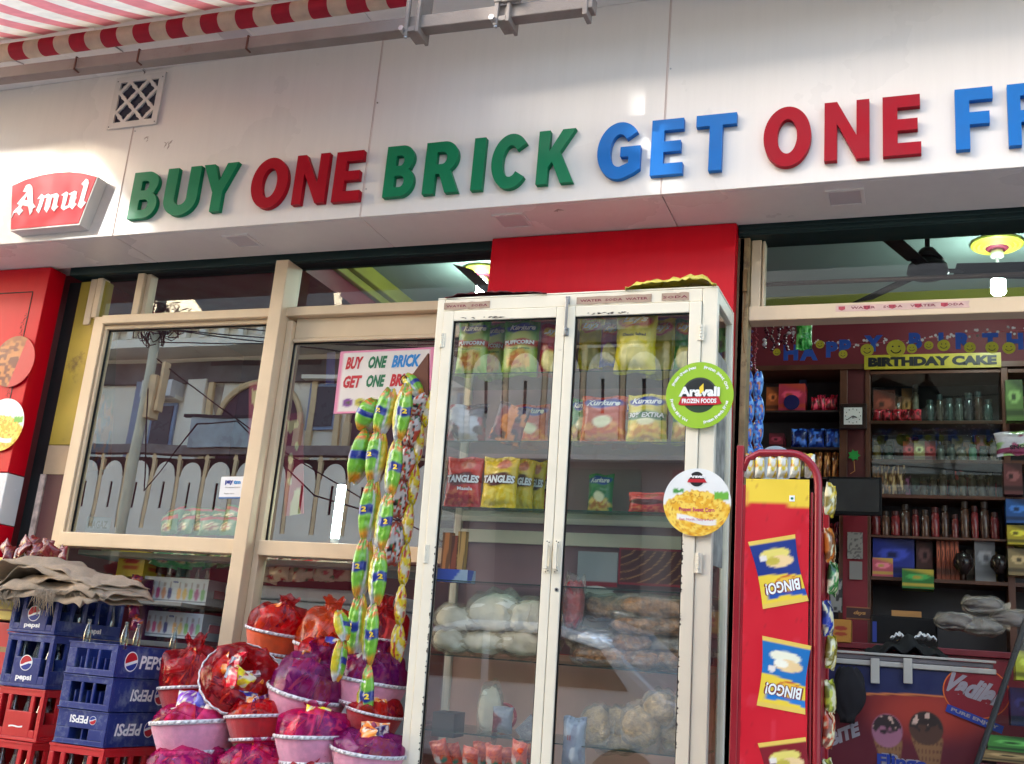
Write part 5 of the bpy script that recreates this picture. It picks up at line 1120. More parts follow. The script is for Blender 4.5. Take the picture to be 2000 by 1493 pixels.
def crate(name, label, w_, d_, h_, mt, style, loc, rot=(0, 0, 0), group=None):
    o = thing(name, label, 'crate', loc, rot, group); x0, x1 = -w_, 0; t = .012; m = M()    # origin at the near right bottom corner
    if style == 'tall':      # upright openings left and right of a logo panel, small window on top
        def face(a0, a1, put):
            W = a1-a0; f1, f2, f3, f4 = a0+W*.09, a0+W*.22, a0+W*.80, a0+W*.92
            for z0, z1, s0, s1 in ((0, .07, 0, 1), (.86, 1, 0, 1)): put(a0, a1, z0*h_, z1*h_)
            put(a0, f1, .07*h_, .86*h_); put(f4, a1, .07*h_, .86*h_); put(f2, f3, .07*h_, .56*h_); put(f2, a0+W*.30, .56*h_, .86*h_); put(a0+W*.72, f3, .56*h_, .86*h_); put(f1, f2, .07*h_, .22*h_); put(f3, f4, .07*h_, .22*h_)
        face(x0, x1, lambda a, b, z0, z1: m.box(a, b, 0, t, z0, z1)); 
        n = 5
        m.box(x1-t, x1, t, d_, 0, .10*h_); m.box(x1-t, x1, t, d_, .86*h_, h_); m.box(x1-t, x1, t, d_, .10*h_, .34*h_)
        for k in range(n+1): yy = t+(d_-2*t)*k/n; m.box(x1-t, x1, max(t, yy-.012), min(d_, yy+.012), .34*h_, .86*h_)
    elif style == 'slit':    # low crate with a barred front window and a solid side
        m.box(x0, x1, 0, t, 0, .20*h_); m.box(x0, x1, 0, t, .80*h_, h_); m.box(x0, x0+w_*.17, 0, t, .2*h_, .8*h_); m.box(x1-w_*.12, x1, 0, t, .2*h_, .8*h_)
        for q in (.40, .64): m.box(x0+w_*q-.006, x0+w_*q+.006, 0, t, .2*h_, .8*h_)
        m.box(x1-t, x1, t, d_, 0, h_)
    elif style == 'logo':
        m.box(x0, x1, 0, t, .48*h_, h_); m.box(x0, x1, 0, t, 0, .16*h_); m.box(x0, x0+w_*.28, 0, t, .16*h_, .48*h_); m.box(x1-w_*.34, x1, 0, t, .16*h_, .48*h_); m.box(x1-t, x1, t, d_, 0, h_)
    m.box(x0, x0+t, t, d_, 0, h_); m.box(x0+t, x1-t, d_-t, d_, 0, h_); m.box(x0+t, x1-t, t, d_-t, 0, .01)
    build('crate_shell', m, mt, o, bevel=.0028)
    m = M(); e = .004
    for z in (.0, .955): m.box(x0-e, x1+e, -e, -.0003, z*h_+.001, z*h_+.045*h_); m.box(x1+.0003, x1+e, 0, d_, z*h_+.001, z*h_+.045*h_)
    m.box(x1-.012, x1+e*.8, -e*.8, .002, .046*h_, .954*h_)
    build('rim', m, mt, o, bevel=.0012)
    build('dividers', (lambda q: [q.box(x0+w_*k/4-.003, x0+w_*k/4+.003, t, d_-t, .01, h_*.55) for k in (1, 2, 3)] and [q.box(x0+t, x1-t, d_*k/5-.003, d_*k/5+.003, .01, h_*.55) for k in (1, 2, 3, 4)] and q)(M()), mt, o)
    return o
YT, YC = 3.80, 4.02
ct = A(232, 1258, YT); TW = ct.x-A(137, 1252, YT).x; zs_ = [A(x, y, YT).z for x, y in ((232, 1258), (226, 1324), (215, 1392), (203, 1462))]
cc = A(120, 1160, YC); CWd = cc.x-A(32, 1157, YC).x; zc_ = [A(x, y, YC).z for x, y in ((120, 1155), (120, 1242), (112, 1350), (97, 1455))]
TD = .40
GB = 'plastic bottle crates stacked at the left'
def tcr(i, label, style, z1, z0, mt=BLUEC, dx=0, x=None, y=YT, W=None, D=TD):
    return crate('bottle_crate', label, W or TW, D, z1-z0-.003, mt, style, ((ct.x if x is None else x)+dx, y, z0), (0, 0, random.uniform(-.02, .02)), GB)
k1 = tcr(0, 'low blue crate with white cola wordmark, topmost of the front stack', 'slit', zs_[0], zs_[1]); h1 = zs_[0]-zs_[1]
k2 = tcr(1, 'blue crate standing upside down, second from the top of the front stack', 'slit', zs_[1], zs_[2], dx=.004); h2 = zs_[1]-zs_[2]
k3 = tcr(2, 'dusty blue crate with upside down wordmark on two faces, third in the front stack', 'logo', zs_[2], zs_[3], dx=.01); h3 = zs_[2]-zs_[3]
k4 = tcr(3, 'bright red crate under the three blue crates of the front stack', 'tall', zs_[3], zs_[3]-.24, REDC, dx=.02, W=TW*1.1, D=.44)
m = M(); side_text(m, 'PEPSI', .235, h1*.5, h1*.42, .0012, .17); build('print', m, TXI['white'], k1)
m = M(); side_text(m, 'PEPSI', .20, h2*.5, h2*.36, .0012, .15, flip=True); build('print', m, TXI['white'], k2)
m = M(); side_text(m, 'PEPSI', .14, h3*.5, h3*.36, .0012, .17, flip=True); build('print', m, TXI['white'], k3)
m = M(); text(m, 'PEPSI', -TW*.56, h3*.72, h3*.22, y=-.0008, width=TW*.36, bold=.03, ang=math.pi); build('print', m, TXI['white'], k3)
globe(k3, -TW*.28, h3*.72, h3*.11, -.001, flip=True)
def sideglobe(par, yc, zc, r, flip=False):
    def disc(r_, x, a0=0, a1=6.2832, extra=()):
        return M().add([(x, yc+(-1 if flip else 1)*r_*math.cos(t), zc+(-1 if flip else 1)*r_*math.sin(t)) for t in np.linspace(a0, a1, 26)]+[(x, yc+(-1 if flip else 1)*a, zc+(-1 if flip else 1)*b) for a, b in extra], [tuple(range(26+len(extra)))])
    w = build('emblem', disc(r*1.1, .0010), TXI['white'], par); build('emblem_blue', disc(r*.98, .0015, math.radians(215), math.radians(355)), TXI['blue'], w); build('emblem_red', disc(r*.98, .0016, math.radians(15), math.radians(195)), TXI['red'], w)
sideglobe(k1, .095, h1*.5, h1*.28); sideglobe(k2, .325, h2*.5, h2*.26, True); sideglobe(k3, .275, h3*.5, h3*.22, True)
hC = [zc_[i]-zc_[i+1] for i in range(3)]
def ccr(label, z1, z0, mt, dx=0, D=.45): return crate('bottle_crate', label, CWd, D, z1-z0-.003, mt, 'tall', (cc.x+dx, YC, z0), (0, 0, random.uniform(-.02, .02)), GB)
c1 = ccr('tall blue crate under the folded sack, topmost of the back stack', zc_[0], zc_[1]-.0, BLUEC); c2 = ccr('tall blue crate with round emblem, second in the back stack', zc_[1], zc_[2], BLUEC, dx=.01)
c3 = ccr('faded red crate below the two blue crates of the back stack', zc_[2], zc_[3], REDC, dx=.015); c4 = ccr('bright red crate at the bottom left edge of the back stack', zc_[3], zc_[3]-.24, REDC, dx=.0)
for c_, h_, s in ((c1, hC[0], 'pepsi'), (c2, hC[1], 'pepsi')):
    globe(c_, -CWd*.5, h_*.45, h_*.13 if c_ is c2 else h_*.16, -.001); m = M(); text(m, s, -CWd*.5, h_*.17, h_*.13, y=-.001, width=CWd*.34, bold=.04); build('print', m, TXI['white'], c_)
m = M(); side_text(m, 'pepsi', .26, hC[0]*.16, hC[0]*.16, .0012, .10, bold=.04, shear=0); build('print', m, TXI['white'], c1)
m = M(); text(m, '~', -CWd*.5, hC[2]*.26, hC[2]*.05, y=-.001, width=CWd*.30, bold=.05); build('print', m, TXI['white'], c3)
# bottles
names = ['clear empty bottle standing on the top crate, left one', 'clear empty bottle standing at the near corner of the top crate', 'clear empty bottle behind the others near the window', 'clear empty bottle at the far end of the top crate']
for k, (px, py, Y, l) in enumerate(((168, 1256, 3.86, 0), (241, 1260, 3.84, 1), (266, 1255, 3.98, 2), (338, 1258, 4.10, 3))):
    q = A(px, py, Y); bottle((q.x, Y, zs_[0]-.02), names[l], sc=.56)
for ci, (c_, W_, H_, nm) in enumerate(((c1, CWd, hC[0], 'top tall blue'), (c2, CWd, hC[1], 'second tall blue'), (c3, CWd, hC[2], 'faded red'), (c4, CWd, .24, 'bottom red'), (k4, TW, .24, 'front red'))):
    for j, (u, v) in enumerate(((.2, .12), (.5, .12), (.8, .12), (.5, .4), (.86, .4), (.86, .65), (.86, .9))):
        L_ = Vector(c_.location); bottle((L_.x-W_*(1-u)-.0, L_.y+.45*v, L_.z+.012), 'empty bottle inside the %s crate, %s' % (nm, ['front left', 'front middle', 'front right', 'second row', 'right side second', 'right side third', 'right side last'][j]), sc=min(1.0, H_/.24)*.98)
# yellow boxes and red box at the far left, red bunch on top
YB = mat('yellow_carton', S(226, 206, 110), .6, var=.1, dirt=(*S(180, 150, 90), .6, .5))
for k, (px, y1, y0, mt_, lab) in enumerate(((50, 1090, 1168, YB, 'upper yellow carton at the left edge below the red packets'), (24, 1172, 1212, YB, 'lower yellow carton at the left edge'), (26, 1216, 1320, TXI['red'], 'red plastic box at the left edge under the yellow cartons'))):
    a = A(px, (y0+y1)/2, 4.14 if k == 0 else 4.1); z1 = A(px, y1, a.y).z; z0 = A(px, y0, a.y).z
    bb = thing('carton', lab, 'carton', (a.x-.12, a.y, z0), (0, 0, 0)); build('box', M().box(-.14, .12, 0, .2, 0, z1-z0-.004), mt_, bb, bevel=.004); build('tape_band', M().box(-.141, .121, -.001, .0, (z1-z0)*.42, (z1-z0)*.52), mat('brown_tape', S(150, 120, 80), .3), bb)
REDF = [(100, 16, 20), (56, 10, 16), (140, 80, 40), (120, 26, 24)]
for k in range(17):
    px = 16+k*6.6; py = 1084+4*sn(k*1.3, 2, 3)-(12 if k % 2 else 0)-(12 if 4 <= k <= 7 else 0); q = A(px, py, 4.10+.04*(k % 3))
    packet('small_packet', 'small dark red and gold packet in the bunch on the yellow carton, %s' % ['first from left', 'second', 'third', 'fourth', 'fifth', 'sixth', 'seventh', 'eighth', 'middle', 'tenth', 'eleventh', 'twelfth', 'thirteenth', 'fourteenth', 'fifteenth', 'sixteenth', 'last at right'][k], 'packet', .05+.03*sn(k, 1, 2), .085, .022, d_foil(REDF, k, 8, 9), (q.x, q.y, q.z-.03), (random.uniform(-.8, .2), random.uniform(-1.2, 1.2), random.uniform(-.6, .6)), [], 200+k, 'dark red packets bunched at the left', nu=14, nv=16)
bld = A(95, 1085, 4.2); tag(build('ledge', M().box(bld.x-.5, bld.x+.25, 4.1, 4.38, bld.z-.10, bld.z-.055), mat('ledge_wood', S(70, 50, 40), .8, var=.2), bevel=.003), 'dark ledge carrying the red packets behind the folded sack', 'ledge')
# folded jute sack with frayed ends on the back stack
JUTE = mat('jute', S(190, 162, 130), .95, var=.12, vs=60, bump=.9, bs=420, sheen=.3)
sk_o = thing('folded_sack', 'folded beige jute sack with frayed edge draped over the top blue crate', 'sack', (cc.x-.1, YC+.1, zc_[0]))
for L_ in range(5):
    m = M(); nx, ny = 70, 20
    for j in range(ny):
        v = j/(ny-1)
        for i in range(nx):
            u = i/(nx-1); x = -.37+.04*sn(L_*3.1, 2, 5)+(.76-.09*sn(L_*2.3, 7, 5))*u+.012*math.sin(v*9+L_)+.03*(sn(v*4+L_, 3, 8)-.5); y = -.17-.03*sn(u*5+L_*3, L_, 6)+.36*v+.015*math.sin(u*11+L_*2)
            hump = .055*math.sin(math.pi*min(1, u*1.05))**.7*(1 if L_ else .6); droop = -.07*max(0, (.28-u)/.28)**1.3-.03*max(0, (u-.85)/.15)**1.5
            z = .006+hump*(.35+.20*L_)+.012*math.sin(u*8+1.3*L_)*L_*.5+droop*(1.3-.25*L_)+.006*math.sin(u*15+v*5+L_)+.004*math.sin(u*37+L_*3+v*12)+.035*(sn(u*6+L_*1.7, v*3, 12)-.5)*(.4+.3*L_)-.05*max(0, (.22-v)/.22)**2*(1.2-.2*L_)*(1 if .1 < u < .95 else .3)
            if L_ == 3: x = x*.93-.01; 
            m.v.append((x, y+.005*L_, z+.012*L_))
    for j in range(ny-1):
        for i in range(nx-1): a = j*nx+i; m.f.append((a, a+1, a+nx+1, a+nx)); m.mi.append(0)
    o = build('sack_fold', m, JUTE, sk_o, smooth=True); sd = o.modifiers.new('s', 'SOLIDIFY'); sd.thickness = .0045
m = M(); R = random.Random(5)
for c0, c1_, n_, ln in ((-.20, -.06, 40, .10), (.02, .14, 46, .11), (.14, .30, 22, .03)):
    for k in range(n_):
        x = R.uniform(c0, c1_); l_ = ln*R.uniform(.5, 1.1); b = R.uniform(-.03, .03); y = -.172+R.uniform(-.008, .008)
        m.tube([(x, y, .0), (x+b*.3, y-.012, -l_*.4), (x+b, y-.006, -l_*.75), (x+b*1.3+R.uniform(-.01, .01), y-.004, -l_)], [.0022, .002, .0016, .0008], 4)
tag(build('frayed_fringe', m, JUTE, sk_o, smooth=True), kind='stuff')

# ================================================================== BEHIND THE LEFT WINDOW
def printed(name, label, cat, px0, px1, py0, py1, Y, design, th=.003, rot=0.0, nu=40, nv=50, texts=(), group=None, mt=None, tilt=0.0):
    """flat printed board standing at depth Y, from its picture box"""
    b = A((px0+px1)/2, py1, Y); t = A((px0+px1)/2, py0, Y); w_ = (A(px1, (py0+py1)/2, Y)-A(px0, (py0+py1)/2, Y)).length; h_ = t.z-b.z
    o = tag(build(name, sheet(w_, h_, design, nu, nv, th), mt or PAPER), label, cat, group); o.location = (b.x, Y, b.z); o.rotation_euler = (tilt, rot, 0)
    by = {}
    for tx in texts:
        s, u, v, hh, wd, ik = tx[:6]; kw = tx[6] if len(tx) > 6 else {}
        by.setdefault(ik, M()); text(by[ik], s, (u-.5)*w_, v*h_, hh*h_, y=-.0012, width=wd*w_ if wd else None, bold=kw.get('bold', .03), shear=kw.get('shear', 0), ang=kw.get('ang', 0), res=2, flip=kw.get('flip', False))
    for ik, mm in by.items(): build('print', mm, TXI[ik], o)
    return o, w_, h_
def d_offer(U, V):
    c = solid(U, (222, 214, 208)); e = np.minimum(np.minimum(U, 1-U), np.minimum(V, 1-V)); c = lerp(c, rgb(220, 130, 165), 1-sm(e, .025, .03))
    for i, cl_ in enumerate(((120, 50, 140), (190, 180, 60), (196, 190, 110))): c = blob(c, U, V, .14+.13*i, .17, .055, .07, cl_, .1); c = blob(c, U, V, .15+.13*i, .17, .025, .03, (80, 80, 50), .2)
    return c
B_ = dict(bold=.05, shear=.25)
printed('offer_poster', 'white poster with red green and blue offer lettering taped on the right pane', 'poster', 651, 834, 683, 806, YW+.034, d_offer, th=.002, rot=-.02,
        texts=[('BUY', .17, .80, .20, .19, 'red', B_), ('ONE', .42, .80, .20, .20, 'green', B_), ('BRICK', .72, .80, .20, .30, 'sky', B_), ('GET', .17, .50, .20, .20, 'red', B_), ('ONE', .42, .50, .20, .20, 'green', B_), ('BRICK', .72, .50, .20, .30, 'red', B_), ('FREE', .64, .17, .20, .30, 'red', dict(bold=.06))])
o, pw, ph_ = printed('payment_sticker', 'small white square payment sticker in the lower right corner of the large pane', 'sticker', 427, 476, 931, 974, YW+.036, lambda U, V: lerp(solid(U, (222, 224, 230)), rgb(70, 110, 170), 1-sm(V, .06, .08)), th=.0015, rot=-.03,
        texts=[('pay', .34, .72, .22, .32, 'blue', dict(bold=.06)), ('tm', .66, .74, .18, .28, 'sky', dict(bold=.06)), ('Accepted here', .5, .5, .08, .6, 'grey'), ('Paytm karo', .4, .22, .08, .4, 'grey')])
def d_hang(U, V):
    c = lerp(solid(U, (176, 20, 48)), rgb(140, 16, 60), sm(V, .3, .5)); n = vnoise(U, V, 3, 9, 11)
    return lerp(c, rgb(206, 196, 140), sm(n, .74, .78)*(1-sm(np.abs(U-.5), .3, .4)))
for k, (a, b, c, d, Y, l) in enumerate(((484, 524, 742, 990, 4.62, 'red hanging banner with pale fruit pictures just left of the middle post'), (556, 592, 805, 1006, 4.62, 'narrow red hanging banner with cream patches right of the middle post'))):
    printed('hanging_banner', l, 'banner', a, b, c, d, Y, d_hang, rot=-.16)
printed('hanging_banner', 'purple banner beside the offer poster', 'banner', 636, 652, 688, 752, 4.60, lambda U, V: solid(U, (70, 40, 130)), rot=-.1)
printed('wall_poster', 'dark red poster with an orange figure at the left end of the big pane', 'poster', 158, 214, 640, 920, 5.2, lambda U, V: snack(lerp(solid(U, (96, 20, 40)), rgb(150, 40, 40), 1-sm(V, .2, .5)), U, V, .6, .25, .4, .25, (200, 80, 40), (90, 60, 120), 6), rot=-.16)
printed('menu_card', 'grey card with blurred lettering at the lower left of the big pane', 'card', 165, 212, 1010, 1040, 4.75, lambda U, V: solid(U, (120, 120, 124)), texts=[('MAGAZ', .5, .5, .5, .8, 'black')])
# freezer chest behind the window
fz = A(452, 1140, 4.85); fr = A(705, 1150, 4.85)
fr_o = thing('chest_freezer', 'white chest freezer standing behind the middle post of the window', 'freezer', ((fz.x+fr.x)/2, 4.85, .8)); hw = (fr.x-fz.x)/2+.12
WHT = mat('white_enamel', S(206, 214, 222), .3, var=.03, coat=.3)
build('body', M().box(-hw+.1, hw, 0, .6, 0, fz.z-.8-.07), WHT, fr_o, bevel=.012); build('lid', M().box(-hw+.09, hw+.01, -.012, .6, fz.z-.8-.065, fz.z-.8), WHT, fr_o, bevel=.015)
o, _, _ = printed('freezer_sticker', 'small blue sticker on the front of the white chest freezer', 'sticker', 490, 516, 1182, 1200, 4.846, lambda U, V: lerp(solid(U, (30, 90, 170)), rgb(200, 220, 240), sm(np.sin(V*22), .2, .5)))
# juice bottle cartons
def d_juice(U, V):
    c = solid(U, (200, 206, 214)); 
    for i in range(10):
        u0 = .06+.092*i+(.05 if i > 4 else 0); cl_ = [(80, 90, 110), (190, 120, 110), (180, 70, 120), (200, 140, 110), (80, 80, 130), (230, 180, 120), (220, 190, 120), (140, 190, 120), (180, 110, 150), (130, 180, 130)][i]
        c = blob(c, U, V, u0, .38, .034, .24, cl_, .2); c = blob(c, U, V, u0, .72, .014, .12, (160, 150, 150), .2)
    c = band(c, V, .08, .12, (110, 115, 125)); return c
for k, (a, b, t, bt_, Y, l) in enumerate(((275, 402, 1124, 1174, 4.72, 'upper white carton printed with small juice bottles'), (268, 392, 1190, 1240, 4.72, 'lower white carton printed with small juice bottles'))):
    p0_, p1_ = A(a, bt_, Y), A(b, bt_, Y); h_ = A((a+b)/2, t, Y).z-A((a+b)/2, bt_, Y).z; w_ = p1_.x-p0_.x
    o = thing('juice_carton', l, 'carton', ((p0_.x+p1_.x)/2, Y, p0_.z)); m = carton(w_, .30, h_, d_juice, side=(150, 152, 158), n=50); build('box', m, CARD, o)
    m = M(); text(m, 'vista', .0, h_*.84, h_*.10, y=-.001, bold=.03); build('print', m, TXI['blue'], o)
    sdm = M(); sdm.box(w_/2+.0005, w_/2+.002, .06, .16, h_*.30, h_*.62); build('side_label', sdm, mat('dull_pink_label', S(170, 80, 90), .5), o)
    for j in range(6):
        mm = M().lathe([(.012, 0), (.013, .02), (.006, .045), (.006, .052)], 10, (-w_*.38+j*w_*.15, .05, h_+.001)); build('bottle_top', mm, CLEAR, o, smooth=True)
# green, red and mixed packets piled behind the glass
def d_gpack(U, V): return snack(lerp(solid(U, (60, 130, 60)), rgb(200, 30, 40), (1-sm(np.abs(V-.8), .1, .12))), U, V, .5, .35, .3, .2, (220, 210, 150), (160, 60, 40), 8)
_dg = d_gpack
k = 0
for (x0, x1_, yb, n_, Y) in ((330, 440, 1046, 5, 4.68), (335, 450, 1028, 5, 4.74), (318, 440, 1108, 5, 4.70), (512, 690, 1136, 7, 4.72), (520, 700, 1118, 7, 4.80)):
    for i in range(n_):
        px = x0+(x1_-x0)*i/(n_-1); q = A(px, yb, Y); k += 1
        dsg = _dg if (yb < 1110 and yb > 1040 or yb < 1040) else d_foil([(170, 40, 40), (200, 110, 50), (60, 110, 60), (214, 190, 160)], k, 4, 5)
        packet('food_packet', 'loose food packet %s in the %s' % (['first', 'second', 'third', 'fourth', 'fifth', 'sixth', 'seventh'][i], {1046: 'front row on the window ledge behind the large pane', 1028: 'back row on the window ledge behind the large pane', 1108: 'row above the juice cartons', 1136: 'front row on the chest freezer', 1118: 'back row on the chest freezer'}[yb]), 'packet', .15, .11, .05, dsg, tuple(q), (random.uniform(-.5, .1), random.uniform(-.25, .25), random.uniform(-.5, .5)), [], 300+k, None, nu=14, nv=16)
tag(build('window_shelf', M().box(-4.15, -2.0, 4.60, 5.0, 2.05, 2.075), mat('shelf_board', S(150, 146, 140), .5), bevel=.003), 'pale shelf board level with the window sill', 'shelf')
tag(build('counter_shelf', M().box(-4.15, -3.45, 4.60, 5.1, 1.62, 1.645), MC['shelf_board'], bevel=.003), 'low shelf carrying the juice cartons', 'shelf')
tag(build('inner_shelf', M().box(-4.15, -3.45, 4.60, 5.1, 1.82, 1.84), MC['shelf_board'], bevel=.003), 'middle shelf between the two juice cartons', 'shelf')
for k, (a, b, t, bt_, Y, cl_, l) in enumerate(((226, 278, 1076, 1124, 4.70, (206, 180, 50), 'yellow carton with red burger picture behind the sack'), (196, 226, 1072, 1086, 4.72, (190, 176, 120), 'short pale yellow carton left of the burger carton'), (250, 276, 1130, 1250, 4.70, (96, 20, 70), 'tall purple carton between the crates and the juice cartons'), (284, 326, 1078, 1118, 4.80, (110, 34, 40), 'dark red mesh sack behind the juice cartons'))):
    p0_, p1_ = A(a, bt_, Y), A(b, bt_, Y); h_ = A((a+b)/2, t, Y).z-p0_.z
    dd = (lambda U, V, cl_=cl_: blob(blob(solid(U, cl_), U, V, .5, .6, .3, .12, (200, 50, 30)), U, V, .5, .35, .3, .1, (200, 90, 40))) if k == 0 else (lambda U, V, cl_=cl_, k=k: lerp(solid(U, cl_), rgb(*[int(q*.55) for q in cl_]), vnoise(U, V, 7, 9, k)))
    o = tag(build('carton', carton(p1_.x-p0_.x, .18, h_, dd), CARD, bevel=.002), l, 'carton'); o.location = ((p0_.x+p1_.x)/2, Y, p0_.z)
for k in range(4):
    q = A(262, 1150+k*28, 4.66); packet('small_packet', '%s orange and purple packet of the column beside the juice cartons' % ['top', 'second', 'third', 'bottom'][k], 'packet', .07, .07, .03, d_foil([(150, 30, 90), (220, 100, 40), (90, 20, 70)], k, 4, 4), tuple(q), (0, random.uniform(-.3, .3), 0), [], 350+k, nu=12, nv=12)
# lit tube lamp standing behind the right pane
q0, q1 = A(654, 1052, 4.66), A(668, 948, 4.66)
tl = thing('tube_lamp', 'short upright lit tube lamp glowing behind the right pane', 'lamp', tuple(q0)); dv = q1-q0
build('tube', M().tube([(0, 0, 0), tuple(dv)], .021, 12), emit('tube_glow', (.75, 1, .98), 5.0), tl, smooth=True); build('holder', M().tube([(0, 0, -.02), (0, 0, 0)], .02, 12), WHITE, tl)

# ================================================================== SHOP INTERIOR, CEILING
def bulb(px, py, Y, label, energy, ro=True):
    b = A(px, py, Y); o = thing('ceiling_lamp', label, 'lamp', (b.x, b.y, 4.05), world=True)
    if ro:
        m = M(); rings = [(.13, .0), (.13, -.012), (.118, -.02), (.108, -.014), (.096, -.024), (.084, -.016), (.07, -.028)]
        build('ceiling_rose', m.lathe([(r, z) for r, z in rings], 40, (b.x, b.y, 4.048)), mat('yellow_rose', S(206, 200, 70), .5, var=.05), o, smooth=False); build('rose_centre', M().lathe([(.068, -.02), (.05, -.036)], 30, (b.x, b.y, 4.048)), mat('maroon_rose', S(120, 40, 60), .5), o)
    build('holder', M().lathe([(.03, 0), (.034, -.05), (.022, -.055)], 16, (b.x, b.y, 4.02)).tube([(b.x, b.y, 4.0), (b.x, b.y, b.z+.07)], .009, 8).lathe([(.024, .09), (.03, .05), (.026, .045)], 16, (b.x, b.y, b.z)), mat('pale_holder', S(190, 190, 180), .4), o, smooth=True)
    EM = emit('lamp_glow', (.82, 1.0, .95), 14.0); g = build('glow', M().lathe([(.018, .045), (.036, .035), (.038, -.03), (.03, -.042), (.006, -.045)], 18, (b.x, b.y, b.z)), EM, o, smooth=True)
    l_ = bpy.data.lights.new('lamp_light', 'POINT'); l_.energy = energy; l_.color = (.76, 1, .93); l_.shadow_soft_size = .05; lo = bpy.data.objects.new('lamp_light', l_); COL.objects.link(lo); lo.location = Vector((b.x, b.y, b.z))-Vector(o['_org'])+Vector((0, -.06, .0)); lo.parent = o
bulb(1950, 560, 5.85, 'lit white spiral lamp under the yellow ceiling rose at the right', 1.5)
bulb(941, 566, 5.85, 'lit white lamp above the left corner of the glass cabinet', 1.5)
def fan(px, py, Y, label, a0, z=None):
    h = A(px, py, Y); o = thing('ceiling_fan', label, 'fan', (h.x, h.y, 4.05), world=True); FB = mat('fan_dark_brown', S(20, 15, 16), .5, var=.05, spec=.2); c = (h.x, h.y, h.z)
    build('rod', M().tube([(h.x, h.y, 4.05), (h.x, h.y, h.z+.06)], .012, 10), FB, o, smooth=True); build('canopy', M().lathe([(.04, .10), (.05, .055), (.075, .05), (.03, .11)], 20, c), FB, o, smooth=True)
    build('motor', M().lathe([(.018, .07), (.045, .055), (.088, .024), (.095, -.012), (.078, -.03), (.03, -.042), (.005, -.044)], 28, c), FB, o, smooth=True)
    for k in range(3):
        a = a0+k*2.0944; m = M(); m.box(.08, .16, -.02, .02, -.004, .004); m.add([(.12, -.05, .014), (.50, -.062, .022), (.51, .056, -.018), (.12, .05, -.014), (.12, -.05, .019), (.50, -.062, .027), (.51, .056, -.013), (.12, .05, -.009)], [(3, 2, 1, 0), (4, 5, 6, 7), (0, 1, 5, 4), (1, 2, 6, 5), (2, 3, 7, 6), (3, 0, 4, 7)])
        mt_ = Matrix.Translation(c) @ Matrix.Rotation(a, 4, 'Z'); build('blade', m.xf(mt_), FB, o, bevel=.002)
fan(1812, 529, 5.15, 'dark brown ceiling fan seen through the doorway transom', math.radians(9))
_h = A(975, 588, 5.35); _t = AZ(882, 503, _h.z)-_h
fan(975, 588, 5.35, 'second dark ceiling fan, one blade showing above the cabinet', math.atan2(_t.y, _t.x))
# garlands and hanging things at the doorway
def hang(name, label, cat, px, y0, y1, Y, w_, cols, n=22, mt=None, seed=0):
    R = random.Random(seed); a, b = A(px, y0, Y), A(px-2, y1, Y); o = thing(name, label, cat, tuple(a), world=True)
    m = M(); cc_ = []
    for k in range(n):
        t = k/n; p = a+(b-a)*t; r = w_*R.uniform(.35, .6); ang = R.uniform(0, 3)
        q = [Vector((p.x+R.uniform(-.4, .4)*w_, p.y+R.uniform(-.3, .3)*w_, p.z)) for _ in range(1)][0]
        bb = len(m.v); m.lathe([(.001, r*.7), (r*.6, r*.3), (r*.7, -r*.2), (.001, -r*.7)], 7, tuple(q), cap=False); c = cols[R.randrange(len(cols))]; cc_ += [S(*c)]*(len(m.v)-bb)
    m.c = cc_; build('beads', m, mt or PRINT, o); return o
hang('tinsel', 'purple and red tinsel string in the left corner of the doorway', 'tinsel', 1466, 636, 740, 4.64, .022, [(90, 40, 130), (150, 30, 60), (60, 40, 110)], 26, seed=1)
hang('tinsel', 'red beaded string beside the purple tinsel', 'tinsel', 1477, 640, 730, 4.66, .016, [(150, 30, 50), (180, 60, 70)], 26, seed=2)
for k, (px, y1) in enumerate(((1496, 684), (1510, 690), (1524, 680), (1538, 688), (1550, 672))): hang('bead_curtain', 'dark red beaded drop with white dots, %s' % ['leftmost', 'second', 'middle', 'fourth', 'rightmost beside the green foil'][k], 'decoration', px, 640, y1, 4.9, .026, [(100, 20, 44), (84, 14, 36), (70, 12, 30), (200, 190, 190)], 9, seed=k+3)
q = A(1570, 684, 4.9); packet('green_foil', 'bright green foil packet hanging below the transom', 'packet', .075, .15, .05, d_foil([(30, 150, 40), (10, 90, 30), (120, 220, 110)], 2, 3, 4), tuple(q), (0, 0, 0), [], 400)
dBL = d_foil([(30, 90, 190), (20, 60, 150), (200, 120, 60), (110, 170, 230)], 14, 4, 9)
for k, (px, Y) in enumerate(((1466, 4.62), (1480, 4.66))):
    strip('packet_strip', ['front', 'back'][k]+' blue snack strip hanging in the left corner of the doorway', [(px-(6 if k == 0 else 0)+2*(i % 2), 752+i*46, 50, 4*(-1)**i) for i in range(4)], dBL, 24, rz=.3*k, Y0=Y, seed=410+10*k, dd=.04)
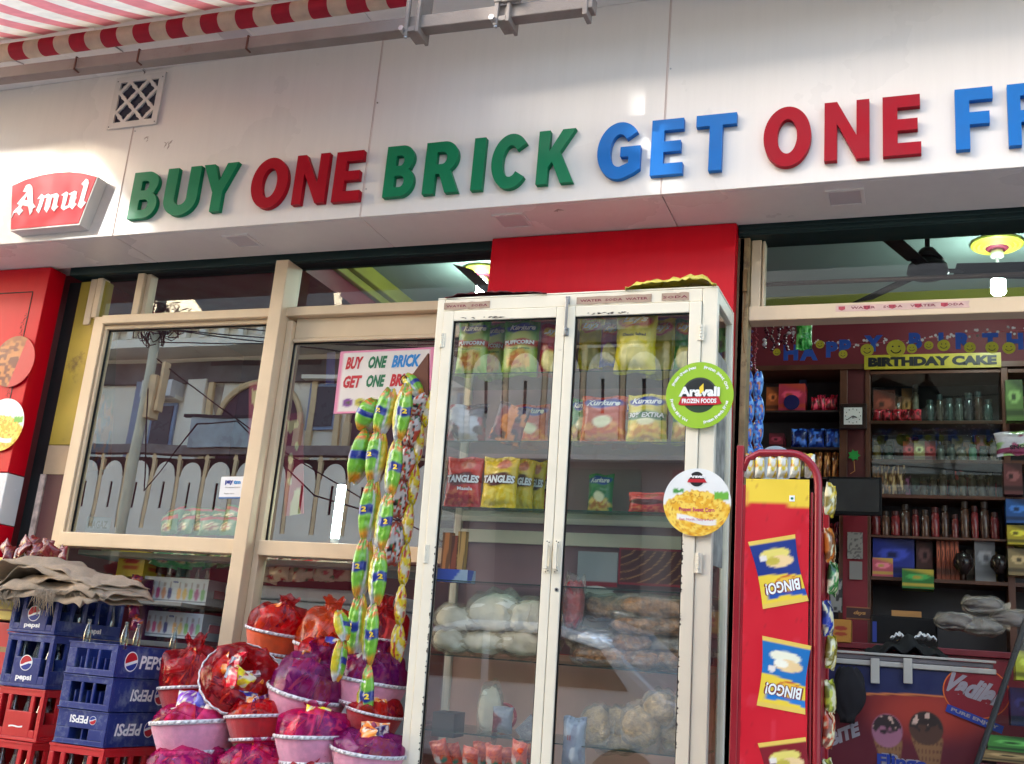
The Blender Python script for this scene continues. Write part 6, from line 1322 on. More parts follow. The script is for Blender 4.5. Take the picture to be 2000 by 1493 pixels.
# birthday banner with smileys
Yb = 5.35; bn = thing('birthday_banner', 'blue happy birthday letter banner with yellow smiley discs strung across the shop', 'banner', tuple(A(1750, 670, Yb)), world=True)
pts = [A(x, 662+10*math.sin((x-1480)/110)+(1700-x)*.02, Yb) for x in range(1590, 2110, 12)]
build('string', M().tube(pts, .0022, 5), mat('banner_string', S(190, 90, 100), .6), bn)
m = M(); R = random.Random(3)
for i, p in enumerate(pts):
    for _ in range(2): q = p+Vector((R.uniform(-.02, .02), -.003, R.uniform(-.02, .02))); m.disc((q.x, q.z), R.uniform(.004, .008), Yb-.006, Yb-.003, 8)
build('confetti_dots', m, TXI['white'], bn)['kind'] = 'stuff'
BB = mat('banner_blue', S(40, 90, 190), .4, var=.1)
for ch, x, y in (('H', 1545, 690), ('A', 1580, 690), ('P', 1625, 684), ('P', 1651, 680), ('Y', 1706, 672), ('B', 1788, 667), ('I', 1838, 667), ('R', 1882, 667), ('T', 1934, 668), ('H', 1982, 668), ('D', 2030, 668)):
    p = A(x, y, Yb); m = M(); text(m, ch, p.x, p.z, .082, y=Yb-.010, bold=.06, th=.003); build('letter', m, BB, bn)
SMY = mat('smiley_yellow', S(196, 190, 50), .4, var=.1)
for x, y, r in ((1518, 690, 7), (1602, 675, 8), (1647, 694, 8), (1694, 686, 12), (1750, 683, 17), (1781, 683, 9), (1814, 677, 8), (1843, 677, 11), (1894, 681, 10), (1937, 681, 11), (1970, 682, 11)):
    p = A(x, y, Yb); rr_ = r*5.5/F_PX; s_ = build('smiley', M().disc((p.x, p.z), rr_, Yb-.018, Yb-.014, 28), SMY, bn); m = M()
    for sx in (-1, 1): m.disc((p.x+sx*rr_*.33, p.z+rr_*.22), rr_*.10, Yb-.0195, Yb-.0182, 8)
    m.tube([(p.x+rr_*.55*math.cos(t), Yb-.019, p.z+rr_*.55*math.sin(t)) for t in np.linspace(3.5, 5.9, 9)], rr_*.06, 4); build('face', m, TXI['black'], s_)
# back wall shelving
Ys = 6.3; W2 = mat('cabinet_wood', S(92, 54, 36), .4, var=.2, vs=8)
def wx(px, py=800, Y=Ys): return A(px, py, Y).x
def wz(py, px=1800, Y=Ys): return A(px, py, Y).z
su = thing('shelf_unit', 'tall wooden shelf unit with glazed front across the back wall', 'shelf unit', (wx(1830), Ys, .8), world=True)
X0, X1 = wx(1700, 800), wx(1957, 800)
build('back', M().box(-.95, 1.6, 6.56, 6.598, .8, 3.5), mat('grey_shelf_back', S(48, 44, 48), .5, var=.15), su)
for a, b in ((wx(1640)-.0, wx(1655)), (wx(1690), X0), (X1, X1+.035), (1.25, 1.28)): build('upright', M().box(a, b, Ys, 6.56, .8, 3.5), W2, su, bevel=.003)
build('panel', M().box(wx(1655), wx(1690), Ys+.01, Ys+.03, 2.75, 3.5), mat('dark_red_column', S(84, 28, 30), .5, var=.2), su); build('post', M().box(wx(1648), wx(1694), Ys-.01, Ys+.03, 1.9, 2.74), mat('red_post', S(128, 24, 40), .45, var=.1), su)
bz = [wz(y) for y in (724, 822, 898, 967, 1130, 1160)]
for z in bz[:4]+[bz[4]]: build('shelf', M().box(X0, X1, Ys-.005, 6.56, z-.02, z), W2, su, bevel=.002)
lz = [A(1560, y, Ys).z for y in (800, 872, 930, 1000, 1060, 1130)]
for z in lz: build('shelf', M().box(-.94, wx(1640), Ys+.02, 6.56, z-.012, z), mat('dark_shelf', S(48, 34, 34), .5), su)
for z in bz[:4]+[bz[4]]: build('shelf', M().box(X1+.036, 1.25, Ys, 6.56, z-.02, z), W2, su)
build('glazing', M().add([(X0+.01, Ys-.008, bz[3]), (X1-.01, Ys-.008, bz[3]), (X1-.01, Ys-.008, bz[0]-.02), (X0+.01, Ys-.008, bz[0]-.02)], [(0, 1, 2, 3)]), glass('case_glass', (.8, .88, .86), 1.8), su)
build('top_board', M().box(-.95, 1.3, Ys-.01, 6.56, 3.5, 3.53), W2, su)
a, b = A(1688, 722, Ys-.02), A(1955, 697, Ys-.02); cs_ = thing('cake_sign', 'yellow strip sign with black BIRTHDAY CAKE lettering over the glazed shelf', 'sign', (a.x, Ys-.02, a.z))
build('board', M().box(0, b.x-a.x, 0, .006, 0, .085), mat('yellow_sign', S(176, 160, 40), .4, var=.1), cs_); m = M(); text(m, 'BIRTHDAY CAKE', (b.x-a.x)/2, .043, .056, y=-.001, width=(b.x-a.x)*.94, bold=.07); build('lettering', m, TXI['black'], cs_)
# clock
p = A(1666, 813, Ys-.05); ck = thing('wall_clock', 'square wall clock with dark frame and pale face left of the glazed shelf', 'clock', tuple(p)); s_ = .075
build('frame', M().box(-s_, s_, 0, .03, -s_, s_), mat('clock_frame', S(40, 22, 18), .3), ck, bevel=.006); build('face', M().box(-s_*.66, s_*.66, -.002, .0, -s_*.66, s_*.66), WHITE, ck)
m = M(); m.tube([(0, -.004, 0), (s_*.35*.8, -.004, -s_*.12)], .0025, 4).tube([(0, -.004, 0), (-s_*.42, -.004, -s_*.30)], .002, 4).tube([(0, -.004, 0), (.0, -.004, -s_*.2)], .002, 4)
for k in range(12): t = k*math.pi/6; m.box(s_*.54*math.cos(t)-.002, s_*.54*math.cos(t)+.002, -.0035, -.002, s_*.54*math.sin(t)-.003, s_*.54*math.sin(t)+.003)
build('hands', m, TXI['black'], ck)
p = A(1668, 900, Ys-.03); gd = thing('green_ornament', 'green star ornament with a hanging string below the clock', 'ornament', tuple(p)); build('star', M().prism([((.022 if i % 2 else .034)*math.cos(i*math.pi/7), .03+(.022 if i % 2 else .034)*math.sin(i*math.pi/7)) for i in range(14)], -.004, .004), mat('green_star', S(30, 150, 60), .4), gd); build('string', M().tube([(0, 0, 0), (.004, 0, -.06), (-.02, 0, -.075)], .002, 4), TXI['tan'], gd)
# goods on the shelves: boxes, packets, jars
def item(px0, px1, py1, py0, Y, kind, col, label, cat=None, tx=None, zs=None, col2=None, group=None, seed=0):
    b = A((px0+px1)/2, py1, Y); w_ = (A(px1, py1, Y)-A(px0, py1, Y)).x; h_ = (A((px0+px1)/2, py0, Y).z-b.z)*(1 if kind != 'jar' else .62+.55*sn(px0*.37, py1*.11, 31)); z = b.z if zs is None else zs+.001; h_ += b.z-z
    c2 = col2 or tuple(int(q*.6) for q in col)
    if kind == 'box': o = build('goods_box', carton(w_, min(.14, 6.5-Y), h_, lambda U, V: blob(band(blob(lerp(solid(U, col), rgb(*c2), sm(V+.3*U, .9, 1.1)), U, V, .5, .6, .36, .16, tuple(min(255, int(q*1.3)+25) for q in col), .1), V, .10, .26, c2), U, V, .35+.3*sn(px0, 1, 3), .58, .14, .1, c2, .3)), CARD, bevel=.002)
    elif kind == 'pack': m, _ = pillow(w_, h_, .05, d_foil([col, c2, tuple(min(255, int(q*1.5)+40) for q in col)], int(px0), 4, 4), 14, 16, int(px0)); o = build('goods_packet', m, PRINT, smooth=True)
    else:
        o = thing('goods_jar', label, cat or 'jar'); r = w_/2*(.8+.35*sn(px0*.51, py0*.2, 7)); build('jar', M().lathe([(r*.9, 0), (r, .005), (r, h_*.75), (r*.75, h_*.82)], 16), mat('jar_%d_%d_%d' % col, S(*col), .25, var=.3, vs=30, coat=.5), o, smooth=True); build('lid', M().lathe([(r*.82, h_*.822), (r*.82, h_)], 16), mat('lid_%d_%d_%d' % c2, S(*c2), .4), o)
    o.location = (b.x, Y, z); tag(o, label, cat or {'box': 'box', 'pack': 'packet', 'jar': 'jar'}[kind], group)
    if tx and kind == 'box': m = M(); text(m, tx, 0, h_*.62, min(h_*.3, w_*.3), y=-.001, width=w_*.8, bold=.03); build('print', m, TXI['white'], o)
    return o
item(1496, 1520, 806, 756, 6.36, 'box', (180, 90, 40), 'orange box at the far left of the top shelf', zs=lz[0])
item(1520, 1572, 806, 750, 6.34, 'box', (190, 50, 80), 'square red and pink gift box with dark blue disc', zs=lz[0], col2=(200, 70, 50))
item(1560, 1574, 806, 742, 6.42, 'box', (30, 60, 110), 'tall dark blue box behind the pink gift box', zs=lz[0])
q = A(1546, 786, 6.33); tag(build('blue_disc', M().disc((0, 0), .045, 0, .006, 28), mat('navy_disc', S(30, 30, 90), .3)), 'dark blue disc on the front of the pink gift box', 'disc').location = q
for k in range(4): item(1584+k*12, 1600+k*12, 800, 776-(k % 2)*4, 6.36, 'pack', (186, 24, 48), 'red sweet packet on the top left shelf, %s' % ['first', 'second', 'third', 'last by the clock'][k], zs=lz[0])
for k in range(3): item(1545+k*33, 1577+k*33, 872, 838, 6.34, 'pack', (30, 70, 170), 'blue biscuit packet on the second left shelf, %s' % ['left', 'middle', 'right'][k], zs=lz[1], col2=(16, 34, 100))
item(1502, 1530, 872, 846, 6.36, 'box', (120, 30, 50), 'dull red box left of the blue biscuit packets', zs=lz[1])
for k in range(3): item(1592+k*16, 1606+k*16, 930, 884, 6.36, 'pack', (176, 100, 50), 'orange brown packet on the third left shelf, %s' % ['left', 'middle', 'right'][k], zs=lz[2])
for k in range(3): item(1600+k*14, 1612+k*14, 1000, 945, 6.36, 'jar', [(170, 170, 150), (180, 140, 60), (60, 60, 90)][k], ['pale', 'amber', 'dark blue'][k]+' jar on the fourth left shelf', zs=lz[3])
for k in range(3): item(1618+k*9, 1628+k*9, 1128, 1074+k*6, 6.36, 'jar', (90, 60, 46), 'dark brown jar low on the left shelves, %s' % ['left', 'middle', 'right'][k], zs=lz[5])
item(1706, 1748, 822, 762, 6.38, 'box', (150, 60, 40), 'rust coloured box standing left in the glazed shelf', zs=bz[1])
for k in range(5): item(1704+k*19, 1724+k*19, 822, 800, 6.33, 'pack', (180, 24, 36), 'small red packet along the glazed shelf, %s from the left' % ['first', 'second', 'third', 'fourth', 'fifth'][k], zs=bz[1])
for k in range(7): item(1808+k*19, 1825+k*19, 822, 772-(k % 3)*5, 6.40, 'jar', [(66, 84, 82), (80, 70, 60), (60, 80, 76), (90, 96, 90), (56, 60, 66), (84, 60, 50), (70, 90, 86)][k], 'dim glass jar in the glazed shelf, %s' % ['first', 'second', 'third', 'fourth', 'fifth', 'sixth', 'last'][k], zs=bz[1], col2=(60, 70, 70), group='dim glass jars in the glazed shelf')
for k in range(3): item(1764+k*21, 1786+k*21, 896, 862, 6.36, 'box', [(170, 40, 40), (206, 180, 120), (160, 40, 44)][k], ['red box left', 'cream box between two red boxes', 'red box right of the cream one'][k]+' on the middle glazed shelf', zs=bz[2])
for k in range(6): item(1828+k*21, 1846+k*21, 896, 868, 6.38, 'jar', [(110, 110, 100), (90, 96, 90), (120, 110, 90), (100, 150, 120), (80, 84, 80), (110, 100, 90)][k], 'jar on the middle glazed shelf, %s' % ['first after the boxes', 'second after the boxes', 'third after the boxes', 'pale green one', 'fifth after the boxes', 'last by the upright'][k], zs=bz[2])
for k in range(4): item(1702+k*16, 1720+k*16, 966, 912-(k % 2)*6, 6.36, 'pack', (176, 110, 70), 'tan packet left on the lowest glazed shelf, %s' % ['first', 'second', 'third', 'fourth'][k], zs=bz[3])
for k in range(8): item(1796+k*19, 1812+k*19, 966, 930-(k % 3)*7, 6.38, 'jar', (84, 70, 56), 'brown jar on the lowest glazed shelf, %s' % ['first', 'second', 'third', 'fourth', 'fifth', 'sixth', 'seventh', 'last'][k], zs=bz[3])
rz_ = [wz(y) for y in (1004, 1026, 1048)]
tag(build('goods_board', M().box(X0, X1, 6.30, 6.5, rz_[2]-.012, rz_[2]), MC['cabinet_wood']), 'thin board carrying the rows of small dark red jars', 'board')
for k in range(13): item(1702+k*19.4, 1719+k*19.4, 1048, 990-(k % 4)*3, 6.34, 'jar', [(110, 34, 36), (90, 60, 46), (130, 40, 44), (76, 50, 40)][k % 4], 'small dark jar in the crowded row under the glazing, number %s' % ['one', 'two', 'three', 'four', 'five', 'six', 'seven', 'eight', 'nine', 'ten', 'eleven', 'twelve', 'thirteen'][k], zs=rz_[2], group='small jars under the glazing')
item(1705, 1786, 1128, 1052, 6.34, 'box', (36, 50, 150), 'large blue carton on the long lower shelf', zs=bz[4])
item(1704, 1744, 1129, 1090, 6.30, 'box', (206, 90, 110), 'pink box with yellow scribble in front of the blue carton', zs=bz[4], col2=(210, 170, 80))
item(1790, 1822, 1128, 1050, 6.40, 'box', (80, 44, 40), 'brown box right of the blue carton', zs=bz[4])
for k in range(5): item(1830+k*9, 1838+k*9, 1128, 1044, 6.36, 'box', (150, 70, 44), 'thin orange brown pack standing upright, %s of five' % ['first', 'second', 'third', 'fourth', 'last'][k], zs=bz[4])
item(1905, 1945, 1128, 1056, 6.34, 'box', (130, 130, 134), 'grey box with small black figure on the long lower shelf', zs=bz[4], col2=(110, 110, 116))
for px, r, l in ((1882, 17, 'dark round carved head between the packs and the grey box'), (1952, 15, 'second dark round carved head at the upright')):
    q = A(px, 1122, 6.28); o = thing('carved_head', l, 'carving', (q.x, q.y, q.z)); k_ = r*6.4/F_PX; build('head', M().lathe([(k_*.35, 0), (k_*.5, .01), (k_*.95, k_*.8), (k_, k_*1.4), (k_*.7, k_*2.1), (.002, k_*2.35)], 20), mat('dark_carving', S(40, 32, 30), .25, var=.2), o, smooth=True); build('nose', M().lathe([(.002, 0), (k_*.16, k_*.2), (.002, k_*.6)], 8, (0, -k_*.98, k_*.9)), MC['dark_carving'], o)
item(1762, 1824, 1150, 1112, 6.18, 'box', (40, 120, 50), 'green box with yellow label on the counter end', zs=None, col2=(190, 170, 60))
for k, (a, b, y0, y1, cl_, l) in enumerate(((1966, 2000, 742, 822, (90, 120, 60), 'green pack on the right hand shelf column, top'), (1962, 1998, 905, 966, (110, 60, 60), 'dull red jars tray on the right hand shelf column'), (1966, 2010, 975, 1022, (40, 90, 160), 'bright blue pack on the right hand shelf column'), (1968, 2010, 1026, 1064, (190, 170, 40), 'yellow and black pack on the right hand shelf column'), (1970, 2010, 1072, 1124, (150, 130, 90), 'tan pack on the right hand shelf column, lowest'))):
    item(a, b, y1, y0, 6.24, 'box', cl_, l)
q = A(1985, 890, 5.2); packet('foil_packet', 'white and silver foil packet hanging at the right edge', 'packet', .16, .11, .05, d_foil([(206, 206, 206), (150, 190, 110), (150, 60, 90)], 9, 3, 4), tuple(q), (0, -.1, 0), [('SNO', .55, .3, .16, .4, 'black')], 420)
NUM = ['first', 'second', 'third', 'fourth', 'fifth', 'sixth', 'seventh', 'eighth', 'ninth', 'tenth', 'eleventh', 'twelfth']
PALC = [(150, 40, 44), (170, 120, 60), (60, 90, 70), (50, 60, 110), (150, 140, 120), (120, 60, 90), (96, 60, 40), (180, 150, 70)]
RI = random.Random(11)
def clutter(px0, px1, n_, pyb, hh, Y, z, where):
    for k in range(n_):
        a_ = px0+(px1-px0)*k/n_; b_ = a_+(px1-px0)/n_*RI.uniform(.8, 1.1); h_ = hh*RI.uniform(.6, 1.1)
        item(a_, b_, pyb, pyb-h_, Y+RI.uniform(-.02, .02), RI.choice(['box', 'pack', 'pack', 'jar']), PALC[RI.randrange(8)], 'dim assorted item %s, %s from left' % (where, NUM[k]), zs=z, cat='goods', seed=k)
clutter(1702, 1950, 11, 897, 46, 6.46, bz[2], 'in the back row of the middle glazed shelf')
clutter(1760, 1950, 9, 966, 42, 6.46, bz[3], 'in the back row of the lowest glazed shelf')
clutter(1704, 1800, 5, 822, 70, 6.48, bz[1], 'in the back row of the top glazed shelf')
clutter(1500, 1590, 6, 930, 44, 6.42, lz[2], 'on the third left hand shelf')
clutter(1620, 1642, 2, 1060, 44, 6.4, lz[4], 'on the fifth left hand shelf')
clutter(1826, 1950, 8, 1128, 60, 6.46, bz[4], 'at the back of the long lower shelf')
clutter(1700, 1960, 11, 1240, 60, 6.05, cz_top, 'along the counter behind the billing machine') if 0 else None
clutter(1968, 2020, 3, 822, 50, 6.4, bz[1], 'behind the green pack on the right column')
# monitor
a, b = A(1615, 1005, 5.9), A(1722, 933, 5.9); tv = thing('flat_monitor', 'black flat monitor fixed before the shelves', 'monitor', ((a.x+b.x)/2, 5.9, a.z), (.05, 0, 0)); hw = (b.x-a.x)/2; hh = b.z-a.z
build('casing', M().box(-hw, hw, 0, .03, 0, hh), BLACK, tv, bevel=.004); build('screen', M().box(-hw+.012, hw-.012, -.001, .0, .02, hh-.012), mat('screen_dark', S(10, 10, 14), .15), tv); build('bracket', M().box(-.02, .02, .03, .4, hh*.4, hh*.5), BLACK, tv)
printed('paper_note', 'upper grey paper note stuck on the red post', 'paper', 1655, 1685, 1040, 1092, 6.27, lambda U, V: lerp(solid(U, (150, 146, 142)), rgb(100, 96, 96), sm(vnoise(U, V, 8, 16, 3), .6, .66)), nu=16, nv=20)
printed('paper_note', 'lower grey paper note stuck on the red post', 'paper', 1659, 1684, 1097, 1132, 6.27, lambda U, V: solid(U, (140, 136, 134)), nu=6, nv=6)
printed('picture_card', 'white framed drawing standing left of the red post', 'card', 1620, 1645, 1130, 1196, 6.1, lambda U, V: lerp(lerp(solid(U, (150, 150, 146)), rgb(50, 50, 50), sm(vnoise(U, V, 5, 8, 5), .58, .62)), rgb(30, 30, 30), 1-sm(np.minimum(U, 1-U), .04, .06)), nu=20, nv=30)
printed('wooden_plaque', 'brown plaque with pale script below the red post', 'plaque', 1653, 1700, 1186, 1210, 5.9, lambda U, V: lerp(solid(U, (60, 26, 22)), rgb(150, 90, 50), 1-sm(np.minimum(V, 1-V), .06, .1)), th=.03, nu=10, nv=20, texts=[('daya', .55, .5, .4, .5, 'tan', dict(shear=.4))])
printed('burger_box', 'square orange box with red burger drawing on the counter', 'box', 1622, 1662, 1210, 1256, 5.6, lambda U, V: blob(blob(solid(U, (176, 120, 40)), U, V, .5, .62, .32, .10, (150, 40, 20)), U, V, .5, .38, .32, .08, (150, 50, 20)), th=.1, nu=24, nv=24)
# counter and black electronic box, cloth and bags
co = thing('shop_counter', 'dark red wooden counter behind the ice cream freezer', 'counter', (.3, 5.6, .8)); cz = A(1750, 1262, 5.7).z-.8
build('top', M().box(-1.0, 1.2, 0, .5, cz-.03, cz), mat('counter_red', S(110, 24, 34), .35, var=.15), co, bevel=.004); build('front', M().box(-1.0, 1.2, .02, .05, 0, cz-.032), MC['counter_red'], co)
a = A(1700, 1222, 5.85); b = A(1830, 1168, 5.85); o = thing('till_machine', 'black billing machine on the counter with a blue left edge', 'machine', (a.x, 5.85, cz+.8+.001)); build('casing', M().box(0, b.x-a.x, 0, .2, 0, max(.1, b.z-a.z)), BLACK, o, bevel=.01); build('side_strip', M().box(.01, .03, -.002, 0, .02, .12), TXI['blue'], o); build('stack', M().box(.10, .24, .03, .16, max(.1, b.z-a.z)+.001, max(.1, b.z-a.z)+.03), TXI['tan'], o)
def cloth(name, label, cat, px0, px1, py, Y, dy, mt_, amp, seed, drop=.03):
    a, b = A(px0, py, Y), A(px1, py, Y); R = np.random.RandomState(seed); m = M(); nx, ny = 30, 14
    for j in range(ny):
        for i in range(nx):
            u, v = i/(nx-1), j/(ny-1); m.v.append((a.x+(b.x-a.x)*u, Y+dy*v, a.z+amp*(1-abs(2*u-1)**3)*(.6+.5*math.sin(u*9+seed)*math.sin(v*6)+.25*math.sin(u*23+v*9))*(1-.3*v)-drop*(v < .1)))
    for j in range(ny-1):
        for i in range(nx-1): q = j*nx+i; m.f.append((q, q+1, q+nx+1, q+nx)); m.mi.append(0)
    o = build(name, m, mt_, smooth=True); s_ = o.modifiers.new('s', 'SOLIDIFY'); s_.thickness = .006; return tag(o, label, cat)
cloth('black_cloth', 'crumpled black cloth with pale tips lying on the freezer', 'cloth', 1688, 1852, 1268, 5.36, .3, mat('black_cloth_m', S(14, 14, 16), .8), .07, 3)
for k, (a_, b_) in enumerate(((1738, 1776), (1784, 1830))): cloth('pale_tissue', ['left', 'right'][k]+' pale tissue lying on the black cloth', 'tissue', a_, b_, 1246, 5.45, .1, WHITE, .03, 4+k, 0)
for k, (a_, b_, y_, cl_) in enumerate(((1832, 1900, 1232, (120, 110, 120)), (1880, 1960, 1240, (150, 150, 155)), (1940, 2010, 1226, (110, 100, 110)), (1850, 1990, 1200, (90, 80, 90)))):
    q = A((a_+b_)/2, y_, 5.7); softbag('plastic_bag', 'grey thin plastic bag heaped on the counter, %s' % ['left', 'front right', 'far right', 'back'][k], q, .18, .12, .08, mat('bag_core_%d' % k, S(*[int(v*.6) for v in cl_]), .6, var=.4, vs=12), seed=90+k)
# ---- ice cream freezer
Yf = 5.1; fa, fb = A(1600, 1270, Yf), A(1930, 1296, Yf); ic = thing('ice_cream_freezer', 'red and blue ice cream chest freezer with cone pictures and round logo', 'freezer', (fa.x, Yf, .8), world=True)
fz0 = (fa.z+fb.z)/2; x0_, x1_ = fa.x, fb.x+.02; xa_ = x1_-.0
def d_ice(U, V):
    c = solid(U, (92, 10, 30)); c = lerp(c, rgb(18, 26, 76), sm(V-.06*np.sin(U*2.2), .775, .78)); c = band(c, V-.06*np.sin(U*2.2), .77, .782, (210, 120, 60), .003)
    c = lerp(c, rgb(196, 60, 30), (1-sm(np.hypot((U-.62)/.5, (V-.72)/.25), .2, 1))*(1-sm(V-.06*np.sin(U*2.2), .765, .77))*.6)
    for u0, v0, s_, ice, top_ in ((.40, .56, 1.0, (160, 100, 120), (44, 26, 28)), (.62, .60, 1.1, (80, 48, 34), (44, 26, 20))):
        cone = (1-sm(np.abs(U-u0+(V-v0)*.10), (.075*s_)*np.clip((V-(v0-.42))/.36, 0, 1), (.08*s_)*np.clip((V-(v0-.42))/.36, 0, 1)+.004))*(1-sm(V, v0-.04, v0-.03))*sm(V, v0-.42, v0-.40)
        gr = (np.sin((U+V*.4)*150)*np.sin((U-V*.4)*150)); c = lerp(c, rgb(136, 92, 56), cone); c = lerp(c, rgb(104, 62, 38), cone*sm(gr, .3, .6))
        c = blob(c, U, V, u0, v0+.02, .088*s_, .11, ice, .06); d = np.hypot((U-u0)/(.088*s_), (V-v0-.02)/.11); n = vnoise(U, V, 60, 30, 4)
        c = lerp(c, rgb(*top_), (1-sm(d, .93, .98))*sm(V-v0-.02+.06*n, .02, .04)); c = lerp(c, rgb(210, 170, 150), (1-sm(d, .9, .95))*sm(V-v0, .03, .05)*sm(n, .72, .76))
    for u0, v0 in ((.80, .34), (.86, .27)): c = blob(c, U, V, u0, v0, .05, .05, (120, 40, 110)); c = blob(c, U, V, u0-.01, v0+.02, .038, .028, (220, 180, 190))
    return c
fw = x1_-x0_; fh = fz0-.06-.8-.3; o = build('front_graphic', sheet(fw, .62, d_ice, 150, 110, .01), PAPER, ic, off=(0, 0, 0)); o.location = (fw/2, 0, fz0-.05-.62-.8)
build('cabinet_body', M().box(x0_, x1_, Yf+.012, Yf+.55, .8, fz0-.05), mat('freezer_red', S(150, 16, 34), .3), ic, bevel=.006)
RIM = mat('freezer_rim', S(176, 170, 160), .3, var=.1)
build('rim', M().box(x0_-.01, x1_+.01, Yf-.015, Yf+.56, fz0-.048, fz0-.026), RIM, ic, bevel=.004); build('glass_lid', M().box(x0_, x1_, Yf-.008, Yf+.5, fz0-.024, fz0-.004), mat('lid_grey', S(110, 104, 106), .12, var=.2, vs=3), ic, bevel=.004); build('rail', M().box(x0_-.01, x1_+.01, Yf-.018, Yf-.004, fz0-.002, fz0+.008), RIM, ic, bevel=.002)
for px in (1709, 1773): q = A(px, 1300, Yf-.03); build('latch', M().box(q.x-.018, q.x+.018, Yf-.034, Yf-.02, q.z-.075, q.z+.03), RIM, ic, bevel=.003)
lg = A(1907, 1352, Yf-.02); rl = .125
w1 = build('logo_disc', M().prism([(lg.x+rl*1.04*math.cos(t), lg.z+rl*.86*math.sin(t)) for t in np.linspace(0, 6.22, 48)], Yf-.004, Yf-.002), TXI['orange'], ic); w2 = build('logo_face', M().prism([(lg.x+rl*math.cos(t), lg.z+rl*.82*math.sin(t)) for t in np.linspace(0, 6.22, 48)], Yf-.006, Yf-.0042), mat('logo_red', S(128, 12, 30), .4), w1)
m = M(); text(m, 'Vadilal', lg.x, lg.z+.01, .085, y=Yf-.008, width=rl*1.75, bold=.05, shear=.5, ang=-.25); build('lettering', m, ink('dull_white', 150, 140, 146), w1)
m = M(); m.box(-rl*.9, rl*.9, -.002, 0, -.016, .016); m.xf(Matrix.Translation((lg.x-.01, Yf-.008, lg.z-rl*.86)) @ Matrix.Rotation(.32, 4, 'Y')); w3 = build('logo_ribbon', m, TXI['blue'], w1); m = M(); text(m, 'PURE ENJOY', lg.x-.01, lg.z-rl*.86, .018, y=Yf-.0115, width=rl*1.5, bold=.04, ang=-.32); build('lettering', m, ink('dull_white', 150, 140, 146), w1)
q = A(1668, 1436, Yf-.01); m = M(); text(m, 'BITE', q.x-.04, q.z, .055, y=Yf-.004, bold=.06, shear=.3, ang=.45); build('lettering', m, ink('dull_white', 150, 140, 146), ic)
q = A(1762, 1488, Yf-.01); m = M(); text(m, 'Flingo', q.x, q.z-.01, .075, y=Yf-.0035, bold=.12); build('lettering_outline', m, ink('dull_white', 150, 140, 146), ic); m = M(); text(m, 'Flingo', q.x, q.z-.01, .066, y=Yf-.006, width=.20, bold=.04); build('lettering', m, TXI['blue'], ic)
q = A(1656, 1352, Yf-.07); o = thing('dark_bag', 'dark limp bag hanging against the left end of the ice cream freezer', 'bag', tuple(q)); m = M()
for jj in range(15):
    v = jj/14
    for ii in range(24): t = 2*math.pi*ii/24; r = (.030+.035*math.sin(math.pi*min(1, v*1.15))**.7)*(1+.16*math.sin(3*t+4*v)+.06*math.sin(7*t-6*v)); m.v.append((r*math.cos(t), r*.5*math.sin(t), .10-.22*v+.008*math.sin(5*t)))
for jj in range(14):
    for ii in range(24): i2 = (ii+1) % 24; m.f.append((jj*24+ii, (jj+1)*24+ii, (jj+1)*24+i2, jj*24+i2)); m.mi.append(0)
m.f.append(tuple(range(24))); m.f.append(tuple(range(14*24+23, 14*24-1, -1))); m.mi += [0, 0]
build('bag_body', m, mat('matt_dark_cloth', S(20, 14, 18), .85, var=.2), o, smooth=True)
# slanted glass case at the right edge
gc = thing('glass_case', 'slanted front glass case holding packs at the lower right corner', 'case', tuple(A(1960, 1400, 4.85)), world=True)
p1, p2 = A(2000, 1225, 4.85), A(1908, 1493, 4.85); build('corner_post', M().tube([p1+(p1-p2)*.3, p2-(p1-p2)*.5], .012, 8), mat('case_edge', S(40, 44, 46), .3), gc)
d_ = Vector((.9, -.1, 0)); build('pane', M().add([tuple(p1), tuple(p2), tuple(p2+d_), tuple(p1+d_)], [(0, 1, 2, 3)]), glass('case_pane', (.7, .78, .76), 1.8), gc); build('base_board', M().box(p2.x, p2.x+.9, 4.84, 5.2, p2.z-.02, p2.z), mat('pink_board', S(190, 70, 96), .5), gc)
for k, (a_, b_, y0, y1, cl_, l) in enumerate(((1985, 2040, 1272, 1330, (206, 200, 60), 'yellow and blue pack in the slanted glass case'), (1930, 2040, 1440, 1470, (90, 160, 70), 'green pack low in the slanted glass case'), (1915, 2030, 1468, 1490, (176, 140, 90), 'tan pack on the pink board of the glass case'), (1975, 2040, 1345, 1420, (20, 30, 80), 'navy box in the slanted glass case'))): item(a_, b_, y1, y0, 5.0, 'box', cl_, l)

# ================================================================== TALL RED SNACK STAND IN THE DOORWAY
SL = tuple(A(1520, 1300, 3.32)); SL = (SL[0], 3.40, .45); SR_ = (.035, 0, 0); SM = frame_of(SL, SR_)
st = thing('snack_stand', 'tall narrow red steel snack stand with printed front panel in the doorway', 'stand', SL, SR_)
s = lambda px, py, y=0.0: LP(SM, px, py, y)
REDS = mat('red_stand_paint', S(150, 22, 36), .35, var=.12, dirt=(*S(90, 40, 40), .62, .5), ds=8, coat=.2)
L0, L1 = s(1436, 1000).x, s(1448, 1000).x; R0, R1 = s(1583, 1000).x, s(1597, 1000).x; zt_ = s(1500, 884).z; zl = s(1442, 870).z
m = M(); m.box(L0, L0+.022, 0, .022, 0, zl); m.box(L1+.001, L1+.013, .002, .02, 0, zt_-.1); build('post', m, REDS, st, bevel=.003)
rt_ = .085; m = M(); m.tube([(L0+.02, .012, zt_-.055), (L0+.035, .012, zt_-.018), (L0+.07, .012, zt_)]+[(R1-rt_+rt_*math.sin(t), .012, zt_-rt_*1.1+rt_*1.1*math.cos(t)) for t in np.linspace(0, math.pi/2, 9)]+[(R1, .012, 1.0), (R1+.012, .012, 0)], .012, 8); build('hoop', m, REDS, st, smooth=True)
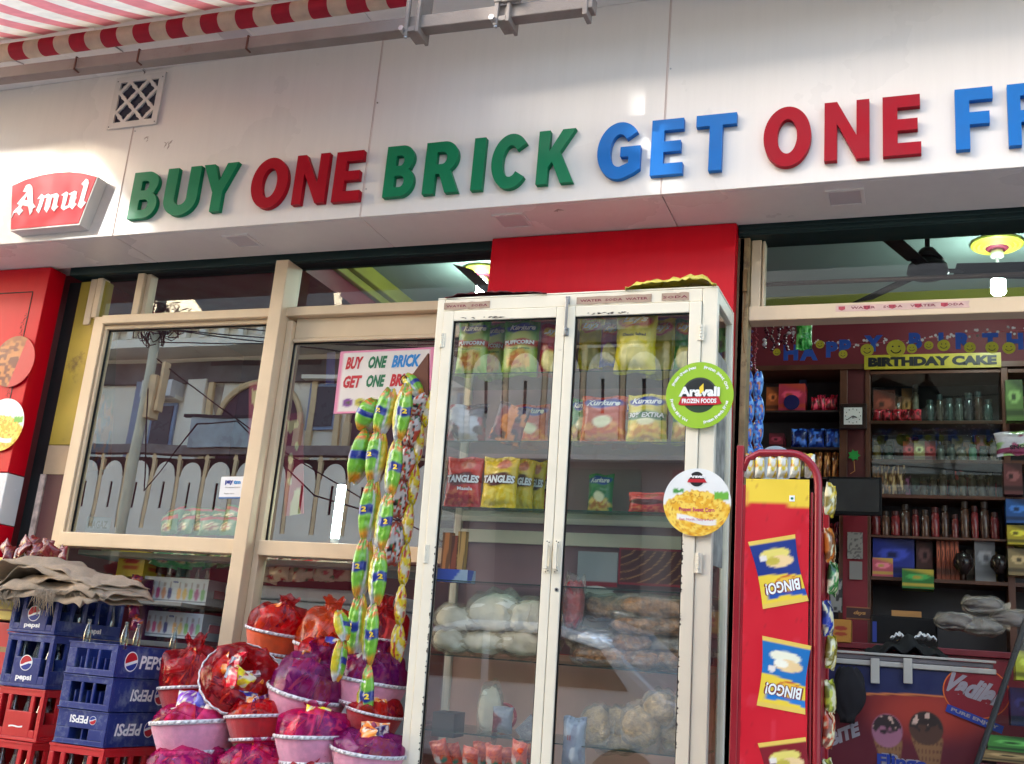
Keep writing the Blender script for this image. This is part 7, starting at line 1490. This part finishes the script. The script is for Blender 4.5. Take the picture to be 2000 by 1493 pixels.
build('side_post', M().box(R0+.0, R1-.014, .004, .03, 0, zt_-.12), REDS, st, bevel=.002)
build('side_sheet', M().box(R1-.004, R1+.002, .025, .30, 0, zt_-.22), REDS, st, bevel=.002); build('rear_post', M().box(R1-.01, R1+.01, .30, .32, 0, zt_-.12), REDS, st, bevel=.002)
for z in np.linspace(.2, zt_-.2, 7): build('shelf', M().box(L0+.02, R1-.01, .03, .30, z, z+.006), REDS, st)
ztp, zyl, zyr = s(1510, 936).z, s(1450, 985).z, s(1578, 993).z
pw_ = (R0-L1)-.016; ppx = (L1+R0)/2+.004; phh = ztp-.02
def d_panel(U, V):
    c = solid(U, (206, 8, 36)); Z = V*phh+.02; f = zyl+(zyr-zyl)*U+.006*np.sin(U*3.1); c = lerp(c, rgb(240, 204, 60), sm(Z, f-.001, f+.001))
    n = vnoise(U, V, 6, 30, 9); c = lerp(c, rgb(220, 60, 80), sm(n, .78, .84)*.35); n2 = vnoise(U, V, 30, 90, 19); c = lerp(c, rgb(150, 20, 30), sm(n2, .86, .9)*.4)
    return c
pn = build('front_panel', sheet(pw_, phh, d_panel, 30, 160, .004), PAPER, st); pn.location = (ppx, .0, .02)
p = s(1547, 974); mk = build('veg_mark', M().box(p.x-.008, p.x+.008, -.0012, -.0002, p.z-.009, p.z+.009), TXI['white'], st); build('dot', M().disc((p.x, p.z), .004, -.002, -.0013, 12), TXI['green'], mk)
def pic(quad, c1, c2, labeltxt, seed, kind):
    """printed picture of a packet, upside down wordmark; quad in picture pixels TL,TR,BR,BL"""
    q = [s(x, y) for x, y in quad]; m = M(); nu, nv = 26, 40; cs = []; U, V = np.meshgrid(np.linspace(0, 1, nu), np.linspace(0, 1, nv))
    c = solid(U, c1); c = lerp(c, rgb(238, 206, 60), 1-sm(V+.08*U-.03*np.sin(U*3), .46, .47)); c = lerp(c, rgb(*c2), (1-sm(np.abs(V-.13-.05*np.sin(U*3)), .045, .05))*sm(U, .1, .2)); c = lerp(c, rgb(232, 196, 90), 1-sm(np.minimum(V, 1-V), .055, .06))
    c = blob(c, U, V, .5, .76, .34, .085, (232, 214, 110) if kind == 0 else (240, 236, 210), .08); c = blob(c, U, V, .58, .64, .32, .085, (240, 206, 150), .08)
    c = blob(c, U, V, .42, .66, .16, .06, (246, 240, 220) if kind == 1 else (200, 180, 70), .1); c = blob(c, U, V, .22, .56 if kind else .72, .09, .05, (235, 225, 215), .1)
    c = blob(c, U, V, .64, .30, .30, .12, (200, 80, 30), .08); c = blob(c, U, V, .64, .30, .26, .10, (238, 190, 60), .08)
    ww = .035*np.cos((V-.5)*2*math.pi)*(1); pinch = 1-.07*np.sin(math.pi*V)
    for j in range(nv):
        for i in range(nu):
            u, v = U[j, i], V[j, i]; u2 = .5+(u-.5)*(1-.10*math.sin(math.pi*v)); T = q[0].lerp(q[1], u2); B = q[3].lerp(q[2], u2); P = B.lerp(T, v); m.v.append((P.x, -.0016, P.z))
    for j in range(nv-1):
        for i in range(nu-1): a = j*nu+i; m.f.append((a, a+1, a+nu+1, a+nu)); m.mi.append(0)
    m.c = c.reshape(-1, 3); o = build('packet_picture', m, PAPER, pn, off=(ppx, 0, .02)); 
    cx = sum(p.x for p in q)/4; T = (q[0]+q[1])/2; B = (q[2]+q[3])/2; wd = (q[1]-q[0]).length; hh = (T-B).length; C_ = B.lerp(T, .27); a = math.atan2((q[2]-q[3]).z, (q[2]-q[3]).x)
    for ik, bo, y, k in (('maroon', .10, -.0024, 1.08), ('white', .03, -.0034, 1)):
        m = M(); text(m, labeltxt, C_.x+.003, C_.z, hh*.17*k, y=y, width=wd*.72*k, bold=bo, ang=math.pi+a, shear=.1); build('print', m, TXI[ik], o, off=(ppx, 0, .02))
pic(((1461, 1059), (1553, 1044), (1580, 1174), (1490, 1190)), (20, 50, 130), (30, 80, 170), 'BINGO!', 1, 0)
pic(((1489, 1242), (1585, 1262), (1573, 1396), (1478, 1378)), (20, 110, 180), (30, 120, 200), 'BINGO!', 2, 1)
pic(((1480, 1452), (1574, 1440), (1600, 1572), (1508, 1586)), (130, 10, 30), (30, 80, 170), 'BINGO!', 3, 0)
dNO = d_foil([(220, 190, 50), (190, 200, 60), (220, 130, 60), (225, 220, 205)], 23, 3, 6)
for k in range(6):
    p0_ = s(1462+k*22.5 if k < 5 else 1582, 934, .02 if k < 5 else .05); loc = SM @ p0_
    packet('snack_packet', 'small yellow and white packet peeping over the stand, %s' % ['first from the left', 'second', 'third', 'fourth', 'fifth', 'last beside the hoop'][k], 'snack packet', .034, .075, .03, dNO, loc, (.05, .05*(-1)**k, .5), [], 500+k, 'packets on top of the red stand', nu=14, nv=18)
for k in range(8):
    p0_ = SM @ Vector((R1+.008, .10+.06*(k % 3), 0)); z = 2.24-.115*k-.02*(k % 2)
    cl_ = [(225, 190, 50), (220, 120, 40), (60, 130, 60), (30, 60, 160), (206, 180, 40), (190, 190, 60), (210, 80, 40), (200, 190, 80)][k]
    packet('snack_packet', 'packet hanging off the side of the red stand, %s' % ['topmost', 'second', 'third by the green clip', 'blue one', 'yellow one above the middle', 'sixth', 'orange one', 'lowest'][k], 'snack packet', .055, .105, .03, d_foil([cl_, tuple(int(v*.6) for v in cl_), (226, 214, 170)], k, 4, 5), (p0_.x+.012, p0_.y, z-.06), (0, .12*(-1)**k, 1.15), [], 520+k, None, nu=14, nv=18)
q = A(1514, 886, 4.2); o = tag(build('round_mirror', M().disc((0, 0), .075, 0, .006, 36), mat('pale_disc', S(190, 200, 206), .15, var=.05), bevel=.001), 'pale round plate peeping above the red stand', 'plate'); o.location = (q.x, 4.2, q.z-.045)
# stickers on the left red pillar
def d_food(U, V):
    return lerp(snack(lerp(solid(U, (170, 100, 40)), rgb(120, 60, 30), vnoise(U, V, 6, 5, 2)), U, V, .4, .4, .5, .45, (190, 120, 60), (110, 50, 30), 9), rgb(190, 20, 30), sm(U-.25*V, .48, .50))
PM = frame_of((0, 4.398, 0), (0, 0, 0))
roundboard('round_sticker', 'brown round food picture board hanging on the left red pillar', 26, 706, 40, -.012, d_food, PM)
roundboard('round_sticker', 'white and yellow round corn board below the brown one on the left pillar', 4, 830, 41, -.012, d_corn, PM)
m = M(); R = random.Random(8)
for y0, y1, n_ in ((612, 660, 14), (750, 786, 12)):
    for k in range(n_): p = A(52-(y0-612)*.21+R.uniform(-3, 3)-(k*1.0 if y0 < 700 else k*.8), y0+(y1-y0)*k/n_, 4.39); m.tube([p, p+Vector((R.uniform(-.012, .012), -.004, -R.uniform(.006, .016)))], .0012, 4)
o = tag(build('twisted_wire', m, mat('dark_wire', S(60, 20, 24), .5)), 'thin twisted wire strands holding the round boards on the red pillar', 'wire'); o['kind'] = 'stuff'

for o in list(bpy.data.objects):
    if '_org' in o: del o['_org']
